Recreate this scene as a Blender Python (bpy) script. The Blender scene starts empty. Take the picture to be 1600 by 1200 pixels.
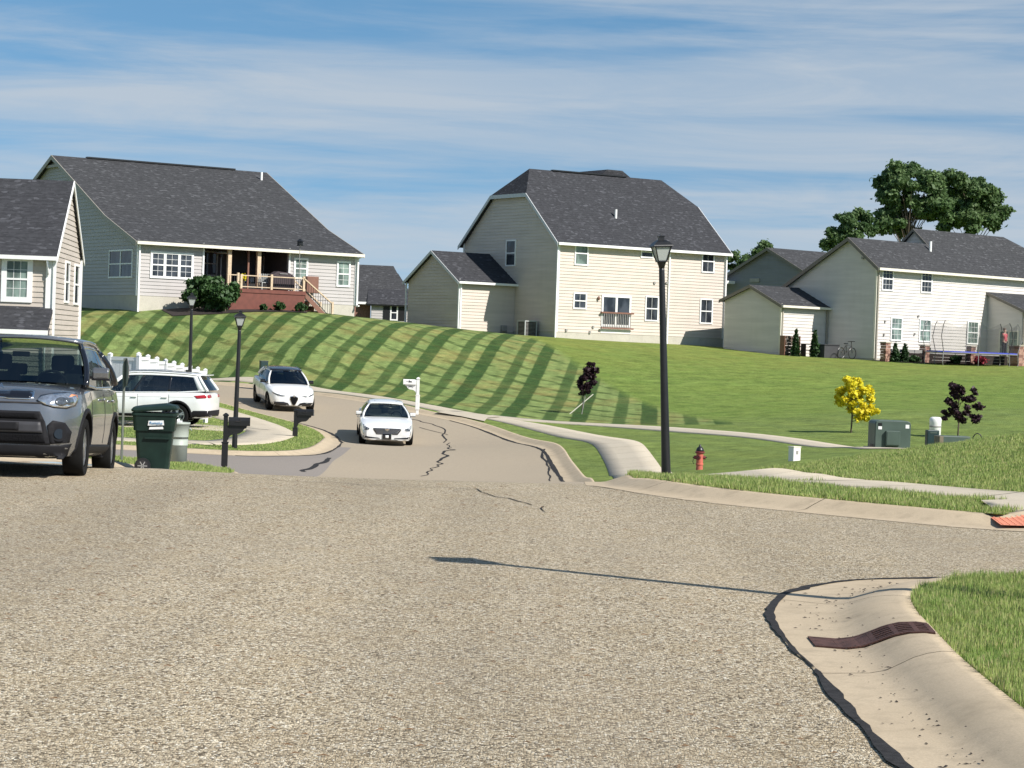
import bpy, bmesh, math, random
import numpy as np
from mathutils import Vector, Matrix
from mathutils.geometry import delaunay_2d_cdt, tessellate_polygon
from mathutils.bvhtree import BVHTree

S = bpy.context.scene
COL = S.collection
R = math.radians

# ------------------------------------------------------------------ camera
PITCH, ROLL, FPX, EYE = R(0.893), R(2.0), 3465.0, 1.6
fwd = Vector((0, math.cos(PITCH), -math.sin(PITCH)))
r0, u0 = Vector((1, 0, 0)), Vector((0, math.sin(PITCH), math.cos(PITCH)))
rgt = math.cos(ROLL) * r0 + math.sin(ROLL) * u0
upv = -math.sin(ROLL) * r0 + math.cos(ROLL) * u0
cam_d = bpy.data.cameras.new('camera')
cam = bpy.data.objects.new('camera', cam_d)
COL.objects.link(cam)
cam.matrix_world = Matrix(((rgt.x, upv.x, -fwd.x, 0), (rgt.y, upv.y, -fwd.y, 0), (rgt.z, upv.z, -fwd.z, EYE), (0, 0, 0, 1)))
cam_d.sensor_width = 36.0
cam_d.lens = 36.0 * FPX / 1600.0
cam_d.clip_start, cam_d.clip_end = 0.2, 9000
S.camera = cam

# ------------------------------------------------------------------ light
SUN_AZ, SUN_EL = R(-36), R(41)       # angle from +X (right of the view) towards the camera side
sun_dir = Vector((math.cos(SUN_AZ) * math.cos(SUN_EL), math.sin(SUN_AZ) * math.cos(SUN_EL), math.sin(SUN_EL)))
sd = bpy.data.lights.new('sun', 'SUN')
sd.energy, sd.angle, sd.color = 5.0, R(0.53), (1.0, 0.95, 0.885)
so = bpy.data.objects.new('sun', sd)
COL.objects.link(so)
so.rotation_euler = sun_dir.to_track_quat('Z', 'Y').to_euler()
so.location = (30, -20, 60)
W = bpy.data.worlds.new('World')
S.world = W
W.use_nodes = True
S.view_settings.view_transform = 'Standard'
S.view_settings.look = 'None'
S.view_settings.exposure = 0.42
S.view_settings.gamma = 1.0
S.view_settings.use_curve_mapping = False
S.render.engine = 'CYCLES'
S.cycles.caustics_reflective = False
S.cycles.caustics_refractive = False

def world_nodes():
    nt = W.node_tree
    nt.nodes.clear()
    N, L = nt.nodes.new, nt.links.new
    out = N('ShaderNodeOutputWorld')
    bg = N('ShaderNodeBackground'); bg.inputs['Strength'].default_value = 0.098
    sky = N('ShaderNodeTexSky'); sky.sky_type = 'NISHITA'; sky.sun_disc = False
    sky.sun_elevation = SUN_EL
    sky.sun_rotation = math.pi / 2 - SUN_AZ
    sky.air_density, sky.dust_density, sky.ozone_density, sky.altitude = 1.0, 0.3, 2.0, 200
    tc = N('ShaderNodeTexCoord')
    sp = N('ShaderNodeSeparateXYZ'); L(tc.outputs['Generated'], sp.inputs[0])
    # raise the elevation a little for the lookup: a clear blue low sky, continuous all round
    zz = N('ShaderNodeMath'); zz.operation = 'MULTIPLY_ADD'; zz.inputs[1].default_value = 0.86; zz.inputs[2].default_value = 0.135
    L(sp.outputs['Z'], zz.inputs[0])
    cb = N('ShaderNodeCombineXYZ')
    L(sp.outputs['X'], cb.inputs[0]); L(sp.outputs['Y'], cb.inputs[1]); L(zz.outputs[0], cb.inputs[2])
    nm = N('ShaderNodeVectorMath'); nm.operation = 'NORMALIZE'; L(cb.outputs[0], nm.inputs[0])
    L(nm.outputs[0], sky.inputs['Vector'])
    hs = N('ShaderNodeHueSaturation'); hs.inputs['Saturation'].default_value = 1.20; hs.inputs['Hue'].default_value = 0.492; hs.inputs['Value'].default_value = 0.90
    L(sky.outputs[0], hs.inputs['Color'])
    # layered cirrus: long bands, slightly tilted
    def cl(scale, zs, lo, hi, det, rough, dist, seed, rx=-0.6):
        mp = N('ShaderNodeMapping'); mp.vector_type = 'POINT'
        mp.inputs['Scale'].default_value = (scale, scale * 0.6, scale * zs)
        mp.inputs['Rotation'].default_value = (0, R(rx), 0)
        mp.inputs['Location'].default_value = (seed, seed * 1.7, seed * 0.3)
        L(tc.outputs['Generated'], mp.inputs[0])
        n = N('ShaderNodeTexNoise'); n.inputs['Scale'].default_value = 1.0; n.inputs['Detail'].default_value = det
        n.inputs['Roughness'].default_value = rough; n.inputs['Distortion'].default_value = dist
        L(mp.outputs[0], n.inputs['Vector'])
        r_ = N('ShaderNodeMapRange'); r_.interpolation_type = 'SMOOTHSTEP'
        r_.inputs[1].default_value = lo; r_.inputs[2].default_value = hi
        L(n.outputs[0], r_.inputs[0])
        return r_.outputs[0]
    a = cl(2.6, 15.0, 0.37, 0.60, 7.0, 0.56, 0.35, 3.1)
    b = cl(6.5, 7.0, 0.38, 0.70, 9.0, 0.64, 0.8, 8.4, 0.5)
    c = cl(1.4, 4.0, 0.25, 0.55, 3.0, 0.5, 0.1, 1.9)
    m1 = N('ShaderNodeMath'); m1.operation = 'MULTIPLY_ADD'; m1.inputs[1].default_value = 0.70
    L(a, m1.inputs[0]); 
    m2 = N('ShaderNodeMath'); m2.operation = 'MULTIPLY'; m2.inputs[1].default_value = 0.34
    L(b, m2.inputs[0]); L(m2.outputs[0], m1.inputs[2])
    m3 = N('ShaderNodeMath'); m3.operation = 'MULTIPLY'; m3.use_clamp = True
    m4 = N('ShaderNodeMath'); m4.operation = 'MULTIPLY_ADD'; m4.inputs[1].default_value = 0.5; m4.inputs[2].default_value = 0.5
    L(c, m4.inputs[0]); L(m1.outputs[0], m3.inputs[0]); L(m4.outputs[0], m3.inputs[1])
    m5 = N('ShaderNodeMath'); m5.operation = 'MULTIPLY'; m5.inputs[1].default_value = 0.79; 
    ex = N('ShaderNodeMapRange'); ex.inputs[1].default_value = 0.0; ex.inputs[2].default_value = 0.75; ex.inputs[3].default_value = 1.15; ex.inputs[4].default_value = 0.30
    L(sp.outputs['Z'], ex.inputs[0])          # a thin layer looks denser towards the horizon
    m6 = N('ShaderNodeMath'); m6.operation = 'MULTIPLY'; m6.use_clamp = True
    L(m3.outputs[0], m6.inputs[0]); L(ex.outputs[0], m6.inputs[1]); L(m6.outputs[0], m5.inputs[0])
    mix = N('ShaderNodeMix'); mix.data_type = 'RGBA'
    L(m5.outputs[0], mix.inputs[0]); L(hs.outputs[0], mix.inputs[6])
    mix.inputs[7].default_value = (4.25, 4.65, 5.1, 1)
    L(mix.outputs[2], bg.inputs['Color'])
    L(bg.outputs[0], out.inputs[0])
world_nodes()

# ------------------------------------------------------------------ small helpers
def ray(px, py):
    return (fwd + rgt * ((px - 800) / FPX) + upv * ((600 - py) / FPX))

def U(px, py, Y):                      # point on the sight line at depth Y
    d = ray(px, py)
    return Vector((0, 0, EYE)) + d * (Y / d.y)

def tag(o, label=None, cat=None, group=None, kind=None):
    if label: o['label'] = label
    if cat: o['category'] = cat
    if group: o['group'] = group
    if kind: o['kind'] = kind
    return o

def empty(name, loc=(0, 0, 0), rz=0.0, label=None, cat=None, group=None):
    o = bpy.data.objects.new(name, None)
    o.empty_display_size = 0.2
    COL.objects.link(o)
    o.location = loc
    o.rotation_euler = (0, 0, rz)
    return tag(o, label, cat, group)

def link(name, me, parent=None, loc=None, rz=0.0):
    o = bpy.data.objects.new(name, me)
    COL.objects.link(o)
    if parent: o.parent = parent
    if loc is not None: o.location = loc
    if rz: o.rotation_euler = (0, 0, rz)
    return o

KIDS = {}
def copy_tree(o, parent=None):
    c = o.copy(); COL.objects.link(c)
    c.parent = parent
    for ch in list(o.children):
        copy_tree(ch, c)
    return c

class MB:
    def __init__(s): s.v, s.f = [], []
    def add(s, vs, fs):
        n = len(s.v)
        s.v += [tuple(p) for p in vs]
        s.f += [tuple(i + n for i in f) for f in fs]
        return s
    def poly(s, vs): return s.add(vs, [tuple(range(len(vs)))])
    def box(s, c, d, rz=0.0, rx=0.0, ry=0.0):
        hx, hy, hz = d[0] / 2, d[1] / 2, d[2] / 2
        M = Matrix.Rotation(rz, 3, 'Z') @ Matrix.Rotation(ry, 3, 'Y') @ Matrix.Rotation(rx, 3, 'X')
        c = Vector(c)
        vs = [c + M @ Vector((x * hx, y * hy, z * hz)) for z in (-1, 1) for x, y in ((-1, -1), (1, -1), (1, 1), (-1, 1))]
        return s.add(vs, [(3, 2, 1, 0), (4, 5, 6, 7), (0, 1, 5, 4), (1, 2, 6, 5), (2, 3, 7, 6), (3, 0, 4, 7)])
    def bb(s, a, b):                    # box from two corners
        return s.box([(a[i] + b[i]) / 2 for i in range(3)], [abs(b[i] - a[i]) for i in range(3)])
    def tube(s, pts, r, n=8, cap=True):
        pts = [Vector(p) for p in pts]
        rs = r if isinstance(r, (list, tuple)) else [r] * len(pts)
        base = len(s.v)
        prev = None
        for i, p in enumerate(pts):
            t = (pts[min(i + 1, len(pts) - 1)] - pts[max(i - 1, 0)]).normalized()
            if prev is None:
                a = Vector((1, 0, 0)) if abs(t.x) < 0.8 else Vector((0, 1, 0))
                e1 = t.cross(a).normalized()
            else:
                e1 = (prev - t * prev.dot(t)).normalized()
            prev = e1
            e2 = t.cross(e1)
            for k in range(n):
                a = 2 * math.pi * k / n
                s.v.append(tuple(p + rs[i] * (math.cos(a) * e1 + math.sin(a) * e2)))
        for i in range(len(pts) - 1):
            for k in range(n):
                a, b = base + i * n + k, base + i * n + (k + 1) % n
                s.f.append((a, b, b + n, a + n))
        if cap:
            s.f.append(tuple(base + k for k in reversed(range(n))))
            s.f.append(tuple(base + (len(pts) - 1) * n + k for k in range(n)))
        return s
    def lathe(s, prof, c=(0, 0, 0), n=20, sq=None):      # prof: (r, z)
        base = len(s.v)
        for r_, z in prof:
            for k in range(n):
                a = 2 * math.pi * (k + (0.5 if sq else 0)) / n
                s.v.append((c[0] + r_ * math.cos(a), c[1] + r_ * math.sin(a), c[2] + z))
        for i in range(len(prof) - 1):
            for k in range(n):
                a, b = base + i * n + k, base + i * n + (k + 1) % n
                s.f.append((a, b, b + n, a + n))
        s.f.append(tuple(base + k for k in reversed(range(n))))
        s.f.append(tuple(base + (len(prof) - 1) * n + k for k in range(n)))
        return s
    def prism(s, pts, off):             # polygon pts (3d), extruded by off
        off = Vector(off); n = len(pts)
        pts = [Vector(p) for p in pts]
        nn = Vector((0, 0, 0))
        for i in range(n): nn += (pts[i] - pts[0]).cross(pts[(i + 1) % n] - pts[0])
        if nn.dot(off) > 0: pts = pts[::-1]
        vs = pts + [p + off for p in pts]
        fs = [tuple(range(n)), tuple(reversed(range(n, 2 * n)))]
        fs += [((i + 1) % n, i, i + n, (i + 1) % n + n) for i in range(n)]
        return s.add(vs, fs)
    def mesh(s, name, mat, smooth=False):
        me = bpy.data.meshes.new(name)
        me.from_pydata(s.v, [], s.f)
        if mat: me.materials.append(mat)
        if smooth:
            me.polygons.foreach_set('use_smooth', [True] * len(me.polygons))
        me.update()
        return me
    def build(s, name, mat, parent=None, smooth=False, bev=0.0, loc=None, rz=0.0):
        o = link(name, s.mesh(name, mat, smooth), parent, loc, rz)
        if bev:
            m = o.modifiers.new('bevel', 'BEVEL'); m.width = bev; m.segments = 2; m.limit_method = 'ANGLE'; m.angle_limit = R(40)
        return o

def auto_smooth(o, ang=35):
    me = o.data
    me.polygons.foreach_set('use_smooth', [True] * len(me.polygons))
    bm = bmesh.new(); bm.from_mesh(me)
    for e in bm.edges:
        if len(e.link_faces) == 2 and e.calc_face_angle(0) > R(ang): e.smooth = False
    bm.to_mesh(me); bm.free()
    return o

def np_mesh(name, verts, faces, mat, smooth=False):   # verts (n,3), faces (m,k)
    me = bpy.data.meshes.new(name)
    verts = np.asarray(verts, dtype=np.float32); faces = np.asarray(faces, dtype=np.int32)
    m, k = faces.shape
    me.vertices.add(len(verts)); me.vertices.foreach_set('co', verts.ravel())
    me.loops.add(m * k); me.loops.foreach_set('vertex_index', faces.ravel())
    me.polygons.add(m)
    me.polygons.foreach_set('loop_start', np.arange(0, m * k, k, dtype=np.int32))
    me.polygons.foreach_set('loop_total', np.full(m, k, dtype=np.int32))
    if smooth: me.polygons.foreach_set('use_smooth', np.ones(m, dtype=bool))
    me.materials.append(mat)
    me.update(calc_edges=True)
    return me

# ------------------------------------------------------------------ materials
def new_mat(name):
    m = bpy.data.materials.new(name); m.use_nodes = True
    nt = m.node_tree
    b = nt.nodes.get('Principled BSDF')
    return m, nt, b

def setp(b, **k):
    names = {'rough': 'Roughness', 'metal': 'Metallic', 'spec': 'Specular IOR Level', 'coat': 'Coat Weight', 'trans': 'Transmission Weight', 'ior': 'IOR', 'alpha': 'Alpha'}
    for a, v in k.items(): b.inputs[names[a]].default_value = v

def simple(name, col, rough=0.6, metal=0.0, var=0.12, vscale=6.0, bump=0.0, bscale=60.0, spec=0.5, coat=0.0, dirt=None):
    m, nt, b = new_mat(name)
    N, L = nt.nodes.new, nt.links.new
    tc = N('ShaderNodeTexCoord')
    n = N('ShaderNodeTexNoise'); n.inputs['Scale'].default_value = vscale; n.inputs['Detail'].default_value = 5
    L(tc.outputs['Object'], n.inputs['Vector'])
    mr = N('ShaderNodeMapRange'); mr.inputs[1].default_value = 0.3; mr.inputs[2].default_value = 0.7
    mr.inputs[3].default_value = 1 - var; mr.inputs[4].default_value = 1 + var
    L(n.outputs[0], mr.inputs[0])
    mx = N('ShaderNodeMix'); mx.data_type = 'RGBA'; mx.blend_type = 'MULTIPLY'; mx.inputs[0].default_value = 1
    mx.inputs[6].default_value = (*col, 1); L(mr.outputs[0], mx.inputs[7])
    L(mx.outputs[2], b.inputs['Base Color'])
    setp(b, rough=rough, metal=metal, spec=spec, coat=coat)
    if bump:
        n2 = N('ShaderNodeTexNoise'); n2.inputs['Scale'].default_value = bscale; n2.inputs['Detail'].default_value = 3
        L(tc.outputs['Object'], n2.inputs['Vector'])
        bp = N('ShaderNodeBump'); bp.inputs['Strength'].default_value = bump; bp.inputs['Distance'].default_value = 0.01
        L(n2.outputs[0], bp.inputs['Height']); L(bp.outputs[0], b.inputs['Normal'])
    return m

class G_:                                # tiny node-graph helper
    def __init__(s, nt): s.nt = nt
    def n(s, t, **k):
        x = s.nt.nodes.new(t)
        for a, v in k.items():
            if a.startswith('i_'):
                key = a[2:]
                x.inputs[int(key) if key.isdigit() else key].default_value = v
            else: setattr(x, a, v)
        return x
    def l(s, a, b): s.nt.links.new(a, b); return b
    def math(s, op, a, b=None, c=None, clamp=False):
        x = s.nt.nodes.new('ShaderNodeMath'); x.operation = op; x.use_clamp = clamp
        for i, q in enumerate((a, b, c)):
            if q is None: continue
            if isinstance(q, (int, float)): x.inputs[i].default_value = q
            else: s.nt.links.new(q, x.inputs[i])
        return x.outputs[0]
    def mix(s, f, a, b, blend='MIX'):
        x = s.nt.nodes.new('ShaderNodeMix'); x.data_type = 'RGBA'; x.blend_type = blend
        for i, q in ((0, f), (6, a), (7, b)):
            if isinstance(q, (int, float)): x.inputs[i].default_value = q
            elif isinstance(q, tuple): x.inputs[i].default_value = (*q, 1)
            else: s.nt.links.new(q, x.inputs[i])
        return x.outputs[2]
    def rng(s, v, a, b, c=0.0, d=1.0, smooth=False):
        x = s.nt.nodes.new('ShaderNodeMapRange'); x.clamp = True
        if smooth: x.interpolation_type = 'SMOOTHSTEP'
        for i, q in enumerate((a, b, c, d)): x.inputs[i + 1].default_value = q
        s.nt.links.new(v, x.inputs[0]); return x.outputs[0]
    def noise(s, vec, scale, det=4, rough=0.5, dist=0.0):
        x = s.nt.nodes.new('ShaderNodeTexNoise')
        x.inputs['Scale'].default_value = scale; x.inputs['Detail'].default_value = det
        x.inputs['Roughness'].default_value = rough; x.inputs['Distortion'].default_value = dist
        if vec is not None: s.nt.links.new(vec, x.inputs['Vector'])
        return x.outputs[0]
    def mapping(s, vec, scale=(1, 1, 1), rot=(0, 0, 0), loc=(0, 0, 0)):
        x = s.nt.nodes.new('ShaderNodeMapping')
        x.inputs['Scale'].default_value = scale; x.inputs['Rotation'].default_value = rot; x.inputs['Location'].default_value = loc
        s.nt.links.new(vec, x.inputs[0]); return x.outputs[0]
    def bump(s, h, strength, dist, bsdf):
        x = s.nt.nodes.new('ShaderNodeBump'); x.inputs['Strength'].default_value = strength; x.inputs['Distance'].default_value = dist
        s.nt.links.new(h, x.inputs['Height']); s.nt.links.new(x.outputs[0], bsdf.inputs['Normal'])

def chipseal():
    m, nt, b = new_mat('chipseal'); g = G_(nt)
    tc = g.n('ShaderNodeTexCoord').outputs['Object']
    v = g.n('ShaderNodeTexVoronoi'); v.inputs['Scale'].default_value = 74; v.inputs['Randomness'].default_value = 1.0
    g.l(tc, v.inputs['Vector'])
    sep = g.n('ShaderNodeSeparateColor'); g.l(v.outputs['Color'], sep.inputs[0])
    cr = g.n('ShaderNodeValToRGB'); e = cr.color_ramp.elements
    stops = [(0.0, (0.055, 0.04, 0.022)), (0.15, (0.18, 0.14, 0.085)), (0.4, (0.46, 0.37, 0.245)), (0.60, (0.585, 0.48, 0.32)), (0.80, (0.72, 0.61, 0.425)), (0.92, (0.82, 0.73, 0.55)), (1.0, (0.88, 0.83, 0.70))]
    e[0].position, e[0].color = stops[0][0], (*stops[0][1], 1)
    e[1].position, e[1].color = stops[-1][0], (*stops[-1][1], 1)
    for p, c in stops[1:-1]:
        q = e.new(p); q.color = (*c, 1)
    g.l(sep.outputs[0], cr.inputs[0])
    big = g.noise(g.mapping(tc, (0.35, 0.16, 1)), 1.0, 5, 0.55)
    wheel = g.noise(g.mapping(tc, (0.7, 0.05, 1)), 1.0, 3)
    mid = g.noise(tc, 2.2, 4, 0.6)
    c1 = g.mix(g.rng(big, 0.42, 0.66, 0, 0.35), cr.outputs[0], (0.40, 0.34, 0.25))
    c2 = g.mix(g.rng(mid, 0.45, 0.7, 0, 0.28), c1, (0.46, 0.34, 0.18))
    sc = g.rng(wheel, 0.35, 0.65, 0.86, 1.08)
    c3 = g.mix(1.0, c2, sc, 'MULTIPLY')
    # dark mortar between the chips
    edge = g.n('ShaderNodeTexVoronoi', feature='DISTANCE_TO_EDGE'); edge.inputs['Scale'].default_value = 74; g.l(tc, edge.inputs['Vector'])
    c4 = g.mix(g.rng(edge.outputs[0], 0.0, 0.10, 0.45, 0.0), c3, (0.10, 0.08, 0.06))
    g.l(c4, b.inputs['Base Color']); setp(b, rough=0.85, spec=0.3)
    h = g.math('ADD', g.rng(edge.outputs[0], 0, 0.25), sep.outputs[1])
    g.bump(h, 0.85, 0.007, b)
    return m

def asphalt(name, col, tint=(0.36, 0.30, 0.215)):
    m, nt, b = new_mat(name); g = G_(nt)
    tc = g.n('ShaderNodeTexCoord').outputs['Object']
    fine = g.noise(tc, 28, 5, 0.8)
    big = g.noise(g.mapping(tc, (0.25, 0.10, 1)), 1.0, 5)
    c = g.mix(g.rng(fine, 0.3, 0.7), tuple(q * 0.74 for q in col), tuple(q * 1.24 for q in col))
    c = g.mix(g.rng(big, 0.35, 0.7, 0, 0.35), c, tint)
    g.l(c, b.inputs['Base Color']); setp(b, rough=0.88, spec=0.25)
    g.bump(fine, 0.4, 0.005, b)
    return m

def concrete(name, col=(0.46, 0.40, 0.31), stain=0.3, vs=1.0):
    m, nt, b = new_mat(name); g = G_(nt)
    tc = g.n('ShaderNodeTexCoord').outputs['Object']
    fine = g.noise(tc, 90 * vs, 4, 0.7)
    mid = g.noise(tc, 4 * vs, 8, 0.72)
    big = g.noise(tc, 0.9 * vs, 4)
    spk = g.noise(tc, 260, 2, 0.5)
    c = g.mix(g.rng(fine, 0.3, 0.7), tuple(q * 0.84 for q in col), tuple(q * 1.10 for q in col))
    c = g.mix(g.rng(mid, 0.48, 0.68, 0, stain), c, tuple(q * 0.58 for q in col))
    c = g.mix(g.rng(big, 0.42, 0.7, 0, 0.35), c, (col[0] * 0.8, col[1] * 0.78, col[2] * 0.74))
    c = g.mix(g.rng(spk, 0.68, 0.75, 0, 0.35), c, tuple(q * 0.45 for q in col))
    g.l(c, b.inputs['Base Color']); setp(b, rough=0.85, spec=0.3)
    g.bump(fine, 0.25, 0.003, b)
    return m

def shingles(name, col, ang=0.0):
    m, nt, b = new_mat(name); g = G_(nt)
    tc = g.n('ShaderNodeTexCoord').outputs['Object']
    def tabs(off, sx, sz):
        mp = g.mapping(tc, (sx, sx, sz), loc=(off, off * 2.3, off * 0.7))
        v = g.n('ShaderNodeTexVoronoi'); v.inputs['Scale'].default_value = 1.0; g.l(mp, v.inputs['Vector'])
        s_ = g.n('ShaderNodeSeparateColor'); g.l(v.outputs['Color'], s_.inputs[0]); return s_.outputs[0]
    a = tabs(0, 6.5, 16.0)
    bb = tabs(5, 5.0, 13.0)
    fine = g.noise(tc, 25, 3, 0.7)
    big = g.noise(tc, 0.5, 4)
    c = g.mix(g.rng(a, 0.0, 1.0), tuple(q * 0.75 for q in col), tuple(q * 1.2 for q in col))
    c = g.mix(g.rng(bb, 0.86, 0.98, 0, 0.75), c, tuple(q * 2.3 for q in col))
    c = g.mix(g.rng(fine, 0.35, 0.7, 0, 0.4), c, tuple(q * 0.7 for q in col))
    c = g.mix(g.rng(big, 0.4, 0.7, 0, 0.25), c, tuple(q * 0.75 for q in col))
    # course lines (height only, so they run level on every slope)
    sx = g.n('ShaderNodeSeparateXYZ'); g.l(tc, sx.inputs[0])
    fr = g.math('FRACT', g.math('MULTIPLY', sx.outputs[2], 6.5))
    c = g.mix(g.rng(fr, 0.0, 0.22, 0.45, 0.0), c, tuple(q * 0.45 for q in col))
    g.l(c, b.inputs['Base Color']); setp(b, rough=0.9, spec=0.15)
    g.bump(g.math('ADD', fr, a), 0.5, 0.02, b)
    return m

def siding_mat(name, col):
    m, nt, b = new_mat(name); g = G_(nt)
    tc = g.n('ShaderNodeTexCoord').outputs['Object']
    n1 = g.noise(g.mapping(tc, (0.35, 0.35, 4)), 1.0, 4)
    n2 = g.noise(g.mapping(tc, (1.8, 1.8, 0.4)), 1.0, 5, 0.6)
    c = g.mix(g.rng(n1, 0.35, 0.65), tuple(q * 0.93 for q in col), tuple(min(q * 1.05, .9) for q in col))
    c = g.mix(g.rng(n2, 0.5, 0.75, 0, 0.16), c, (col[0] * .68, col[1] * .68, col[2] * .62))
    g.l(c, b.inputs['Base Color']); setp(b, rough=0.55, spec=0.35)
    return m

def glass_dark(name, col=(0.02, 0.024, 0.03), rough=0.04):
    m, nt, b = new_mat(name); g = G_(nt)
    tc = g.n('ShaderNodeTexCoord').outputs['Object']
    n1 = g.noise(g.mapping(tc, (1.6, 1.6, 0.9)), 1.0, 3)
    c = g.mix(g.rng(n1, 0.42, 0.6), col, tuple(min(1, q * 2.4 + 0.01) for q in col))
    g.l(c, b.inputs['Base Color']); setp(b, rough=rough, spec=0.32)
    n3 = g.noise(tc, 1.3, 1); g.bump(n3, 0.08, 0.05, b)
    return m

def leaf_mat(name, c1, c2, c3=None, trans=0.25, scale=1.5):
    m, nt, b = new_mat(name); g = G_(nt)
    tc = g.n('ShaderNodeTexCoord').outputs['Object']
    n1 = g.noise(tc, scale, 4, 0.6)
    n2 = g.noise(tc, scale * 9, 2, 0.6)
    c = g.mix(g.rng(n1, 0.35, 0.65), c1, c2)
    if c3: c = g.mix(g.rng(n2, 0.5, 0.7), c, c3)
    g.l(c, b.inputs['Base Color']); setp(b, rough=0.55, spec=0.3)
    tr = g.n('ShaderNodeBsdfTranslucent'); g.l(c, tr.inputs[0])
    mx = g.n('ShaderNodeMixShader'); mx.inputs[0].default_value = trans
    out = [n for n in nt.nodes if n.type == 'OUTPUT_MATERIAL'][0]
    g.l(b.outputs[0], mx.inputs[1]); g.l(tr.outputs[0], mx.inputs[2]); g.l(mx.outputs[0], out.inputs[0])
    return m

M = {}
M['chip'] = chipseal()
M['asph'] = asphalt('asphalt_far', (0.335, 0.28, 0.205))
M['asph2'] = asphalt('asphalt_side', (0.235, 0.21, 0.185), (0.28, 0.24, 0.20))
M['conc'] = concrete('concrete_kerb', (0.48, 0.39, 0.27), 0.55)
M['conc2'] = concrete('concrete_walk', (0.50, 0.44, 0.34), 0.22)
M['found'] = concrete('foundation_concrete', (0.52, 0.49, 0.42), 0.3, 0.5)
M['tar'] = simple('tar', (0.028, 0.027, 0.027), 0.9, spec=0.2, var=0.4, vscale=20, bump=0.4, bscale=80)
M['white'] = simple('white_trim', (0.80, 0.80, 0.78), 0.45, var=0.05)
M['gutter'] = simple('gutter_cream', (0.72, 0.68, 0.58), 0.4, var=0.06)
M['rake'] = simple('rake_trim_brown', (0.16, 0.145, 0.12), 0.5, var=0.08)
M['raket'] = simple('rake_trim_tan', (0.34, 0.31, 0.26), 0.5, var=0.08)
M['rakeg'] = simple('rake_trim_grey', (0.55, 0.56, 0.56), 0.45, var=0.05)
M['black'] = simple('black_paint', (0.012, 0.012, 0.013), 0.38, var=0.2, vscale=9, bump=0.1)
M['porch'] = simple('porch_painted_shade', (0.075, 0.07, 0.07), 0.8, var=0.15)  # dimness of the recessed porch put into the wall and ceiling colour
M['dark'] = simple('dark_inside', (0.02, 0.018, 0.018), 0.8, var=0.2)
M['roof'] = shingles('roof_shingles', (0.055, 0.056, 0.059))
M['roof2'] = shingles('roof_shingles_dark', (0.047, 0.048, 0.053))
M['s_grey'] = siding_mat('siding_grey', (0.44, 0.415, 0.40))
M['s_cream'] = siding_mat('siding_cream', (0.585, 0.515, 0.445))
M['s_white'] = siding_mat('siding_white', (0.63, 0.595, 0.555))
M['s_tan'] = siding_mat('siding_tan', (0.50, 0.44, 0.38))
M['s_blue'] = siding_mat('siding_blue_grey', (0.215, 0.225, 0.24))
M['glass'] = glass_dark('window_glass')
M['glassg'] = glass_dark('window_glass_curtain', (0.09, 0.12, 0.105), 0.08)
M['cedar'] = simple('deck_wood_tan', (0.58, 0.45, 0.31), 0.7, var=0.15, vscale=12)
M['deckred'] = simple('deck_stain_red', (0.15, 0.045, 0.03), 0.6, var=0.15, vscale=4)
M['grass_e'] = leaf_mat('grass_blades', (0.20, 0.31, 0.07), (0.33, 0.40, 0.12), (0.55, 0.47, 0.25), 0.25, 3.0)
# ================================================================== terrain
CP = []
def cp(px, py, Y):
    p = U(px, py, Y); CP.append((p.x, p.y, p.z))
for y in (12, 20, 26):
    for x in (-24, -10, -4, 1, 6, 14, 28): CP.append((x, y, 0.0))
# the road drops behind the crest
for y, z in ((30, -0.22), (38, -0.85), (46, -1.45), (53, -1.85), (60, -2.03)):
    for x in (-3.5, 0.6): CP.append((x, y, z))
CP += [(-7.5, 32, -0.22), (-7, 38, -0.66), (-9, 46, -1.16), (-7, 53, -1.5), (-14, 38, -0.6), (-16, 50, -1.2), (-9, 60, -1.66), (-18, 62, -1.6), (-30, 60, -1.5)]
cp(480, 714, 63); cp(400, 715, 63.4); cp(538, 691, 73); cp(600, 698, 76); cp(700, 725, 66)
cp(531, 681, 79); cp(476, 662, 83); cp(376, 636, 88); cp(330, 625, 90)
cp(450, 641, 89); cp(285, 672, 75); cp(190, 672, 75); cp(150, 660, 79); cp(217, 598, 104); cp(120, 598, 104)
cp(600, 632, 92); cp(500, 618, 97); cp(400, 606, 102); cp(330, 598, 105); cp(700, 656, 86); cp(830, 695, 75)
cp(870, 725, 67); cp(1000, 745, 57); cp(975, 700, 69)
_lawn0 = len(CP)
# right foreground lawn and its berm (heights of the grass tips)
cp(1041, 741, 38.5); cp(1330, 716, 33); cp(1440, 700, 34); cp(1600, 674, 35)
CP += [(6.0, 29.5, 0.28), (8.5, 29.5, 0.50), (12, 30, 0.95), (14, 36, 1.0), (24, 32, 1.3), (30, 45, 1.1)]
for i in range(_lawn0, len(CP)): CP[i] = (CP[i][0], CP[i][1], CP[i][2] - 0.18)
_lawn0 = len(CP)
cp(1092, 738, 58); cp(1241, 718, 56); cp(1390, 704, 66); cp(1458, 704, 62); cp(1500, 704, 60)
CP += [(10, 46, -0.75), (6, 46, -1.0), (15, 50, -0.5), (20, 60, -0.6)]
cp(1200, 682, 74); cp(1000, 667, 84); cp(850, 659, 88); cp(1345, 697, 64)
cp(1330, 676, 76); cp(1495, 680, 75)
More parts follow.
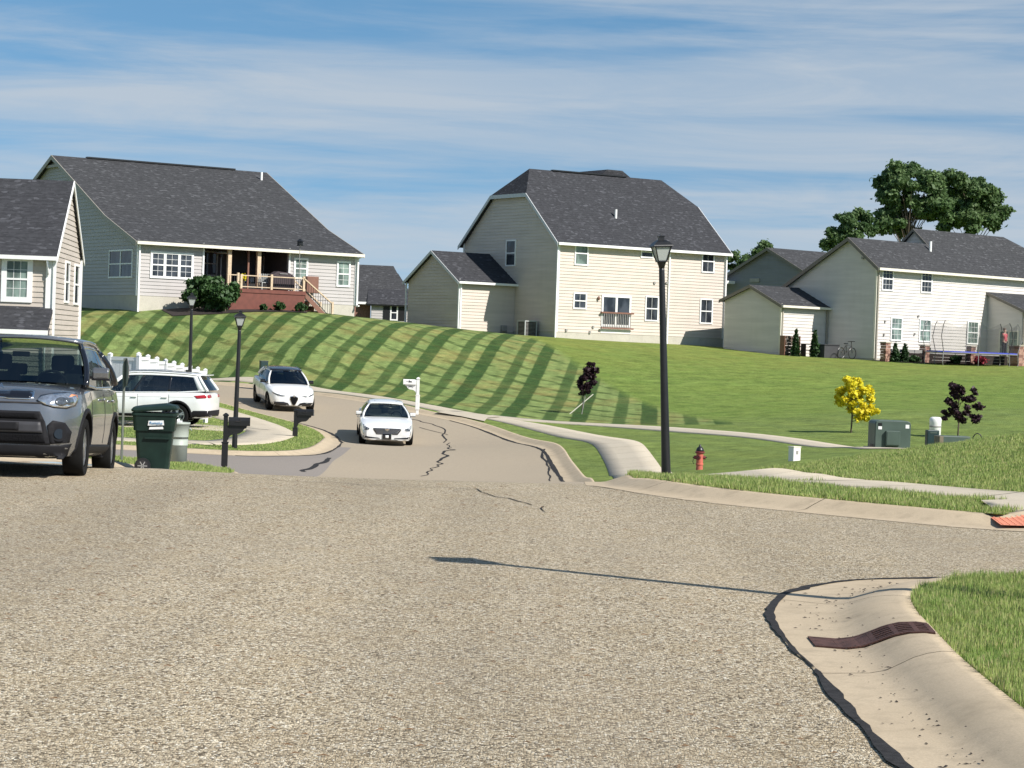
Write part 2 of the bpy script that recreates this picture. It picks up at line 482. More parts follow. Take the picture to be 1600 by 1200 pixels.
# striped hill and upper lawns
cp(640, 631, 93); cp(500, 611, 100); cp(340, 594, 107); cp(217, 590, 109.5); cp(120, 588, 109.5)
cp(450, 545, 110); cp(300, 535, 115); cp(640, 560, 112); cp(800, 600, 106); cp(950, 640, 96)
cp(213, 486, 122); cp(130, 484, 126); cp(400, 492, 121); cp(553, 495, 126); cp(600, 501, 129)
cp(716, 519, 141); cp(868, 527, 138); cp(1128, 542, 145); cp(660, 508, 140); cp(1000, 545, 132)
cp(1218, 553, 144); cp(1365, 563, 138); cp(1200, 600, 112); cp(1400, 600, 112); cp(1580, 583, 124); cp(1600, 620, 104); cp(1400, 640, 88); cp(1600, 655, 80)
CP += [(-32, 118, 2.0), (-36, 135, 3.2), (0, 160, 2.4), (-18, 165, 3.0), (25, 165, 1.8), (45, 150, 1.8), (48, 120, 1.4), (44, 90, 0.6), (40, 70, 0.4)]
for i in range(_lawn0, len(CP)): CP[i] = (CP[i][0], CP[i][1], CP[i][2] - 0.12)
CP += [(1.2, 31, -0.16), (2.6, 31.5, -0.24), (5.0, 27, 0.02), (3.7, 27, -0.02), (3.8, 30, -.22), (3.8, 33, -0.42), (-30, 75, -1.2), (-34, 92, -0.8), (-30, 103, -.5)]
CPa = np.array(CP)
def tps_k(r2):
    return np.where(r2 > 1e-9, 0.5 * r2 * np.log(np.maximum(r2, 1e-9)), 0.0)
_n = len(CPa)
_A = np.zeros((_n + 3, _n + 3))
_d = CPa[:, None, :2] - CPa[None, :, :2]
_A[:_n, :_n] = tps_k((_d ** 2).sum(2)) + np.eye(_n) * 3.0
_A[:_n, _n] = 1; _A[:_n, _n + 1:] = CPa[:, :2]
_A[_n, :_n] = 1; _A[_n + 1:, :_n] = CPa[:, :2].T
_w = np.linalg.solve(_A, np.concatenate([CPa[:, 2], [0, 0, 0]]))

def GG(x, y):
    x = np.asarray(x, float); y = np.asarray(y, float)
    xc = np.clip(x, -40, 50); yc = np.clip(y, 5, 170)
    q = np.stack([xc.ravel(), yc.ravel()], 1)
    out = np.zeros(len(q))
    for i in range(0, len(q), 8192):
        d2 = ((q[i:i + 8192, None, :] - CPa[None, :, :2]) ** 2).sum(2)
        out[i:i + 8192] = tps_k(d2) @ _w[:_n] + _w[_n] + q[i:i + 8192] @ _w[_n + 1:]
    out = out.reshape(x.shape)
    t = np.clip((yc - 23.0) / 6.0, 0, 1); t = t * t * (3 - 2 * t)
    out = out * t
    far = np.clip((y - 170) / 200, 0, 1)
    return out * (1 - far) - 6.0 * far
def G(x, y): return float(GG(np.array([x]), np.array([y]))[0])
LUP = 0.12                                  # lawn stands this much over the road

def gp(px, py, up=LUP, y0=28.0, y1=170.0):  # first meeting of the sight line with the lawn
    ys = np.linspace(y0, y1, 2400)
    d = ray(px, py)
    xs = d.x / d.y * ys; zs = EYE + d.z / d.y * ys
    g = GG(xs, ys) + up - zs
    k = np.where(g > 0)[0]
    i = k[0] if len(k) else len(ys) - 1
    return Vector((xs[i], ys[i], float(GG(xs[i:i+1], ys[i:i+1])[0]) + up))

# ------------------------------------------------------------------ plan of the roads (edge of the asphalt)
def offset(ch, w):
    out = []
    for i, p in enumerate(ch):
        a = Vector(ch[max(i - 1, 0)]); b = Vector(ch[min(i + 1, len(ch) - 1)])
        t = (b - a).normalized()
        out.append((p[0] + t.y * w, p[1] - t.x * w))
    return out
def smooth_pair(a, b, it=2):
    for _ in range(it):
        def sm(c):
            o = [c[0]]
            for i in range(len(c) - 1):
                p, q = c[i], c[i + 1]
                o.append((p[0] * .75 + q[0] * .25, p[1] * .75 + q[1] * .25))
                o.append((p[0] * .25 + q[0] * .75, p[1] * .25 + q[1] * .75))
            return o + [c[-1]]
        a, b = sm(a), sm(b)
    return a, b
NR_i = [(1.5, -10), (1.52, 8.0), (1.55, 10.7), (1.56, 12.3), (1.60, 14.0), (1.86, 15.2), (2.35, 16.1), (3.2, 16.65), (5, 16.9), (60, 17.3)]
NR_o = [(2.2, -10), (2.2, 8.4), (2.26, 10.9), (2.34, 12.3), (2.44, 13.5), (2.62, 14.45), (3.0, 15.25), (3.7, 15.95), (5.3, 16.3), (60, 16.7)]
FR_i = [(60, 22.2), (12, 21.5), (8.8, 21.42), (8.3, 21.4), (6, 21.4), (5.15, 21.5), (4.75, 21.6), (4.4, 21.8), (3.3, 22.9), (2.1, 24.2), (1.35, 25.6), (1.0, 27.5), (1.05, 31), (1.25, 40), (1.5, 52), (1.5, 60), (1.2, 68), (.65, 75), (-.96, 82.8), (-2.5, 86.2), (-5.3, 92), (-8.4, 97), (-11.8, 101.6), (-14.6, 103.8), (-18.5, 105), (-26, 105.5), (-40, 105.5)]
LF_i = [(-40, 98.5), (-24, 98.5), (-16.5, 95.5), (-12.8, 91), (-10.8, 88), (-7.8, 83), (-6.2, 79.5), (-5.5, 74), (-5.35, 68), (-5.7, 65), (-6.7, 63.6), (-8.5, 63.2), (-14, 63.4), (-60, 66)]
LN_i = [(-60, 54.5), (-14, 53.4), (-8.2, 53), (-6.3, 52.2), (-5.5, 50.3), (-5.5, 46), (-6.1, 38), (-6.4, 32), (-6.6, 25), (-6.8, 10), (-6.8, -10)]
NR_i = [(a + .05, b) for a, b in NR_i]; NR_o = [(a + .04, b) for a, b in NR_o]
KERBS = {}
FR_o = offset(FR_i, .62)
for k_, w_ in ((3, 1.8), (4, 1.8), (5, 1.62)):
    FR_o[k_] = offset(FR_i, w_)[k_]
for k, i_, o_ in (('nr', NR_i, NR_o), ('fr', FR_i, FR_o), ('lf', LF_i, offset(LF_i, .62)), ('ln', LN_i, offset(LN_i, .62))):
    KERBS[k] = smooth_pair(i_, o_)
OUT = []
for k in ('nr', 'fr', 'lf', 'ln'): OUT += KERBS[k][1]

def resample(ch, step):
    out = [ch[0]]; acc = 0
    for a, b in zip(ch[:-1], ch[1:]):
        L_ = math.hypot(b[0] - a[0], b[1] - a[1]); n = max(1, int(L_ / step))
        for i in range(1, n + 1):
            out.append((a[0] + (b[0] - a[0]) * i / n, a[1] + (b[1] - a[1]) * i / n))
    return out
def inside(poly, X, Y):
    P = np.asarray(poly); res = np.zeros(X.shape, bool)
    x1, y1 = P[:, 0], P[:, 1]; x2, y2 = np.roll(x1, -1), np.roll(y1, -1)
    for a, b, c, d in zip(x1, y1, x2, y2):
        if b == d: continue
        m = ((b > Y) != (d > Y))
        res ^= m & (X < (c - a) * (Y - b) / (d - b) + a)
    return res

def grid_lines(segs):
    o = []
    for a, b, st in segs:
        n = max(1, int(round((b - a) / st))); o += [a + (b - a) * i / n for i in range(n)]
    return np.array(o + [segs[-1][1]])

def struct(o, kind='structure'):
    o['kind'] = kind; return o

def cdt_mesh(name, pts2, loops, keep, zf, mat, smooth=True):
    verts = [Vector(p) for p in pts2]
    edges = []
    for lp in loops:
        n = len(verts); verts += [Vector(p) for p in lp]
        edges += [(n + i, n + (i + 1) % len(lp)) for i in range(len(lp))]
    vs, es, fs, *_ = delaunay_2d_cdt(verts, edges, [], 0, 1e-4)
    V = np.array([(v.x, v.y) for v in vs]); F = np.array([f for f in fs if len(f) == 3])
    c = V[F].mean(1)
    F = F[keep(c[:, 0], c[:, 1])]
    used = np.unique(F); remap = -np.ones(len(V), int); remap[used] = np.arange(len(used))
    V = V[used]; F = remap[F]
    a, b, d = V[F[:, 0]], V[F[:, 1]], V[F[:, 2]]
    cr = (b[:, 0] - a[:, 0]) * (d[:, 1] - a[:, 1]) - (b[:, 1] - a[:, 1]) * (d[:, 0] - a[:, 0])
    F[cr < 0] = F[cr < 0][:, ::-1]
    Z = zf(V[:, 0], V[:, 1])
    return link(name, np_mesh(name, np.column_stack([V, Z]), F, mat, smooth))

def region(name, poly, zoff, mat, step=0.8, parent=None, res=0.4):
    lp = resample(list(poly) + [poly[0]], res)[:-1]
    P = np.array(lp); x0, y0 = P.min(0); x1, y1 = P.max(0)
    gx, gy = np.meshgrid(np.arange(x0 + step / 2, x1, step), np.arange(y0 + step / 2, y1, step))
    gx, gy = gx.ravel(), gy.ravel(); m = inside(lp, gx, gy)
    o = cdt_mesh(name, list(zip(gx[m], gy[m])), [lp], lambda X, Y: inside(lp, X, Y),
                 (zoff if callable(zoff) else (lambda X, Y: GG(X, Y) + zoff)), mat)
    if parent: o.parent = parent
    return o

# stripe calibration: two points of a stripe on the hill give its direction on the ground
def stripe_dir(a, b):
    p, q = gp(*a), gp(*b); d = (q - p).xy.normalized(); return p.xy, d
pA, dA = stripe_dir((452, 572), (512, 512))
pA2, dA2 = stripe_dir((700, 640), (765, 545))
dA = (dA + dA2).normalized()
pB, dB = stripe_dir((905, 572), (1150, 662))
dC = Vector((math.cos(R(-57)), math.sin(R(-57))))   # cross stripes run along the slope

def lawn_material():
    m, nt, b = new_mat('lawn'); g = G_(nt)
    tc = g.n('ShaderNodeTexCoord').outputs['Object']
    sp = g.n('ShaderNodeSeparateXYZ'); g.l(tc, sp.inputs[0]); X, Y = sp.outputs[0], sp.outputs[1]
    wob = g.noise(g.mapping(tc, (0.25, 0.25, 0.25)), 1.0, 3)
    wobv = g.math('MULTIPLY_ADD', wob, 1.3, -0.65)
    def coord(p, d):                     # signed distance across direction d
        nx, ny = -d.y, d.x
        return g.math('ADD', g.math('ADD', g.math('MULTIPLY', X, nx), g.math('MULTIPLY', Y, ny)), -(p.x * nx + p.y * ny))
    ca, cb, cc = coord(pA, dA), coord(pB, dB), coord(pA, dC)
    def wave(c, per, ph, lo, hi, wv=1.0):
        s = g.math('SINE', g.math('MULTIPLY_ADD', g.math('MULTIPLY_ADD', wobv, wv, c), 2 * math.pi / per, ph))
        return g.rng(s, lo, hi, 0, 1, True)
    fA = g.math('FRACT', g.math('MULTIPLY', g.math('MULTIPLY_ADD', wobv, 0.10, g.math('ADD', ca, 400.0)), 1 / 2.85))
    def band(f, c0, hw, sf): return g.rng(g.math('ABSOLUTE', g.math('SUBTRACT', f, c0)), hw + sf, hw - sf, 0, 1, True)
    A = g.math('MAXIMUM', band(fA, 0.22, 0.120, 0.018), g.math('MULTIPLY', band(fA, 0.64, 0.095, 0.022), 0.85))
    A2 = wave(ca, 0.71, 1.0, -0.2, 0.9, 0.3)
    B = g.math('MULTIPLY', wave(cc, 1.75, 0.0, 0.45, 0.85, 0.30), g.rng(g.noise(tc, 0.9, 3), .38, .5))
    fine = g.noise(tc, 6, 6, 0.75)
    fine2 = g.noise(g.mapping(tc, (1, 1, 1)), 45, 3, 0.7)
    mid = g.noise(tc, 0.9, 5, 0.62)
    big = g.noise(tc, 0.18, 3)
    # plain lawn
    c = g.mix(g.rng(mid, 0.35, 0.65), (0.155, 0.230, 0.048), (0.220, 0.290, 0.070))
    c = g.mix(g.rng(big, 0.48, 0.7, 0, 0.55), c, (0.22, 0.28, 0.06))
    # striped lawn
    s0 = g.mix(A, (0.245, 0.315, 0.105), (0.052, 0.105, 0.028))
    s1 = g.mix(g.math('MULTIPLY', A2, 0.16), s0, (0.055, 0.10, 0.025))
    s2 = g.mix(g.math('MULTIPLY', B, 0.8), s1, (0.062, 0.10, 0.026))
    dry = g.rng(g.noise(tc, 0.33, 4, 0.6), 0.47, 0.68, 0, 0.75)
    s3 = g.mix(g.math('MULTIPLY', dry, g.math('SUBTRACT', 1.0, g.math('MULTIPLY', A, 0.8))), s2, (0.34, 0.28, 0.10))
    side = g.rng(cb, 0.35, -0.35)       # 1 on the striped side
    lim = g.rng(Y, 93.0, 97.0)
    low = g.math('MULTIPLY_ADD', X, -0.62, 0.0)
    lim2 = g.rng(g.math('SUBTRACT', Y, low), 88.0, 89.5)
    mask = g.math('MULTIPLY', side, lim2)
    # faint lines on the lawn between the walk and the path
    C = wave(g.math('ADD', g.math('MULTIPLY', X, 0.80), g.math('MULTIPLY', Y, 0.33)), 1.9, 0.3, -0.8, 0.9, 1.2)
    nearm = g.math('MULTIPLY', g.rng(Y, 40, 46), g.rng(Y, 90, 84))
    c = g.mix(g.math('MULTIPLY', g.math('MULTIPLY', C, nearm), 0.42), c, (0.105, 0.170, 0.050))
    c = g.mix(g.math('MULTIPLY', nearm, 0.38), c, (0.235, 0.275, 0.09))
    # upper lawn beyond the boundary is dry along its crest
    dryc = g.math('MULTIPLY', g.rng(Y, 112, 128), g.rng(g.noise(tc, 0.4, 4), 0.35, 0.6, 0.2, 0.9))
    c = g.mix(g.math('MULTIPLY', dryc, 0.75), c, (0.26, 0.275, 0.065))
    c = g.mix(mask, c, s3)
    # near turf: brighter, with straw between the blades
    near = g.rng(Y, 44, 30)
    nt_ = g.mix(g.rng(g.noise(tc, 3.0, 4, .6), 0.4, 0.65), (0.15, 0.20, 0.035), (0.26, 0.27, 0.08))
    c = g.mix(near, c, nt_)
    rough_ = g.noise(tc, 1.1, 12, 0.80)
    c = g.mix(1.0, c, g.rng(rough_, 0.30, 0.70, 0.50, 1.45), 'MULTIPLY')
    c = g.mix(g.rng(g.noise(tc, 2.6, 8, 0.75), 0.56, 0.74, 0, .35), c, (0.30, 0.28, 0.09))
    c = g.mix(g.rng(fine, 0.35, 0.66, 0.62, 0.0), c, g.mix(1.0, c, (0.42, 0.5, 0.4), 'MULTIPLY'))
    c = g.mix(g.rng(fine2, 0.5, 0.75, 0.0, 0.35), c, g.mix(1.0, c, (1.7, 1.55, 1.5), 'MULTIPLY'))
    g.l(c, b.inputs['Base Color']); setp(b, rough=0.9, spec=0.12)
    g.bump(g.math('ADD', fine, g.math('MULTIPLY', fine2, 0.4)), 0.9, 0.06, b)
    return m
M['lawn'] = lawn_material()

def build_ground():
    xs = grid_lines([(-900, -300, 120), (-300, -60, 24), (-60, -24, 3), (-24, 24, 0.8), (24, 50, 2), (50, 300, 25), (300, 900, 120)])
    ys = grid_lines([(-60, 0, 6), (0, 130, 0.9), (130, 180, 2), (180, 600, 30), (600, 5000, 400)])
    gx, gy = np.meshgrid(xs, ys); gx, gy = gx.ravel(), gy.ravel()
    loop = resample(OUT + [OUT[0]], 0.5)[:-1]
    m = ~inside(loop, gx, gy)
    o = cdt_mesh('lawn', list(zip(gx[m], gy[m])), [loop], lambda X, Y: ~inside(loop, X, Y), lambda X, Y: GG(X, Y) + LUP, M['lawn'])
    struct(o)
    # asphalt: cells under the whole road outline
    def cells(name, x0, x1, y0, y1, st, test, mat):
        ax = np.arange(x0, x1 + st, st); ay = np.arange(y0, y1 + st, st)
        X, Y = np.meshgrid(ax, ay); I = inside(loop, X, Y)
        ok = (I[:-1, :-1] | I[1:, :-1] | I[:-1, 1:] | I[1:, 1:])
        cx = (X[:-1, :-1] + X[1:, 1:]) / 2; cy = (Y[:-1, :-1] + Y[1:, 1:]) / 2
        ok &= test(cx, cy)
        n = X.shape[1]; r, c = np.where(ok)
        F = np.stack([r * n + c, r * n + c + 1, (r + 1) * n + c + 1, (r + 1) * n + c], 1)
        V = np.column_stack([X.ravel(), Y.ravel(), GG(X, Y).ravel()])
        u, inv = np.unique(F, return_inverse=True)
        o = link(name, np_mesh(name, V[u], inv.reshape(F.shape), mat, True)); struct(o)
    cells('intersection_road', -9, 61, -10, 30, 1.0, lambda x, y: y < 30, M['chip'])
    cells('curving_road', -41, 4, 30, 118, 0.5, lambda x, y: (y > 30) & ((x > -5) | (y > 70)), M['asph'])
    cells('side_street', -61, -5, 50, 70, 0.5, lambda x, y: (y < 70) & (x < -5), M['asph2'])
build_ground()

# kerbs: rolled profile in sections
PROF = [(0, .006), (.12, .007), (.38, .010), (.50, .022), (.60, .055), (.70, .088), (.80, .108), (.90, .119), (1.0, .121), (1.03, .02)]
PROFD = [(0, .006), (.12, .003), (.36, .005), (.48, .026), (.58, .064), (.68, .104), (.78, .130), (.90, .142), (1.0, .138), (1.03, .02)]
def arc_pairs(a, b, step):
    """pairs of points along both chains, with mean arclength"""
    A, B, Sx = [a[0]], [b[0]], [0.0]
    for i in range(len(a) - 1):
        L_ = (math.dist(a[i], a[i + 1]) + math.dist(b[i], b[i + 1])) / 2; n = max(1, int(math.ceil(L_ / step)))
        for k in range(1, n + 1):
            t = k / n
            A.append((a[i][0] + (a[i + 1][0] - a[i][0]) * t, a[i][1] + (a[i + 1][1] - a[i][1]) * t))
            B.append((b[i][0] + (b[i + 1][0] - b[i][0]) * t, b[i][1] + (b[i + 1][1] - b[i][1]) * t))
            Sx.append(Sx[-1] + L_ / n)
    return np.array(A), np.array(B), np.array(Sx)
def kerb(key, sec=3.05, ymin=-9, ymax=112, xlim=30):
    A, B, Sx = arc_pairs(*KERBS[key], 0.5)
    root = empty('kerb_' + {'nr': 'near_right', 'fr': 'far_right', 'lf': 'far_left', 'ln': 'near_left'}[key]); struct(root)
    s = 0.0; k = 0
    while s < Sx[-1] - 0.5:
        e = min(s + sec - 0.012, Sx[-1])
        n = 7
        q = np.linspace(s, e, n)
        a = np.column_stack([np.interp(q, Sx, A[:, i]) for i in (0, 1)])
        b = np.column_stack([np.interp(q, Sx, B[:, i]) for i in (0, 1)])
        s += sec; k += 1
        if a[:, 1].max() < ymin or a[:, 1].min() > ymax or abs(a[0, 0]) > xlim: continue
        V = []
        pr = []
        for i in range(n):
            fade = 1.0
            w = max(0.0, 1 - abs(a[i, 1] - 12.5) / 1.6) if key == 'nr' else 0.0
            dip = min(1.0, max(0.0, (math.dist(a[i], b[i]) - .70) / .8)) if key == 'fr' else 0.0
            row = []
            for (t, z), (t2, z2) in zip(PROF, PROFD):
                p = a[i] * (1 - t) + b[i] * t
                row.append((p[0], p[1], ((z * (1.0 if key == 'nr' else (.70 if t < .75 else .70 + .3 * min(1, (t - .75) / .25)))) * (1 - w) + z2 * w) * (1 - dip) + dip * ((.006 + .14 * t) if t < 1.01 else .02)))
            pr.append(row)
        pr = np.array(pr)
        pr[:, :, 2] += GG(pr[:, :, 0], pr[:, :, 1])
        m_ = len(PROF); V = pr.reshape(-1, 3)
        F = [(i * m_ + j, (i + 1) * m_ + j, (i + 1) * m_ + j + 1, i * m_ + j + 1) for i in range(n - 1) for j in range(m_ - 1)]
        me = np_mesh('kerb_section', V, F, M['conc'], True)
        # face up
        if me.polygons[0].normal.z < 0: me.flip_normals()
        link('kerb_section', me, root)
    return root
for k in ('nr', 'fr', 'lf', 'ln'): kerb(k)

# ribbons lying on the ground (tar, cracks)
def ribbon(name, pts, w, zoff, mat, jitter=0.0, seed=1, step=0.12):
    rnd = random.Random(seed)
    pts = resample(pts, step); P = np.array(pts, float)
    T = np.gradient(P, axis=0); T /= np.linalg.norm(T, axis=1)[:, None]
    N_ = np.column_stack([-T[:, 1], T[:, 0]])
    n = len(P); V = []
    j1 = j2 = 0
    for i in range(n):
        j1 = 0.93 * j1 + rnd.gauss(0, jitter * .5); j2 = 0.93 * j2 + rnd.gauss(0, jitter * .5)
        ww = w(i / n) if callable(w) else w
        V.append(P[i] - N_[i] * (ww / 2 + j1)); V.append(P[i] + N_[i] * (ww / 2 + j2))
    V = np.array(V); Z = GG(V[:, 0], V[:, 1]) + zoff
    F = [(2 * i, 2 * i + 1, 2 * i + 3, 2 * i + 2) for i in range(n - 1)]
    me = np_mesh(name, np.column_stack([V, Z]), F, mat)
    if me.polygons[0].normal.z < 0: me.flip_normals()
    return struct(link(name, me))
nri = [p for p in KERBS['nr'][0] if -1 < p[1] and p[0] < 12]
def shiftx(ch, d):
    o = offset(ch, -d); return o
ribbon('tar_seam', shiftx(resample(nri, .3), 0.0), lambda t: 0.085 if t < .62 else 0.075, 0.011, M['tar'], 0.022, 3)
ribbon('tar_seam', [(p[0], p[1]) for p in shiftx([q for q in KERBS['fr'][0] if 22 < q[1] < 86 and q[1] > 55], -0.02)], 0.10, 0.010, M['tar'], 0.012, 4)
ribbon('tar_seam', shiftx([q for q in KERBS['lf'][0] if q[1] < 86 and q[0] > -8.3], -0.02), 0.09, 0.010, M['tar'], 0.015, 5)
def crack(pix, w, seed, mat=None, jit=0.02, wander=0.12):
    rnd = random.Random(seed)
    pts = [tuple(gp(x, y, 0.0).xy) for x, y in pix]
    pts = resample(pts, 0.5)
    pts = [(p[0] + rnd.gauss(0, wander), p[1] + rnd.gauss(0, wander * .6)) for p in pts]
    pts, _ = smooth_pair(pts, pts, 1)
    ribbon('tar_crack', pts, w, 0.008, mat or M['tar'], jit * .5, seed)
crack([(663, 745), (675, 735), (684, 722), (697, 712), (701, 702), (697, 692)], 0.045, 11, wander=.08)
crack([(697, 692), (694, 680), (690, 668), (640, 655)], 0.05, 12, jit=.008, wander=.06)
crack([(860, 752), (857, 735), (850, 715), (848, 702)], 0.04, 13, wander=.04)
crack([(470, 737), (495, 729), (520, 716)], 0.14, 14, wander=.07)
crack([(655, 668), (700, 680)], 0.04, 15, jit=.006, wander=.04)
for i, (a, b) in enumerate([((-3.9, 25.6), (-0.4, 25.0)), ((-0.4, 25.0), (0.3, 22.8)), ((0.3, 22.8), (0.35, 22.0)), ((-1.4, 25.4), (0.6, 24.9))]):
    rnd = random.Random(i)
    pts = [(p[0] + rnd.gauss(0, .03), p[1] + rnd.gauss(0, .10)) for p in resample([a, b], .3)]
    ribbon('hairline_crack', pts, 0.013, 0.006, M['tar'], 0.003, 20 + i, 0.08)

# ------------------------------------------------------------------ walks made of slabs
def walk(name, ch, w, slab=1.5, up=LUP + 0.018, mat=None):
    root = empty(name); struct(root)
    ch, _ = smooth_pair(list(ch), list(ch), 2)
    P = np.array(resample(ch, 0.25)); Sx = np.concatenate([[0], np.cumsum(np.linalg.norm(np.diff(P, axis=0), axis=1))])
    s = 0
    while s < Sx[-1] - .4:
        e = min(s + slab - 0.02, Sx[-1]); n = 5
        q = np.linspace(s, e, n)
        c = np.column_stack([np.interp(q, Sx, P[:, i]) for i in (0, 1)])
        t = np.column_stack([np.interp(q + .05, Sx, P[:, i]) for i in (0, 1)]) - np.column_stack([np.interp(q - .05, Sx, P[:, i]) for i in (0, 1)])
        if np.linalg.norm(t[-1]) < 1e-6: t[-1] = t[-2]
        t /= np.maximum(np.linalg.norm(t, axis=1), 1e-9)[:, None]
        nn = np.column_stack([-t[:, 1], t[:, 0]])
        vs = []
        for r in (-.5, -.5, -.17, .17, .5, .5):
            vs.append(c + nn * r * w)
        V = np.stack(vs, 1)               # n,6,2
        Z = GG(V[:, :, 0], V[:, :, 1]) + up
        Z[:, 0] -= 0.12; Z[:, 5] -= 0.12
        V3 = np.concatenate([V, Z[:, :, None]], 2).reshape(-1, 3)
        F = [(i * 6 + j, i * 6 + j + 1, (i + 1) * 6 + j + 1, (i + 1) * 6 + j) for i in range(n - 1) for j in range(5)]
        me = np_mesh('slab', V3, F, mat or M['conc2'])
        if sum(p.normal.z for p in me.polygons) < 0: me.flip_normals()
        link('slab', me, root)
        s += slab
    return root
WALK_R = [(-40, 108.6), (-26, 108.8), (-18.5, 108.2), (-14.7, 106.6), (-12, 104.2), (-8.6, 100), (-4.3, 93.2), (-2.6, 90), (0, 86.6), (1.75, 81.5), (2.85, 75.5), (3.45, 69), (3.55, 63.5), (3.35, 57), (3.3, 48), (3.6, 38), (3.75, 31), (3.8, 27.7)]
walk('sidewalk_main', WALK_R, 1.45)
walk('sidewalk_corner', [(3.8, 27.6), (4.5, 26.1), (5.9, 25.0), (7.5, 24.6), (12, 24.7), (45, 25.2)], 1.5)
walk('path', [(-1.0, 88.7), (.9, 88.0), (2.4, 87.2), (4.9, 84), (8.2, 74.2), (9.6, 68.5), (10.2, 65.2), (10.6, 62.5)], 1.5)
walk('sidewalk_left', [(-45, 68.3), (-14, 66.8), (-9.9, 66.6), (-8.5, 67), (-7.9, 69.5), (-7.9, 74), (-8.6, 78.6), (-10.4, 83), (-12.4, 86.3), (-16, 90)], 1.7)
walk('driveway', [(-8.8, 75.5), (-12, 76.2), (-16, 77)], 4.2, 2.2)
for y in (0,):
    pass
# kerb ramp where the path meets the far road
struct(region('kerb_ramp', [(-2.2, 86.9), (-3.0, 88.3), (-2.2, 90.0), (-0.4, 88.4), (-0.9, 86.9), (-1.0, 84.8)], LUP + 0.04, M['conc2']))
# flared apron with its tactile plate on the right corner
def apron_z(X, Y):
    return GG(X, Y) + 0.010 + .14 * np.clip((Y - 21.42) / 1.8, 0, 1)
struct(region('kerb_apron', [(5.0, 22.75), (6.5, 22.8), (8.4, 22.8), (8.3, 24.0), (5.6, 24.35), (5.1, 23.9)], lambda X, Y: GG(X, Y) + np.minimum(LUP + .034, .022 + .14 * np.clip((Y - 21.42) / 1.8, 0, 2)), M['conc2'], 0.4))

def tactile():
    root = empty('tactile_plate', (5.62, 22.1, 0), 0, 'salmon red tactile paving plate of small domes at the right-hand corner crossing', 'tactile paving')
    M['tact'] = simple('tactile_red', (0.62, 0.22, 0.13), 0.7, var=0.12, bump=0.2)
    nx, ny, L1, W1 = 24, 11, 1.55, 0.72
    p = MB(); vs = []
    for j in range(4):
        for i in range(6):
            x, y = -L1 / 2 + L1 * i / 5, -W1 / 2 + W1 * j / 3
            vs.append((x, y, float(apron_z(np.array([5.62 + x]), np.array([22.1 + y]))[0]) + 0.011))
    p.add(vs, [(j * 6 + i, j * 6 + i + 1, j * 6 + i + 7, j * 6 + i + 6) for j in range(3) for i in range(5)])
    p.build('plate', M['tact'], root)
    d = MB()
    for j in range(ny):
        for i in range(nx):
            x, y = -L1 / 2 + L1 * (i + .5) / nx, -W1 / 2 + W1 * (j + .5) / ny
            z = float(apron_z(np.array([5.62 + x]), np.array([22.1 + y]))[0]) + 0.011
            d.lathe([(.014, 0), (.009, .008)], (x, y, z), 6)
    d.build('domes', M['tact'], root)['kind'] = 'stuff'
tactile()

# storm drain grate across the near kerb
def grate():
    root = empty('drain_grate', (1.95, 12.45, 0), 0, 'rusty iron storm drain grate bent over the near kerb beside the lawn', 'drain grate')
    M['rust'] = simple('rusty_iron', (0.095, 0.045, 0.034), 0.75, metal=0.3, var=0.35, vscale=14, bump=0.5, bscale=90)
    A, B, Sx = arc_pairs(*KERBS['nr'], 0.5)
    def srf(t, y, up):
        y = y - .36 * (t - .15)
        k = int(np.argmin(np.abs(A[:60, 1] - y) + (A[:60, 0] > 2) * 50))
        ax = np.interp(y, A[:60, 1][A[:60, 0] < 1.7], A[:60, 0][A[:60, 0] < 1.7]); bx = np.interp(y, B[:80, 1][B[:80, 0] < 2.6], B[:80, 0][B[:80, 0] < 2.6])
        ww = max(0, 1 - abs(y - 12.5) / 1.6)
        z = np.interp(t, [q[0] for q in PROF], [q[1] for q in PROF]) * (1 - ww) + np.interp(t, [q[0] for q in PROFD], [q[1] for q in PROFD]) * ww
        return (ax * (1 - t) + bx * t - 1.95, y - 12.45, z + up)
    Y0, Y1, T0, T1 = 12.32, 12.72, 0.16, 0.975
    def strip(t0, t1, y0, y1, z0, z1, mb, n=None):
        n = n or max(2, int((t1 - t0) / .04) + 1)
        ts = [t0 + (t1 - t0) * i / n for i in range(n + 1)]
        vs = []
        for t in ts: vs += [srf(t, y0, z0), srf(t, y0, z1), srf(t, y1, z1), srf(t, y1, z0)]
        fs = []
        for i in range(n):
            for k in range(4):
                a, b_ = i * 4 + k, i * 4 + (k + 1) % 4
                fs.append((a, a + 4, b_ + 4, b_))
        fs += [(0, 1, 2, 3), tuple(reversed([n * 4 + k for k in range(4)]))]
        mb.add(vs, fs)
    f = MB()
    strip(T0, T1, Y0, Y0 + .035, .001, .010, f); strip(T0, T1, Y1 - .035, Y1, .001, .010, f)
    for t in (T0, .32, .55, .70, .84, T1 - .03): strip(t, t + .035, Y0 + .036, Y1 - .036, .001, .0095, f, 2)
    f.build('frame', M['rust'], root)
    pan = MB(); strip(T0 + .01, T1 - .01, Y0 + .02, Y1 - .02, .0005, .004, pan); pan.build('pan', M['black'], root)
    # closed plates on the road side, open slots higher up
    pl = MB()
    for a, b_ in ((T0 + .036, .319), (.356, .549)): strip(a, b_, Y0 + .04, Y1 - .04, .005, .009, pl)
    pl.build('cover_plate', M['rust'], root)
    for a, b_ in ((.586, .699), (.736, .839), (.876, T1 - .031)):
        for k in range(5):
            y = Y0 + .07 + k * (Y1 - Y0 - .14) / 4
            q = MB(); strip(a, b_, y - .014, y + .014, .005, .0095, q, 3); q.build('bar', M['rust'], root)
grate()
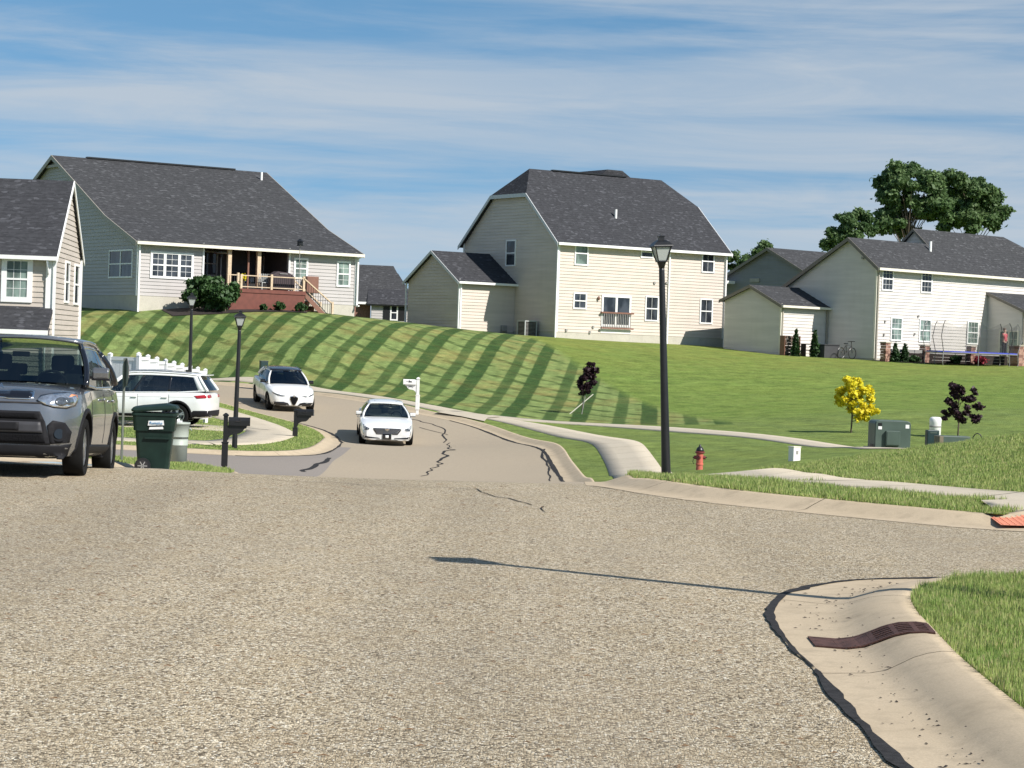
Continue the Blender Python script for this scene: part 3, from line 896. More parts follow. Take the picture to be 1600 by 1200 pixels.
# ================================================================== houses
class House:
    """local frame: origin at the corner nearest the camera, +x along the sunlit wall, +y along the shaded side wall"""
    def __init__(s, name, px, py, Y, theta, label, cat='house'):
        p = U(px, py, Y)
        s.o, s.th = p, R(theta)
        s.root = empty(name, p, s.th, label, cat)
        s.ex = Vector((math.cos(s.th), math.sin(s.th), 0)); s.ey = Vector((-math.sin(s.th), math.cos(s.th), 0))
    def hit(s, ax, val, px, py):        # sight line through a pixel meets the local plane x=val / y=val / z=val
        d = ray(px, py); o = Vector((0, 0, EYE)) - s.o
        dl = (d.dot(s.ex), d.dot(s.ey), d.z); ol = (o.dot(s.ex), o.dot(s.ey), o.z)
        t = (val - ol[ax]) / dl[ax]
        return Vector([ol[i] + dl[i] * t for i in range(3)])
    def front(s, px, py, y=0.0): q = s.hit(1, y, px, py); return q.x, q.z
    def side(s, px, py, x=0.0): q = s.hit(0, x, px, py); return q.y, q.z

def span_at(poly, z):
    xs = []
    for i in range(len(poly)):
        (x1, z1), (x2, z2) = poly[i], poly[(i + 1) % len(poly)]
        if (z1 <= z <= z2) or (z2 <= z <= z1):
            if abs(z2 - z1) < 1e-9: xs += [x1, x2]
            else: xs.append(x1 + (x2 - x1) * (z - z1) / (z2 - z1))
    return (min(xs), max(xs)) if xs else None

def lap_siding(H, poly, axis, val, mat, course=0.20, lap=0.034, name='siding', corner=None):
    """poly: outline (u, z) of a convex wall; axis 'front' -> plane y=val facing -y; 'side' -> plane x=val facing -x; 'right' -> plane x=val facing +x; 'back'"""
    mb = MB()
    z0 = min(p[1] for p in poly); z1 = max(p[1] for p in poly)
    def P(u, z, o):
        if axis == 'front': return (u, val - o, z)
        if axis == 'side': return (val - o, u, z)
        if axis == 'right': return (val + o, u, z)
    z = z0 + 1e-4
    flip = axis in ('front', 'right')
    while z < z1 - 1e-3:
        zt = min(z + course, z1 - 1e-4)
        a = span_at(poly, z); b = span_at(poly, zt)
        if a and b:
            (a0, a1), (b0, b1) = a, b
            vs = [P(a0, z, lap), P(a1, z, lap), P(b1, zt, 0.004), P(b0, zt, 0.004), P(a0, z, 0.0), P(a1, z, 0.0)]
            fs = [(0, 1, 2, 3), (4, 5, 1, 0), (4, 0, 3), (1, 5, 2)]
            if not flip: fs = [tuple(reversed(f)) for f in fs]
            mb.add(vs, fs)
        z += course
    o = mb.build(name, mat, H.root); o['kind'] = 'stuff'
    # solid wall behind the boards
    w = MB()
    if axis == 'front': w.prism([(u, val + .001, z) for u, z in poly], (0, .14, 0))
    elif axis == 'side': w.prism([(val + .001, u, z) for u, z in poly], (.14, 0, 0))
    else: w.prism([(val - .001, u, z) for u, z in poly], (-.14, 0, 0))
    w.build('wall', mat, H.root)
    return o

def obox(H, axis, val, u0, u1, z0, z1, o0, o1, mb=None):
    """box on a wall plane between offsets o0..o1 outwards"""
    mb = mb if mb is not None else MB()
    if axis == 'front': mb.bb((u0, val - o1, z0), (u1, val - o0, z1))
    elif axis == 'side': mb.bb((val - o1, u0, z0), (val - o0, u1, z1))
    else: mb.bb((val + o0, u0, z0), (val + o1, u1, z1))
    return mb

def window(H, axis, val, u0, u1, z0, z1, cols=1, split=0.5, grid=(0, 0), glass=None, name='window', tm=None, fr=0.09, gridsash=(1, 1)):
    """frame mesh with muntins, two sash panes per column"""
    glass = glass or M['glass']; tm = tm or M['white']
    f = MB(); D = .075
    W_ = u1 - u0
    obox(H, axis, val, u0, u1, z0, z0 + fr, .0, D, f); obox(H, axis, val, u0, u1, z1 - fr, z1, .0, D, f)
    cw = W_ / cols
    for i in range(cols + 1):
        c = u0 + i * cw
        a, b = (c, c + fr) if i == 0 else ((c - fr, c) if i == cols else (c - fr * .6, c + fr * .6))
        obox(H, axis, val, a, b, z0 + fr, z1 - fr, .0, D - .002, f)
    zs = z0 + fr + (z1 - z0 - 2 * fr) * split
    panes = []
    for i in range(cols):
        a = u0 + i * cw + (fr if i == 0 else fr * .6); b = u0 + (i + 1) * cw - (fr if i == cols - 1 else fr * .6)
        if split > 0:
            obox(H, axis, val, a, b, zs - .035, zs + .035, .0, D - .006, f)
            secs = [(z0 + fr, zs - .035, gridsash[0]), (zs + .035, z1 - fr, gridsash[1])]
        else: secs = [(z0 + fr, z1 - fr, 1)]
        for (p0, p1, on) in secs:
            panes.append((a, b, p0, p1))
            if on and grid[0]:
                for k in range(1, grid[0]):
                    x = a + (b - a) * k / grid[0]; obox(H, axis, val, x - .008, x + .008, p0, p1, .034, .047, f)
                for k in range(1, grid[1]):
                    z = p0 + (p1 - p0) * k / grid[1]; obox(H, axis, val, a, b, z - .008, z + .008, .0341, .0472, f)
    w = f.build(name, tm, H.root)
    for (a, b, p0, p1) in panes:
        obox(H, axis, val, a, b, p0, p1, .030, .036).build('pane', glass, w)
    return w

def slab3(pts, th=0.14):
    """roof plane: polygon thickened downwards along its normal"""
    pts = [Vector(p) for p in pts]
    n = Vector((0, 0, 0))
    for i in range(1, len(pts) - 1): n += (pts[i] - pts[0]).cross(pts[i + 1] - pts[0])
    n.normalize()
    if n.z < 0: n = -n
    return MB().prism(pts, -n * th)

def tubeo(pts, r, mat, name, parent, n=8): return MB().tube(pts, r, n).build(name, mat, parent, smooth=True)

def downspout(H, x, y, z0, z1, mat=None, dx=0.0, dy=0.0, name='downspout'):
    m = MB().box((x, y, (z0 + z1) / 2), (.095, .08, z1 - z0))
    m.box((x + dx, y - .12 + dy, z0 + .06), (.09, .26, .08))
    return m.build(name, mat or M['white'], H.root)

def corner_trim(H, x, y, z0, z1, w=.11, mat=None):
    return MB().box((x, y, (z0 + z1) / 2), (w, w, z1 - z0)).build('corner_trim', mat or M['white'], H.root)

def rake_board(H, pts, off, mat, name='rake_board', w=0.20):
    """trim along a gable edge; pts on plane x, goes down by w, thickness along off"""
    for a, b in zip(pts[:-1], pts[1:]):
        a, b = Vector(a), Vector(b)
        MB().prism([a, b, b - Vector((0, 0, w)), a - Vector((0, 0, w))], off).build(name, mat, H.root)

M['cedbrown'] = simple('brown_wood', (0.20, 0.095, 0.065), 0.6, var=.12)
M['balg'] = simple('baluster_grey', (0.30, 0.29, 0.27), 0.5)
# ------------------------------------------------------------------ 1: grey ranch house with the porch
def grey_house():
    H = House('grey_house', 213, 486, 122, 33, 'grey single-storey house with dark swooping roof, covered porch and red deck on the hilltop')
    w = H.front(553, 495)[0]
    ze = H.front(222, 374)[1]                     # eave height at the wall
    g0 = -0.35
    fz = H.front(250, 463)[1]                     # top of the foundation
    v_br, z_br = H.side(172, 337); v_r, z_r = H.side(88, 243)
    ov = 0.42; z_e = ze + 0.05
    prof = [(-ov, z_e - ov * .42), (v_br, z_br), (v_r, z_r)]
    v_lb = 2 * v_r - v_br
    prof_b = [(v_r, z_r), (v_lb, z_br), (2 * v_r + ov, z_e - .1)]
    D = 2 * v_r
    sx = -0.28; ex = w + 0.30
    roofm = M['roof']
    for (a, b) in zip(prof[:-1], prof[1:]):
        slab3([(sx, a[0], a[1]), (ex, a[0], a[1]), (ex, b[0], b[1]), (sx, b[0], b[1])], .12).build('roof', roofm, H.root)
    for (a, b) in zip(prof_b[:-1], prof_b[1:]):
        slab3([(sx, a[0], a[1]), (ex, a[0], a[1]), (ex, b[0], b[1]), (sx, b[0], b[1])], .12).build('roof', roofm, H.root)
    MB().box(((sx + ex) / 2, v_r, z_r + .03), (w * .72, .34, .09)).build('ridge_vent', M['black'], H.root)
    # gable side wall
    def gz(v):
        pts = prof + prof_b[1:]
        return float(np.interp(v, [p[0] for p in pts], [p[1] for p in pts])) - .14
    for ax_, xv in (('side', 0.0), ('right', w)):
        poly = [(0, fz), (D, fz), (D, gz(D)), (v_lb, gz(v_lb)), (v_r, gz(v_r)), (v_br, gz(v_br)), (0, gz(0))]
        lap_siding(H, poly, ax_, xv, M['s_grey'])
    rp = [(sx - .01, p[0], p[1] + .01) for p in prof + prof_b[1:]]
    rake_board(H, rp, (-.04, 0, 0), M['raket'], w=.26)
    rake_board(H, [(ex + .01, p[1], p[2]) for p in rp], (.04, 0, 0), M['raket'], w=.22)
    # flat return at the top of the gable
    vr2 = v_r - 1.35
    MB().bb((sx + .05, v_r - 1.15, gz(v_r - 1.15) - .06), (-.03, v_r + 1.15, gz(v_r - 1.15) + .10)).build('gable_return', M['raket'], H.root)
    # facade
    uL = H.front(318, 420)[0]; uR = H.front(450, 420)[0]
    zh = H.front(335, 385)[1]                      # header underside
    zf = H.front(470, 458)[1] + 0.05               # porch floor
    lap_siding(H, [(0, fz), (uL, fz), (uL, ze), (0, ze)], 'front', 0, M['s_grey'])
    lap_siding(H, [(uR, fz), (w, fz), (w, ze), (uR, ze)], 'front', 0, M['s_grey'])
    MB().bb((uL, -.03, zh), (uR, .12, ze)).build('porch_header', M['raket'], H.root)
    RD = 3.1
    # porch walls, floor and ceiling
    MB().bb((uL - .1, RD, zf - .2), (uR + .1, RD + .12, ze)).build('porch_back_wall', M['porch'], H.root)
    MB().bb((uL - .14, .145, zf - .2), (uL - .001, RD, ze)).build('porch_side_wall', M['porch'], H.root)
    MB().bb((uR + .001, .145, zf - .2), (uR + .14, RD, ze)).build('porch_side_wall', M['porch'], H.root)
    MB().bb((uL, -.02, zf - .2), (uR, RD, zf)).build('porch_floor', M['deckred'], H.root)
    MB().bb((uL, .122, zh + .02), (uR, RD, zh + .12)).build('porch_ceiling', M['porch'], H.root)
    # sliding window left, tv, door pair at the back
    fr = MB(); u1 = H.front(372, 430, RD)[0] + .2
    bw = H
    window(H, 'front', RD, uL + .35, uL + 2.3, zf + .75, zf + 2.2, cols=2, split=.5, name='porch_window', tm=M['balg'])
    uD = H.front(410, 420, RD)[0]; uE = H.front(436, 420, RD)[0]
    window(H, 'front', RD, uD, uE, zf + .02, zf + 2.1, cols=2, split=0, grid=(3, 5), name='porch_door', tm=M['balg'])
    # facade windows
    def fw(x0, y0, x1, y1, **k):
        a = H.front(x0, y0); b = H.front(x1, y1)
        return window(H, 'front', 0, a[0], b[0], b[1], a[1], **k)
    fw(235, 392, 301, 437.5, cols=3, grid=(2, 2), fr=.13)
    fw(459, 402.5, 480, 437, grid=(2, 2), glass=M['glassg'], fr=.11)
    fw(526, 407.5, 546, 449, grid=(2, 2), glass=M['glassg'], fr=.11)
    a = H.side(172, 391); b = H.side(207.5, 433)
    window(H, 'side', 0, b[0], a[0], H.side(190, 434.5)[1], H.side(190, 390)[1], cols=2, fr=.09)
    # foundation
    MB().bb((-.01, -.015, g0 - .8), (w + .01, D, fz)).build('foundation', M['found'], H.root)
    # gutters, trim
    MB().bb((sx, -ov - .11, z_e - ov * .42 - .16), (ex, -ov + .02, z_e - ov * .42 + .01)).build('gutter', M['gutter'], H.root)
    MB().bb((0, -ov + .02, z_e - ov * .42 - .14), (w, .0, z_e - ov * .42 - .10)).build('soffit', M['gutter'], H.root)
    corner_trim(H, -.0, -.0, fz - .02, ze, .13); corner_trim(H, w, 0, fz - .02, ze, .13)
    corner_trim(H, uL - .05, -.03, fz, ze, .1); corner_trim(H, uR + .05, -.03, fz, ze, .1)
    downspout(H, .03, -.13, g0, z_e - .3); downspout(H, w + .06, -.18, fz - .1, z_e - .35)
    tubeo([(w + .06, -.18, z_e - .4), (w + .25, -ov - .05, z_e - .28)], .05, M['white'], 'downspout', H.root)
    # vent pipe
    for px, py in ((408, 293),):
        d = H.hit(1, v_r - 1.3, px, py)
        zz = float(np.interp(d.y, [p[0] for p in prof], [p[1] for p in prof]))
        MB().tube([(d.x, d.y, zz - .1), (d.x, d.y, zz + .48)], .075, 10).build('vent_pipe', M['white'], H.root)
    # outlet flap on the facade
    a = H.front(315, 458)
    MB().box((a[0], -.04, a[1]), (.16, .05, .12)).build('vent_flap', M['white'], H.root)
    return H, dict(w=w, zf=zf, uL=uL, uR=uR, zh=zh, ze=ze, fz=fz, g0=g0, RD=RD)
GH, gh = grey_house()

# ------------------------------------------------------------------ 2: cream two-storey house
def cream_house():
    H = House('cream_house', 868, 527, 138, 33, 'large cream two-storey house with dark clipped-gable roof and a balcony-railed sliding door')
    w = H.front(1128, 542)[0]
    D = H.side(722, 500)[0]
    ze = H.front(877, 372)[1]; ov = .35
    sl = None
    vc, zc = H.side(828, 302)
    slope = (zc - (ze)) / (vc)
    r = D / 2; zr = ze + slope * r
    fz = 0.35; g0 = -.8
    prof_e = (-ov, ze - slope * ov)
    sx, ex = -.28, w + .28
    xi = 1.55                                 # ridge starts this far in (half hips)
    yc = vc; yb = D - vc
    zc_ = ze + slope * vc
    rm = M['roof2']
    slab3([(sx, -ov, ze - slope * ov), (ex, -ov, ze - slope * ov), (ex, yc, zc_), (ex - xi, r, zr), (sx + xi, r, zr), (sx, yc, zc_)], .14).build('roof', rm, H.root)
    slab3([(sx, D + ov, ze - slope * ov), (ex, D + ov, ze - slope * ov), (ex, yb, zc_), (ex - xi, r, zr), (sx + xi, r, zr), (sx, yb, zc_)], .14).build('roof', rm, H.root)
    slab3([(sx, yc, zc_), (sx + xi, r, zr), (sx, yb, zc_)], .14).build('roof_hip', rm, H.root)
    slab3([(ex, yc, zc_), (ex - xi, r, zr), (ex, yb, zc_)], .14).build('roof_hip', rm, H.root)
    MB().box((w / 2 - .6, r, zr + .02), (w * .45, .3, .08)).build('ridge_vent', M['black'], H.root)
    # front cross gable whose ridge shows over the top
    a = H.hit(1, r + 1.2, 922, 274); b = H.hit(1, r + 1.2, 972, 274)
    MB().prism([(a.x - .2, r + .2, zr - .3), (a.x + .7, r + .2, zr + .42), (b.x - .7, r + .2, zr + .42), (b.x + .5, r + .2, zr - .3)], (0, 4, 0)).build('cross_roof', rm, H.root)
    zt = lambda v: min(ze + slope * v, ze + slope * (D - v), zc_) - .16
    for ax_, xv in (('side', 0.0), ('right', w)):
        lap_siding(H, [(0, fz), (D, fz), (D, zt(D)), (yb, zt(yb)), (yc, zt(yc)), (0, zt(0))], ax_, xv, M['s_cream'])
    lap_siding(H, [(0, fz), (w, fz), (w, ze - .03), (0, ze - .03)], 'front', 0, M['s_cream'])
    rp = [(sx - .01, -ov, ze - slope * ov), (sx - .01, yc, zc_), (sx - .01, yb, zc_), (sx - .01, D + ov, ze - slope * ov)]
    rake_board(H, rp, (-.045, 0, 0), M['rakeg'], w=.24)
    rake_board(H, [(ex + .01, p[1], p[2]) for p in rp], (.045, 0, 0), M['rakeg'], w=.24)
    MB().bb((sx, -ov - .11, ze - slope * ov - .15), (ex, -ov + .01, ze - slope * ov + .01)).build('gutter', M['white'], H.root)
    MB().bb((.0, -ov + .015, ze - slope * ov - .12), (w, -.03, ze - slope * ov - .08)).build('soffit', M['gutter'], H.root)
    MB().bb((-.01, -.012, g0 - 1), (w + .01, D, fz)).build('foundation', M['found'], H.root)
    for x in (0, w): corner_trim(H, x, 0, fz - .02, ze - .1, .14)
    corner_trim(H, 0, D, fz, ze - .1, .14)
    downspout(H, -.10, -.09, g0 + .5, ze - .35); downspout(H, w + .02, -.14, g0 - .2, ze - .35)
    downspout(H, H.front(1043, 470)[0], -.08, g0 + .3, ze - .25)
    def fw(x0, y0, x1, y1, **k):
        a = H.front(x0, y0); b = H.front(x1, y1)
        return window(H, 'front', 0, a[0], b[0], b[1], min(a[1], ze - .12), **k)
    fw(898, 375.5, 918, 415.5, glass=M['glassg'])
    fw(1001, 381, 1020, 404, grid=(2, 1), gridsash=(0, 1))
    fw(1096.5, 385, 1115, 427, grid=(2, 1))
    fw(895.5, 456.5, 915.5, 483.5, grid=(2, 1))
    fw(1008, 462, 1027.5, 502.5, grid=(2, 1), gridsash=(1, 1))
    fw(1093.5, 466, 1112, 506.5, grid=(2, 1), gridsash=(1, 1))
    a = H.side(792, 375); b = H.side(806, 416)
    window(H, 'side', 0, b[0], a[0], b[1], a[1])
    # sliding door with its juliet railing
    a = H.front(940, 460.5); b = H.front(984, 511.5)
    window(H, 'front', 0, a[0], b[0], b[1], a[1], cols=2, split=0, fr=.13, name='sliding_door')
    obox(H, 'front', 0, a[0] - .02, b[0] + .02, b[1] - .42, b[1], .0, .05).build('door_sill', M['white'], H.root)
    y1_ = H.front(960, 489)[1]; y0_ = H.front(960, 513)[1]
    rr = empty('juliet_railing'); rr.parent = H.root
    MB().bb((a[0] - .1, -.26, y1_ - .05), (b[0] + .12, -.17, y1_ + .05)).build('rail', M['cedbrown'], rr)
    MB().bb((a[0] - .1, -.26, y0_ - .05), (b[0] + .12, -.17, y0_ + .05)).build('rail', M['cedbrown'], rr)
    n = 16
    for i in range(n):
        x = a[0] + .12 + (b[0] - a[0] - .24) * i / (n - 1)
        MB().box((x, -.215, (y0_ + y1_) / 2), (.035, .035, y1_ - y0_ - .08)).build('baluster', M['balg'], rr)
    for i in (0, 1):
        x = (a[0] - .02, b[0] + .02)[i]
        MB().bb((x - .04, -.17, y1_ - .06), (x + .04, -.0, y1_ + .02)).build('bracket', M['cedbrown'], rr)
    # fixtures
    q = H.front(934, 466); MB().lathe([(.05, -.12), (.09, 0), (.03, .14)], (q[0], -.12, q[1]), 8).build('wall_lamp', M['cedbrown'], H.root)
    for px, py in ((926, 511), (921, 519), (884, 516), (1022, 442), (1041, 442)):
        q = H.front(px, py); MB().box((q[0], -.06, q[1]), (.13, .08, .16)).build('wall_fitting', M['balg'], H.root)
    q = H.hit(1, 2.0, 963, 314)
    MB().tube([(q.x, 2.0, ze + slope * 2.0 - .1), (q.x, 2.0, ze + slope * 2.0 + .52)], .085, 10).build('vent_pipe', M['white'], H.root)
    # garage wing
    y1 = H.side(803, 505)[0]
    a = H.hit(1, y1, 716, 500).x
    y2 = H.hit(0, a, 637, 490).y
    zE = H.hit(1, y1, 722, 436).z; mid = (y1 + y2) / 2; zR = H.hit(0, a, 678, 392).z
    s2 = (zR - zE) / (mid - y1); o2 = .3
    for (ya, yb_) in ((y1 - o2, mid), (y2 + o2, mid)):
        slab3([(a - .25, ya, zE - s2 * o2 + .02), (-.0, ya, zE - s2 * o2 + .02), (-.0, yb_, zR + .02), (a - .25, yb_, zR + .02)], .12).build('garage_roof', rm, H.root)
    lap_siding(H, [(y1, fz - .1), (y2, fz - .1), (y2, zE - .1), (mid, zR - .14), (y1, zE - .1)], 'side', a, M['s_cream'])
    lap_siding(H, [(a, fz - .1), (-.03, fz - .1), (-.03, zE), (a, zE)], 'front', y1, M['s_cream'])
    MB().bb((a - .01, y1 - .01, g0 - .6), (-.02, y2, fz - .1)).build('garage_foundation', M['found'], H.root)
    rake_board(H, [(a - .26, y1 - o2, zE - s2 * o2 + .02), (a - .26, mid, zR + .02), (a - .26, y2 + o2, zE - s2 * o2 + .02)], (-.04, 0, 0), M['rakeg'], w=.2)
    MB().bb((a - .25, y1 - o2 - .11, zE - s2 * o2 - .12), (-.01, y1 - o2, zE - s2 * o2 + .02)).build('gutter', M['white'], H.root)
    corner_trim(H, a, y1, fz - .1, zE, .12)
    downspout(H, a + .08, y1 - .08, g0 + .4, zE - .15); downspout(H, a - .08, y2 + .15, g0 + .4, zE - .1)
    return H, dict(w=w, D=D, y1=y1, a=a, g0=g0)
CH, ch = cream_house()

# ------------------------------------------------------------------ 3: white house on the right
def white_house():
    H = House('white_house', 1365, 563, 138, 40, 'white two-storey house with grey roof behind the trampoline at the right')
    ze = H.front(1377, 412)[1]
    w = 17.0
    v_r, z_r = H.side(1330, 371); v_l, z_l = H.side(1230, 445)
    ov = .38; s1 = (z_r - ze) / v_r; s2 = (z_r - z_l) / (v_l - v_r)
    sx = -.28
    rm = M['roof']
    zfun = lambda v: (ze + s1 * v) if v < v_r else z_r - s2 * (v - v_r)
    slab3([(sx, -ov, ze - s1 * ov), (w, -ov, ze - s1 * ov), (w, v_r, z_r), (sx, v_r, z_r)], .13).build('roof', rm, H.root)
    slab3([(sx, v_r, z_r), (w, v_r, z_r), (w, v_l + 1, zfun(v_l + 1)), (sx, v_l + 1, zfun(v_l + 1))], .13).build('roof', rm, H.root)
    fz = .12; D = v_l + .7
    lap_siding(H, [(0, fz), (D, fz), (D, zfun(D) - .15), (v_r, z_r - .15), (0, ze - .1)], 'side', 0, M['s_white'])
    lap_siding(H, [(0, fz), (w, fz), (w, ze - .03), (0, ze - .03)], 'front', 0, M['s_white'])
    MB().bb((w - .14, 0.15, fz - .1), (w, D, ze)).build('wall', M['s_white'], H.root)
    rp = [(sx - .01, -ov, ze - s1 * ov), (sx - .01, v_r, z_r), (sx - .01, v_l + 1, zfun(v_l + 1))]
    rake_board(H, rp, (-.045, 0, 0), M['rake'], w=.24)
    MB().bb((sx, -ov - .11, ze - s1 * ov - .15), (w, -ov + .01, ze - s1 * ov + .01)).build('gutter', M['gutter'], H.root)
    MB().bb((0, -ov + .015, ze - s1 * ov - .12), (w, -.03, ze - s1 * ov - .08)).build('soffit', M['gutter'], H.root)
    MB().bb((-.01, -.012, -1.5), (w, D, fz)).build('foundation', M['found'], H.root)
    corner_trim(H, 0, 0, fz, ze - .1, .14, M['gutter'])
    downspout(H, .05, -.13, -.35, ze - .4, M['raket'])
    # taller roof to the right with its own gable
    d = ray(1452, 385); oo = Vector((0, 0, EYE)) - H.o
    dl = (d.dot(H.ex), d.dot(H.ey), d.z); ol = (oo.dot(H.ex), oo.dot(H.ey), oo.z)
    t = (ze + s1 * ol[1] - ol[2]) / (dl[2] - s1 * dl[1])
    q = [ol[i] + dl[i] * t for i in range(3)]
    xb = q[0]
    p = H.hit(0, xb, 1427, 357); vb, zb = p.y, p.z
    s3 = (zb - q[2]) / (vb - q[1])
    v1, z1 = q[1] - .5, q[2] - .5 * s3
    xr = H.hit(1, vb, 1568, 366).x
    v2, z2 = 2 * vb - v1, z1
    slab3([(xb, v1, z1), (w + 3, v1, z1), (xr, vb, zb), (xb, vb, zb)], .13).build('upper_roof', rm, H.root)
    slab3([(xb, vb, zb), (xr, vb, zb), (w + 3, v2, z2), (xb, v2, z2)], .13).build('upper_roof', rm, H.root)
    lap_siding(H, [(v1 + .3, z1 - .1), (v2 - .3, z1 - .1), (vb, zb - .12)], 'side', xb + .2, M['s_white'])
    rake_board(H, [(xb - .01, v1, z1), (xb - .01, vb, zb), (xb - .01, v2, z2)], (-.04, 0, 0), M['rake'], w=.2)
    def fw(x0, y0, x1, y1, **k):
        a = H.front(x0, y0); b = H.front(x1, y1)
        return window(H, 'front', 0, a[0], b[0], b[1], a[1], **k)
    fw(1378, 416.5, 1394.5, 455, grid=(3, 2)); fw(1439, 420.5, 1455, 458.5, grid=(3, 2))
    fw(1391.5, 495, 1408, 533, grid=(3, 2), glass=M['glassg']); fw(1436, 498, 1453, 535, grid=(3, 2), glass=M['glassg']); fw(1511, 501, 1527, 538.5, grid=(3, 2), glass=M['glassg'])
    q = H.hit(1, 1.6, 1454, 380)
    MB().tube([(q.x, 1.6, ze + s1 * 1.6 - .1), (q.x, 1.6, ze + s1 * 1.6 + .6)], .09, 10).build('vent_pipe', M['white'], H.root)
    q = H.side(1349, 403); MB().box((-.06, q[0], q[1]), (.08, .2, .16)).build('wall_fitting', M['balg'], H.root)
    q = H.front(1432, 495)
    for px, py in ((1382, 502), (1434, 494), (1380, 523), (1428, 522)):
        q = H.front(px, py); MB().box((q[0], -.07, q[1]), (.10, .09, .13)).build('wall_fitting', M['balg'], H.root)
    # sunroom with a lean-to gable, wall facing left in the sun's shade
    xs = H.front(1541, 540)[0]; dp = 3.6
    zt = H.front(1541, 457)[1]
    q = H.hit(0, xs, 1598, 485)
    dp = min(max(-q.y, 2.2), 4.2) if q.y < 0 else 3.2
    zlo = zt - 1.15
    lap_siding(H, [(-dp, 0.0), (-.02, 0.0), (-.02, zt - .12), (-dp, zlo - .1)], 'side', xs, M['s_white'])
    slab3([(xs - .2, .0, zt + .05), (w, .0, zt + .05), (w, -dp - .35, zlo), (xs - .2, -dp - .35, zlo)], .12).build('sunroom_roof', rm, H.root)
    lap_siding(H, [(xs, 0), (w, 0), (w, zlo), (xs, zlo)], 'front', -dp, M['s_white'])
    rake_board(H, [(xs - .21, .0, zt + .05), (xs - .21, -dp - .35, zlo)], (-.04, 0, 0), M['rake'], w=.18)
    MB().bb((xs - .2, -dp - .46, zlo - .14), (w, -dp - .35, zlo + .01)).build('gutter', M['gutter'], H.root)
    downspout(H, xs + .06, -dp - .12, 0, zlo - .1, M['raket'])
    window(H, 'side', xs, -2.6, -1.05, .15, 2.25, cols=2, split=0, grid=(2, 4), name='sunroom_door', tm=M['gutter'], glass=M['glassg'])
    # garage wing left
    y1 = H.side(1291, 540)[0]
    a = H.hit(1, y1, 1219, 530).x
    y2 = H.hit(0, a, 1131, 530).y
    zE = H.hit(1, y1, 1222, 474).z; mid, zR = H.hit(0, a, 1176, 445).y, H.hit(0, a, 1176, 445).z
    sa = (zR - zE) / (mid - y1); o2 = .3; sb = sa * .8
    slab3([(a - .25, y1 - o2, zE - sa * o2 + .02), (0, y1 - o2, zE - sa * o2 + .02), (0, mid, zR), (a - .25, mid, zR)], .12).build('garage_roof', rm, H.root)
    slab3([(a - .25, mid, zR), (0, mid, zR), (0, y2 + .3, zR - sb * (y2 + .3 - mid)), (a - .25, y2 + .3, zR - sb * (y2 + .3 - mid))], .12).build('garage_roof', rm, H.root)
    lap_siding(H, [(y1, -.1), (y2, -.1), (y2, zR - sb * (y2 - mid) - .14), (mid, zR - .14), (y1, zE - .1)], 'side', a, M['s_white'])
    lap_siding(H, [(a, -.1), (-.03, -.1), (-.03, zE), (a, zE)], 'front', y1, M['s_white'])
    MB().bb((a - .01, y1 - .01, -2), (-.02, y2, -.1)).build('garage_foundation', M['found'], H.root)
    rake_board(H, [(a - .26, y1 - o2, zE - sa * o2 + .02), (a - .26, mid, zR), (a - .26, y2 + .3, zR - sb * (y2 + .3 - mid))], (-.04, 0, 0), M['rake'], w=.2)
    MB().bb((a - .25, y1 - o2 - .11, zE - sa * o2 - .12), (-.01, y1 - o2, zE - sa * o2 + .02)).build('gutter', M['gutter'], H.root)
    corner_trim(H, a, y1, -.1, zE, .12, M['gutter'])
    downspout(H, a + .07, y1 - .08, -.4, zE - .15, M['raket']); downspout(H, -.12, y1 - .1, -.3, zE - .15, M['raket'])
    return H, dict(w=w, xs=xs, dp=dp, y1=y1, a=a)
WH, wh = white_house()

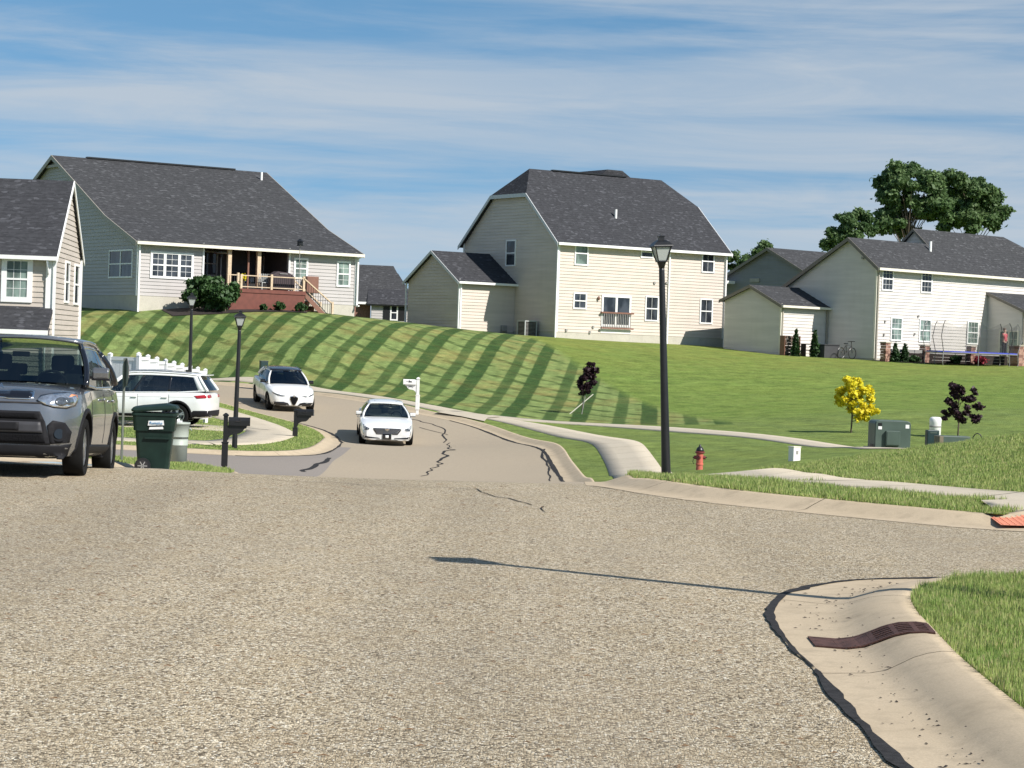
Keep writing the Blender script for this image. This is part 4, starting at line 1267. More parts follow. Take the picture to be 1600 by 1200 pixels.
# ------------------------------------------------------------------ 4: tan house at the left edge
def tan_house():
    Y = 84
    H = House('tan_house', 81, 527, Y, 4.5, 'tan two-storey house with a white-trimmed window at the left edge behind the grey car')
    H.o.z -= 1.0; H.root.location.z -= 1.0
    ze = H.front(82, 393)[1]; ov = .3
    w = -9.0
    q = H.side(125, 408); D = q[0]
    zb = q[1]
    r, zr = H.side(107.5, 281)
    r = D / 2 + .1
    s1 = (zr - ze) / r
    rm = M['roof2']
    slab3([(w, -ov, ze - s1 * ov), (.12, -ov, ze - s1 * ov), (.12, r, zr), (w, r, zr)], .13).build('roof', rm, H.root)
    slab3([(w, r, zr), (.12, r, zr), (.12, D + ov, zb), (w, D + ov, zb)], .13).build('roof', rm, H.root)
    MB().box((w / 2 - 2.4, r, zr + .03), (4.6, .25, .07)).build('ridge_vent', M['black'], H.root)
    g = -2.7
    lap_siding(H, [(0, g), (D, g), (D, ze - .05), (r, zr - .15), (0, ze - .05)], 'right', 0, M['s_tan'])
    lap_siding(H, [(w, g), (0, g), (0, ze - .03), (w, ze - .03)], 'front', 0, M['s_tan'])
    MB().bb((w, 0.15, g), (w + .15, D, ze)).build('wall', M['s_tan'], H.root)
    rake_board(H, [(.13, -ov, ze - s1 * ov), (.13, r, zr), (.13, D + ov, zb)], (.04, 0, 0), M['white'], w=.2)
    MB().bb((w, -ov - .11, ze - s1 * ov - .14), (.14, -ov + .01, ze - s1 * ov + .01)).build('gutter', M['white'], H.root)
    MB().bb((w, -ov + .015, ze - s1 * ov - .12), (0, -.03, ze - s1 * ov - .08)).build('soffit', M['gutter'], H.root)
    MB().bb((-.01, -.17, g), (.08, .10, ze - .2)).build('corner_trim', M['white'], H.root)
    MB().bb((-.28, -.10, g), (-.011, -.03, ze - .2)).build('corner_trim', M['white'], H.root)
    MB().box((.04, D, (g + ze) / 2), (.14, .14, ze - g)).build('corner_trim', M['white'], H.root)
    tubeo([(-.22, -ov - .05, ze - .35), (-.2, -.16, ze - .62), (-.2, -.16, ze - .9)], .045, M['white'], 'downspout', H.root)
    a = H.front(3.5, 399); b = H.front(50, 473)
    window(H, 'front', 0, a[0], b[0], b[1], a[1], grid=(3, 2), fr=.2, glass=M['glassg'], gridsash=(1, 1))
    obox(H, 'front', 0, a[0] - 1.1, a[0] - .8, b[1], a[1], 0, .06).build('corner_trim', M['s_tan'], H.root)
    for (p0, p1) in (((101, 407), (105.5, 474)), ((115.5, 412), (120.5, 477))):
        c0 = H.side(*p0); c1 = H.side(*p1)
        window(H, 'right', 0, c0[0], max(c1[0], c0[0] + .85), c1[1], c0[1], fr=.09)
    # lower roof over the garage
    zt = H.front(40, 478)[1]; zl = H.front(40, 505)[1]
    slab3([(w, .0, zt), (.02, .0, zt), (.02, -1.5, zl - .25), (w, -1.5, zl - .25)], .12).build('porch_roof', rm, H.root)
    MB().bb((w, -1.62, zl - .42), (.04, -1.5, zl - .25)).build('gutter', M['white'], H.root)
    lap_siding(H, [(w, g), (0, g), (0, zl - .3), (w, zl - .3)], 'front', -1.2, M['s_tan'])
    lap_siding(H, [(-1.2, g), (0, g), (0, zt - .1), (-1.2, zl - .3)], 'right', 0.0, M['s_tan'], name='siding')
    tubeo([(-.12, -1.55, zl - .42), (-.1, -1.35, zl - .75), (-.1, -1.28, g)], .045, M['white'], 'downspout', H.root)
    return H
TH = tan_house()

# ------------------------------------------------------------------ 5, 6: houses further back
def far_house_left():
    H = House('brown_house', 610, 520, 175, 12, 'low house with a dark shingle roof seen between the grey house and the cream garage')
    g = -1.5
    x0 = H.front(548, 480)[0]; x1 = H.front(645, 480)[0]
    ze = H.front(600, 473)[1]; zr = H.hit(1, 4.2, 600, 415).z
    slab3([(x0, -.4, ze), (x1, -.4, ze), (x1 - 1.0, 4.2, zr), (x0, 4.2, zr)], .15).build('roof', M['roof'], H.root)
    slab3([(x0, 9, ze), (x1, 9, ze), (x1 - 1.0, 4.2, zr), (x0, 4.2, zr)], .15).build('roof', M['roof'], H.root)
    slab3([(x1, -.4, ze), (x1 - 1, 4.2, zr), (x1, 9, ze)], .15).build('roof', M['roof'], H.root)
    xa = H.front(579, 480)[0]
    xm = H.front(572, 440)[0]
    slab3([(xm, -.9, ze - .15), (x1 + .3, -.9, ze - .15), (x1 - .7, 3.6, zr - .6), (xm + .8, 3.6, zr - .6)], .15).build('roof', M['roof2'], H.root)
    MB().bb((x0, -.0, g), (xa, .3, ze)).build('brick_wall', M['brickf'], H.root)
    lap_siding(H, [(xa, g), (x1 - .3, g), (x1 - .3, ze - .1), (xa, ze - .1)], 'front', -.5, M['s_grey'])
    MB().bb((x0, -.55, ze - .18), (xm, -.4, ze)).build('gutter', M['white'], H.root)
    a = H.front(606, 476, -.5); b = H.front(621, 501, -.5)
    window(H, 'front', -.5, a[0] + .2, b[0], b[1], a[1], fr=.1)
    obox(H, 'front', -.5, a[0] - .35, a[0] + .15, b[1], a[1], .03, .07).build('shutter', M['black'], H.root)
    obox(H, 'front', -.5, b[0] + .05, b[0] + .55, b[1], a[1], .03, .07).build('shutter', M['black'], H.root)
M['brickf'] = simple('brick_far', (0.20, 0.10, 0.075), 0.8, var=.25, vscale=8)
far_house_left()
def far_house_right():
    H = House('blue_grey_house', 1250, 555, 168, 40, 'blue-grey gabled house half hidden between the cream and the white house')
    v1, zp = H.side(1203, 387); v0, ze = H.side(1263, 424)
    v2, _ = H.side(1128, 440)
    s = (zp - ze) / (v1 - v0); zl = zp - s * (v2 - v1)
    z0 = -2
    lap_siding(H, [(v0, z0), (v2, z0), (v2, zl - .1), (v1, zp - .15), (v0, ze - .1)], 'side', 0, M['s_blue'])
    x1 = 9.0
    slab3([(-.3, v0 - .3, ze - .2), (x1, v0 - .3, ze - .2), (x1, v1, zp), (-.3, v1, zp)], .13).build('roof', M['roof'], H.root)
    slab3([(-.3, v1, zp), (x1, v1, zp), (x1, v2 + .3, zl - .2), (-.3, v2 + .3, zl - .2)], .13).build('roof', M['roof'], H.root)
    rake_board(H, [(-.31, v0 - .3, ze - .2), (-.31, v1, zp), (-.31, v2 + .3, zl - .2)], (-.05, 0, 0), M['rake'], w=.25)
    MB().bb((0.15, v0, z0), (x1, v0 + .2, ze)).build('wall', M['s_blue'], H.root)
    c = H.side(1180, 438); MB().box((-.06, c[0], c[1]), (.08, 1.0, .3)).build('gable_vent', M['balg'], H.root)
    d = H.side(1140, 440)
    # lower wing with light gutter, left
    a = H.side(1137, 442)
    MB().bb((-1.2, a[0] - 1.1, a[1] - .1), (-.3, a[0] + 1.4, a[1] + .12)).build('gutter', M['white'], H.root)
    MB().bb((-.9, a[0] + .3, z0), (-.7, a[0] + .5, a[1])).build('downspout', M['white'], H.root)
far_house_right()

# ------------------------------------------------------------------ deck in front of the porch
def deck():
    H = GH
    zf = gh['zf']; g0 = gh['g0']
    root = empty('deck', H.root.location, H.th, 'red stained wooden deck with tan rails and a staircase against the grey house', 'deck')
    P = 2.0
    xa = H.front(352, 470, -P)[0]; xb = H.front(476, 470, -P)[0]
    MB().bb((xa, -P, g0 - .5), (xb, -P + .05, zf - .22)).build('skirt', M['deckred'], root)
    MB().bb((xa, -P + .05, g0 - .5), (xa + .05, -.02, zf - .22)).build('skirt', M['deckred'], root)
    MB().bb((xb - .05, -P + .05, g0 - .5), (xb, -.02, zf - .22)).build('skirt', M['deckred'], root)
    MB().bb((xa - .04, -P - .04, zf - .21), (xb + .04, -.03, zf - .04)).build('fascia', M['deckred'], root)
    n = int(P / .145)
    for i in range(n):
        y = -P + .0 + i * P / n
        MB().bb((xa - .04, y, zf - .035), (xb + .04, y + P / n - .008, zf)).build('board', M['deckred'], root)
    zr = H.front(420, 432, -P)[1]
    y = -P + .08
    def post(px, top=.12, x=None, yy=y, w=.13, zt=None, z0=None):
        x = H.front(px, 460, yy)[0] if x is None else x
        MB().box((x, yy, ((zt or zr + top) + (z0 or zf)) / 2), (w, w, (zt or zr + top) - (z0 or zf))).build('post', M['cedar'], root, bev=.01)
        return x
    xs_ = [post(371), post(376, .05), post(423.5)]
    # columns holding the porch roof
    for px in (356.5, 402.5):
        x = H.front(px, 430, -.05)[0]
        MB().box((x, -.12, (gh['zh'] + zf) / 2), (.22, .20, gh['zh'] - zf - .004)).build('column', M['cedar'], root)
    x = H.front(390, 430, 0.0)[0]
    MB().box((x, .22, (gh['zh'] + zf) / 2), (.1, .1, gh['zh'] - zf - .004)).build('column', M['cedbrown'], root)
    xe = xb - .06
    def rail(x0, x1):
        MB().bb((x0, y - .05, zr - .03), (x1, y + .05, zr + .02)).build('rail', M['cedar'], root)
        MB().bb((x0, y - .03, zf + .09), (x1, y + .03, zf + .14)).build('rail', M['cedar'], root)
        k = max(2, int((x1 - x0) / .125))
        for i in range(1, k):
            xx = x0 + (x1 - x0) * i / k
            MB().box((xx, y, (zr + zf) / 2 + .04), (.018, .018, zr - zf - .17)).build('baluster', M['black'], root)
    rail(xs_[1] + .07, xs_[2] - .07); rail(xs_[2] + .07, xe - .07); rail(xa + .1, xs_[0] - .07)
    post(0, .1, x=xe); post(0, .1, x=xe, yy=-.7)
    # side rail pieces and the staircase going down to the right
    st = empty('staircase'); st.parent = root
    ns = 6; rise = (zf - (g0 - .05)) / (ns + 1)
    H0 = zf; run = .30
    xw0, xw1 = xb + .04, xb + .04
    ya, yb = -P + .05, -.55
    for i in range(ns):
        z = zf - rise * (i + 1)
        MB().bb((xb + .04 + run * i, ya, z - .04), (xb + .04 + run * (i + 1) + .02, yb, z)).build('tread', M['cedar' if i < 1 else 'deckred'], st)
        MB().bb((xb + .04 + run * i, ya + .02, z - rise + .0), (xb + .07 + run * i, yb - .02, z - .042)).build('riser', M['cedar' if i < 2 else 'cedbrown'], st)
    xend = xb + .04 + run * ns
    for yy in (ya - .03, yb + .03):
        MB().prism([(xb + .04, yy - .02, zf - .05), (xb + .04, yy - .02, zf - .36), (xend, yy - .02, zf - rise * ns - .40), (xend, yy - .02, zf - rise * ns - .0)], (0, .04, 0)).build('stringer', M['cedbrown'], st)
        MB().box((xend - .05, yy, zf - rise * ns + .42), (.12, .12, 1.35)).build('post', M['cedar'], st)
        a = Vector((xe if yy < -1 else xe, yy, zr + .02)); b = Vector((xend - .05, yy, zf - rise * ns + 1.02))
        MB().prism([a + Vector((0, -.045, 0)), b + Vector((0, -.045, 0)), b + Vector((0, -.045, -.08)), a + Vector((0, -.045, -.08))], (0, .09, 0)).build('rail', M['cedar'], st)
        c = Vector((xb + .05, yy, zf + .10)); d = Vector((xend - .05, yy, zf - rise * ns + .12))
        MB().prism([c + Vector((0, -.02, 0)), d + Vector((0, -.02, 0)), d + Vector((0, -.02, -.05)), c + Vector((0, -.02, -.05))], (0, .04, 0)).build('rail', M['black'], st)
        for k in range(1, 12):
            t = k / 12; p = a.lerp(b, t); q = c.lerp(d, t)
            MB().box((p.x, yy, (p.z + q.z) / 2 - .02), (.018, .018, p.z - q.z - .05)).build('baluster', M['black'], st)
    return root, dict(xa=xa, xb=xb, P=P, zr=zr)
DK, dk = deck()
# ================================================================== street furniture
def Gl(x, y): return G(x, y) + LUP
M['lens'] = None
def frosted():
    m, nt, b = new_mat('lantern_glass')
    b.inputs['Base Color'].default_value = (0.62, 0.66, 0.62, 1); setp(b, rough=0.35, spec=0.5, trans=0.35)
    return m
M['lens'] = frosted()
LAMP_GROUP = 'black street lamps with lanterns'
def street_lamp(loc, h=4.2, lean=0.0, label='', scale=1.0):
    root = empty('street_lamp', loc, 0, label, 'street lamp', LAMP_GROUP)
    root.rotation_euler = (0, lean, R(12))
    hp = h - 0.52
    MB().lathe([(.085, -.3), (.085, .0), (.078, .35), (.072, 1.0), (.050, hp - .12), (.045, hp - .05)], n=16).build('pole', M['black'], root, smooth=True)
    MB().lathe([(.042, hp - .10), (.062, hp - .02), (.082, hp + .03), (.085, hp + .045)], n=16).build('collar', M['black'], root, smooth=True)
    # four-sided lantern, wider at the top
    b0, t0, zb, zt = .075, .142, hp + .045, hp + .30
    n4 = [(1, 1), (-1, 1), (-1, -1), (1, -1)]
    q = MB()
    for k in range(4):
        a, b = n4[k], n4[(k + 1) % 4]
        q2 = MB().prism([(a[0] * b0 * .93, a[1] * b0 * .93, zb), (b[0] * b0 * .93, b[1] * b0 * .93, zb), (b[0] * t0 * .95, b[1] * t0 * .95, zt), (a[0] * t0 * .95, a[1] * t0 * .95, zt)], (-(a[0] + b[0]) * .002, -(a[1] + b[1]) * .002, 0))
        q2.build('lantern_pane', M['lens'], root)
    f = MB()
    for a in n4: f.tube([(a[0] * b0, a[1] * b0, zb), (a[0] * t0, a[1] * t0, zt)], .011, 6)
    for z, r in ((zb, b0), (zt, t0)):
        for k in range(4):
            a, b = n4[k], n4[(k + 1) % 4]
            f.box(((a[0] + b[0]) / 2 * r, (a[1] + b[1]) / 2 * r, z), (abs(a[0] - b[0]) * r + .025, abs(a[1] - b[1]) * r + .025, .025))
    f.build('lantern_frame', M['black'], root)
    MB().lathe([(.245, zt + .005), (.235, zt + .025), (.17, zt + .075), (.09, zt + .115), (.065, zt + .12), (.065, zt + .165), (.078, zt + .172), (.078, zt + .185), (.022, zt + .195), (.015, zt + .22)], n=4, sq=True).build('lantern_cap', M['black'], root)
    MB().lathe([(.04, hp + .05), (.055, hp + .12), (.045, hp + .24), (.02, hp + .27)], n=12).build('bulb', M['white'], root, smooth=True)
    return root
p = U(1041, 741, 38.5)
street_lamp((p.x, p.y, p.z - .05), 4.22, R(-3.4), 'tall black street lamp in front of the cream house, between the sidewalk and the hydrant')
p = U(366, 706, 65); street_lamp((p.x, p.y, p.z), 4.17, R(0.6), 'black street lamp beside the near black mailbox, in front of the grey house bushes')
p = U(295.5, 628, 80); street_lamp((p.x, p.y, p.z - .3), 4.25, R(-.3), 'black street lamp rising behind the white vinyl fence')
street_lamp((3.48, 13.9, .1), 4.25, 0, 'black street lamp on the near right lawn whose shadow crosses the road')

# mailboxes on carved posts
def mailbox(px, py, Y, h, mat, label, side=1, rz=0.0, numbers=False):
    p = U(px, py, Y)
    root = empty('mailbox', (p.x, p.y, p.z), rz, label, 'mailbox', 'post-mounted mailboxes along the street')
    MB().box((0, 0, h / 2 - .15), (.105, .105, h + .3)).build('post', mat, root, bev=.006)
    MB().box((0, 0, .28), (.15, .15, .56)).box((0, 0, .575), (.175, .175, .03)).build('post_sleeve', mat, root, bev=.006)
    MB().lathe([(.10, h), (.10, h + .03), (.02, h + .075)], n=4, sq=True).build('post_cap', mat, root)
    s = side
    # arm bracket with its curved brace
    pts = [(s * .055, 0, .62)]
    for k in range(7):
        a = math.pi / 2 * k / 6
        pts.append((s * (.08 + .20 * (1 - math.cos(a))), 0, .66 + .13 * math.sin(a)))
    pts += [(s * .34, 0, .80), (s * .40, 0, .84), (s * .46, 0, .92), (s * .50, 0, .93), (s * .52, 0, .99), (s * .055, 0, .99)]
    MB().prism([(x, -.03, z) for x, y, z in pts], (0, .06, 0)).build('bracket', mat, root)
    # box with arched top, door towards the street (end of the arm)
    bx = MB(); prof = [(-.085, 0), (.085, 0), (.085, .12)] + [(.085 * math.cos(a), .12 + .085 * math.sin(a)) for a in [math.pi * k / 8 for k in range(1, 8)]] + [(-.085, .12)]
    bx.prism([(s * .07, y, .992 + z) for y, z in prof], (s * .50, 0, 0))
    bx.build('box', mat, root, bev=.004)
    MB().prism([(s * .571, y * 1.06, .990 + z * 1.04) for y, z in prof], (s * .018, 0, 0)).build('door', mat, root)
    MB().box((s * .30, -.092, 1.10), (.12, .012, .025)).box((s * .35, -.094, 1.13), (.02, .012, .09)).build('flag', M['dark'], root)
    if numbers:
        for k, ch_ in enumerate('1992'):
            pass
    return root
mailbox(350.5, 728, 54, 1.22, M['black'], 'black mailbox on a post at the near grass corner, closest to the green bin', 1, R(4))
mailbox(460.5, 696, 72.5, 1.13, M['black'], 'black mailbox on a post in the grass tip in front of the farther white car', 1, R(-4))
mailbox(652, 640, 88.5, 1.22, M['white'], 'white mailbox on a white post at the foot of the striped hill', -1, R(-3))

def text_obj(txt, size, mat, parent, loc, rot, name='lettering', ext=.002):
    cu = bpy.data.curves.new(name, 'FONT'); cu.body = txt; cu.size = size; cu.extrude = ext; cu.resolution_u = 2
    cu.align_x = 'CENTER'; cu.align_y = 'CENTER'
    o = bpy.data.objects.new('tmp', cu); COL.objects.link(o)
    dg = bpy.context.evaluated_depsgraph_get(); dg.update()
    me = bpy.data.meshes.new_from_object(o.evaluated_get(dg))
    bpy.data.objects.remove(o)
    me.materials.clear(); me.materials.append(mat)
    q = link(name, me, parent, loc); q.rotation_euler = rot
    return q
mb_w = [o for o in bpy.data.objects if o.get('label', '').startswith('white mailbox')][0]
text_obj('3992', .10, M['dark'], mb_w, (-.29, -.036, .90), (R(90), 0, 0))
text_obj('U.S. MAIL', .055, M['dark'], mb_w, (-.36, -.090, 1.13), (R(90), 0, 0))

# green wheeled bin
M['bin'] = simple('bin_green', (0.008, 0.022, 0.016), 0.5, spec=0.3, var=.25, vscale=5, bump=.08)
M['bin2'] = simple('bin_pale', (0.36, 0.40, 0.35), 0.5, var=.1)
def wheeled_bin():
    p = U(240, 738.5, 37.5)
    root = empty('wheeled_bin', (p.x, p.y, p.z), R(6), 'dark green wheeled rubbish bin with white stickers beside the grey car', 'rubbish bin')
    w0, w1, d0, d1, h = .50, .68, .52, .74, 1.00
    def ring(w, d, z, r=.06):
        o = []
        for sx, sy, a0 in ((1, 1, 0), (-1, 1, 90), (-1, -1, 180), (1, -1, 270)):
            for k in range(4):
                a = R(a0 + k * 30); o.append((sx * (w / 2 - r) + r * math.cos(a), sy * (d / 2 - r) + r * math.sin(a), z))
        return o
    b = MB(); rings = [ring(w0 + (w1 - w0) * t, d0 + (d1 - d0) * t, h * t + .02) for t in (0, .25, .5, .70)]
    rings += [ring(w0 + (w1 - w0) * .70 + .05, d0 + (d1 - d0) * .70 + .05, h * .72), ring(w1 + .04, d1 + .04, h * .97), ring(w1 + .07, d1 + .07, h * .975), ring(w1 + .07, d1 + .07, h + .02)]
    n = 16
    for r_ in rings: b.v += r_
    for i in range(len(rings) - 1):
        for k in range(n): b.f.append((i * n + k, i * n + (k + 1) % n, (i + 1) * n + (k + 1) % n, (i + 1) * n + k))
    b.f.append(tuple(reversed(range(n)))); b.f.append(tuple((len(rings) - 1) * n + k for k in range(n)))
    body = b.build('body', M['bin'], root, smooth=False)
    # lid slightly ajar, sagging
    l = MB(); m_ = []
    for (sc, z, dz) in ((1.0, 1.035, 0), (1.02, 1.065, .0), (.93, 1.105, .0), (.55, 1.135, 0)):
        m_.append([(x * sc, y * sc, z + .045 * (x + .37) / .74 + .02 * math.sin(x * 9) * sc) for x, y, _ in ring(w1 + .08, d1 + .08, 0)])
    for r_ in m_: l.v += r_
    for i in range(len(m_) - 1):
        for k in range(n): l.f.append((i * n + k, i * n + (k + 1) % n, (i + 1) * n + (k + 1) % n, (i + 1) * n + k))
    l.f.append(tuple(reversed(range(n)))); l.f.append(tuple((len(m_) - 1) * n + k for k in range(n)))
    l.build('lid', M['bin'], root)
    MB().tube([(w1 / 2 + .02, -.22, .93), (w1 / 2 + .075, -.22, .96), (w1 / 2 + .075, .22, .96), (w1 / 2 + .02, .22, .93)], .016, 8).build('handle', M['bin'], root, smooth=True)
    MB().box((.06, -.335, .60), (.42, .05, .03)).build('lift_bar', M['bin'], root)
    for y in (-.33, .33):
        wd = empty('wheel', (-.17, y, .13)); wd.parent = root
        MB().tube([(0, -.03, 0), (0, .03, 0)], .135, 20).build('tyre', M['black'], wd)
        for k in range(6):
            a = k * math.pi / 3
            MB().box((.045 * math.cos(a), -.034 if y < 0 else .034, .045 * math.sin(a)), (.07, .012, .014), ry=-a).build('spoke', M['balg'], wd)
        MB().tube([(0, -.038, 0), (0, .038, 0)], .095, 20).build('rim', M['dark'], wd)
    st = M['white']
    def face_y(z): return -(d0 + (d1 - d0) * z / h + .05) / 2 - .012
    z = .86
    for (x0, x1, z0, z1) in ((-.10, .17, .81, .89), (-.08, .16, .745, .785)):
        MB().prism([(x0, face_y(z0), z0), (x1, face_y(z0), z0 + .012), (x1 - .01, face_y(z1), z1 + .012), (x0 + .01, face_y(z1), z1)], (0, -.004, 0)).build('sticker', st, root)
    M['blue_ink'] = simple('blue_ink', (0.05, .22, .42), .5)
    text_obj('Rumpke', .065, M['blue_ink'], root, (.035, face_y(.85) - .012, .855), (R(97), 0, 0))
    return root
wheeled_bin()
def round_bin():
    p = U(277, 716, 39.8)
    root = empty('round_bin', (p.x, p.y, p.z - .05), 0, 'pale green round dustbin behind the dark green wheeled bin', 'dustbin')
    MB().lathe([(.17, 0), (.175, .28), (.185, .285), (.185, .30), (.178, .305), (.20, .66), (.215, .665), (.215, .70), (.195, .70), (.185, .4)], n=24).build('body', M['bin2'], root, smooth=True)
    MB().box((-.05, -.02, .70), (.22, .2, .05)).lathe([(.02, .68), (.09, .72), (.06, .80), (.01, .82)], (-.06, 0, 0), 7).build('bag', M['white'], root)
    MB().tube([(.21, -.05, .6), (.24, 0, .56), (.21, .05, .6)], .01, 6).build('handle', M['bin2'], root)
round_bin()

def stop_sign():
    p = U(190.5, 703, 46)
    root = empty('stop_sign', (p.x, p.y, p.z), R(-67), 'octagonal road sign seen nearly edge-on from behind, by the grey car', 'road sign')
    s_ = simple('sign_back', (0.30, 0.29, 0.28), .45, metal=.5)
    M['steel'] = s_
    MB().box((0, 0, .85), (.06, .04, 2.1)).build('post', simple('post_green', (0.12, .13, .11), .6), root)
    oc = [(.31 * math.cos(R(22.5 + 45 * k)), 0, 1.62 + .31 * math.sin(R(22.5 + 45 * k))) for k in range(8)]
    MB().prism([(x, .024, z) for x, y, z in oc], (0, .006, 0)).build('plate_back', s_, root)
    red = simple('sign_red', (.45, .02, .02), .4)
    MB().prism([(x * .98, .0305, 1.62 + (z - 1.62) * .98) for x, y, z in oc], (0, .002, 0)).build('plate_face', red, root)
    text_obj('STOP', .22, M['white'], root, (0, .035, 1.62), (R(90), 0, R(180)), ext=.001)
stop_sign()

# white vinyl fence behind the driveway
def vinyl_fence(name, pts, h, label, nsec, drop=None, post_over=.03, scallop=0.0):
    """pts: list of (px, py, Y) for the tops of the end posts"""
    a, b = U(*pts[0]), U(*pts[1])
    root = empty(name, (a.x, a.y, a.z - h), math.atan2(b.y - a.y, b.x - a.x), label, 'fence')
    L_ = (b - a).xy.length; dz = b.z - a.z
    for k in range(nsec + 1):
        t = k / nsec; z = dz * t
        MB().box((L_ * t, 0, (h + post_over) / 2 + z - .1), (.127, .127, h + post_over + .2)).build('post', M['vinyl'], root)
        MB().lathe([(.10, h + post_over + z), (.10, h + post_over + z + .03), (.02, h + post_over + z + .08)], (L_ * t, 0, 0), 4, sq=True).build('post_cap', M['vinyl'], root)
    for k in range(nsec):
        x0 = L_ * k / nsec + .065; x1 = L_ * (k + 1) / nsec - .065; z = dz * (k + .5) / nsec
        MB().bb((x0, -.045, h - .14 + z), (x1, .045, h - .02 + z)).build('rail', M['vinyl'], root)
        MB().bb((x0, -.045, .06 + z), (x1, .045, .18 + z)).build('rail', M['vinyl'], root)
        nb = max(2, int((x1 - x0) / .17))
        for i in range(nb):
            xa = x0 + (x1 - x0) * i / nb + .004; xb = x0 + (x1 - x0) * (i + 1) / nb - .004
            MB().bb((xa, -.018, .17 + z), (xb, .018, h - .13 + z)).build('board', M['vinyl'], root)
    return root
M['vinyl'] = simple('white_vinyl', (0.70, 0.71, 0.71), .35, var=.03)
vinyl_fence('vinyl_fence', [(128, 553, 78), (217, 558, 77)], 1.75, 'white vinyl fence stretch between the grey car and the fence corner, facing the viewer', 2)
vinyl_fence('vinyl_fence', [(217, 555, 77.2), (321, 580, 87.0)], 1.75, 'white vinyl fence run with many capped posts going back towards the road', 8)
vinyl_fence('vinyl_fence', [(227, 585, 77.3), (323, 594, 79.5)], 1.5, 'low white vinyl fence stretch right behind the parked white car', 2)

# hydrant
def hydrant():
    p = U(1092.5, 738, 58)
    root = empty('fire_hydrant', (p.x, p.y, p.z - .01), R(-20), 'red fire hydrant with a black bonnet on the lawn right of the lamp', 'fire hydrant')
    red = simple('hydrant_red', (0.52, 0.13, 0.09), .55, var=.15, vscale=10)
    dr = simple('hydrant_dark_red', (0.16, 0.03, 0.03), .5)
    s = .88
    MB().lathe([(.14 * s, -.05), (.14 * s, .025), (.105 * s, .03), (.10 * s, .20), (.115 * s, .205), (.115 * s, .24), (.10 * s, .245), (.105 * s, .50), (.11 * s, .51)], n=20).build('barrel', red, root, smooth=False)
    MB().lathe([(.135 * s, .51), (.145 * s, .52), (.145 * s, .55), (.125 * s, .56)], n=20).build('bonnet_flange', dr, root)
    MB().lathe([(.12 * s, .56), (.115 * s, .60), (.085 * s, .655), (.045 * s, .685), (.03 * s, .70), (.028 * s, .735), (.01, .74)], n=16).build('bonnet', M['black'], root, smooth=True)
    MB().lathe([(.155 * s, -.0), (.155 * s, .03)], n=20).build('base_flange', dr, root)
    for ang, rr, ln in ((200, .055, .06), (20, .055, .06), (262, .075, .05)):
        a = R(ang)
        v = Vector((math.cos(a), math.sin(a), 0)); c = Vector((0, 0, .40))
        MB().tube([c + v * .07, c + v * (.09 + ln)], rr * s, 14).build('outlet', dr, root)
        MB().tube([c + v * (.09 + ln), c + v * (.125 + ln)], .018, 5).build('outlet_nut', M['black'], root)
    MB().tube([(-.155, -.05, .37), (-.17, -.05, .28), (-.135, -.06, .22)], .008, 6).build('chain', M['black'], root)
hydrant()

M['tgreen'] = simple('utility_green', (0.065, 0.095, 0.078), .5, var=.12, vscale=3)
M['tgreen2'] = simple('utility_dark_green', (0.012, 0.035, 0.035), .45, var=.1)
def transformer():
    p = U(1390, 703, 66)
    root = empty('transformer_box', (p.x, p.y, p.z), R(4), 'large grey-green utility transformer box on a pad beside the path', 'utility box')
    w, d, h = 1.08, .85, .88
    MB().box((0, .1, -.12), (1.3, 1.1, .38)).build('pad', M['conc2'], root, bev=.01)
    pr = [(-w / 2, .07), (w / 2, .07), (w / 2, h - .1), (w / 2 - .03, h - .03), (w / 2 - .1, h), (-w / 2 + .1, h), (-w / 2 + .03, h - .03), (-w / 2, h - .1)]
    MB().prism([(x, -.30, z) for x, z in pr], (0, d, 0)).build('housing', M['tgreen'], root, bev=.012)
    MB().prism([(x * .98, -.36, z * .985 + .004) for x, z in pr], (0, .058, 0)).build('hood', M['tgreen'], root, bev=.012)
    MB().box((-.02, -.41, .36), (.42, .10, .44)).build('front_cover', M['tgreen'], root, bev=.012)
    MB().box((-.02, -.465, .36), (.36, .012, .38)).build('cover_panel', M['tgreen'], root)
    MB().box((-.40, -.366, .76), (.11, .01, .09)).build('sticker', M['black'], root)
    MB().box((-.40, -.366, .66), (.11, .01, .09)).build('sticker', M['white'], root)
    MB().box((.42, -.366, .72), (.11, .01, .11)).build('sticker', M['white'], root)
    MB().box((-.62, -.25, .12), (.1, .1, .1)).build('lock', M['black'], root)
transformer()
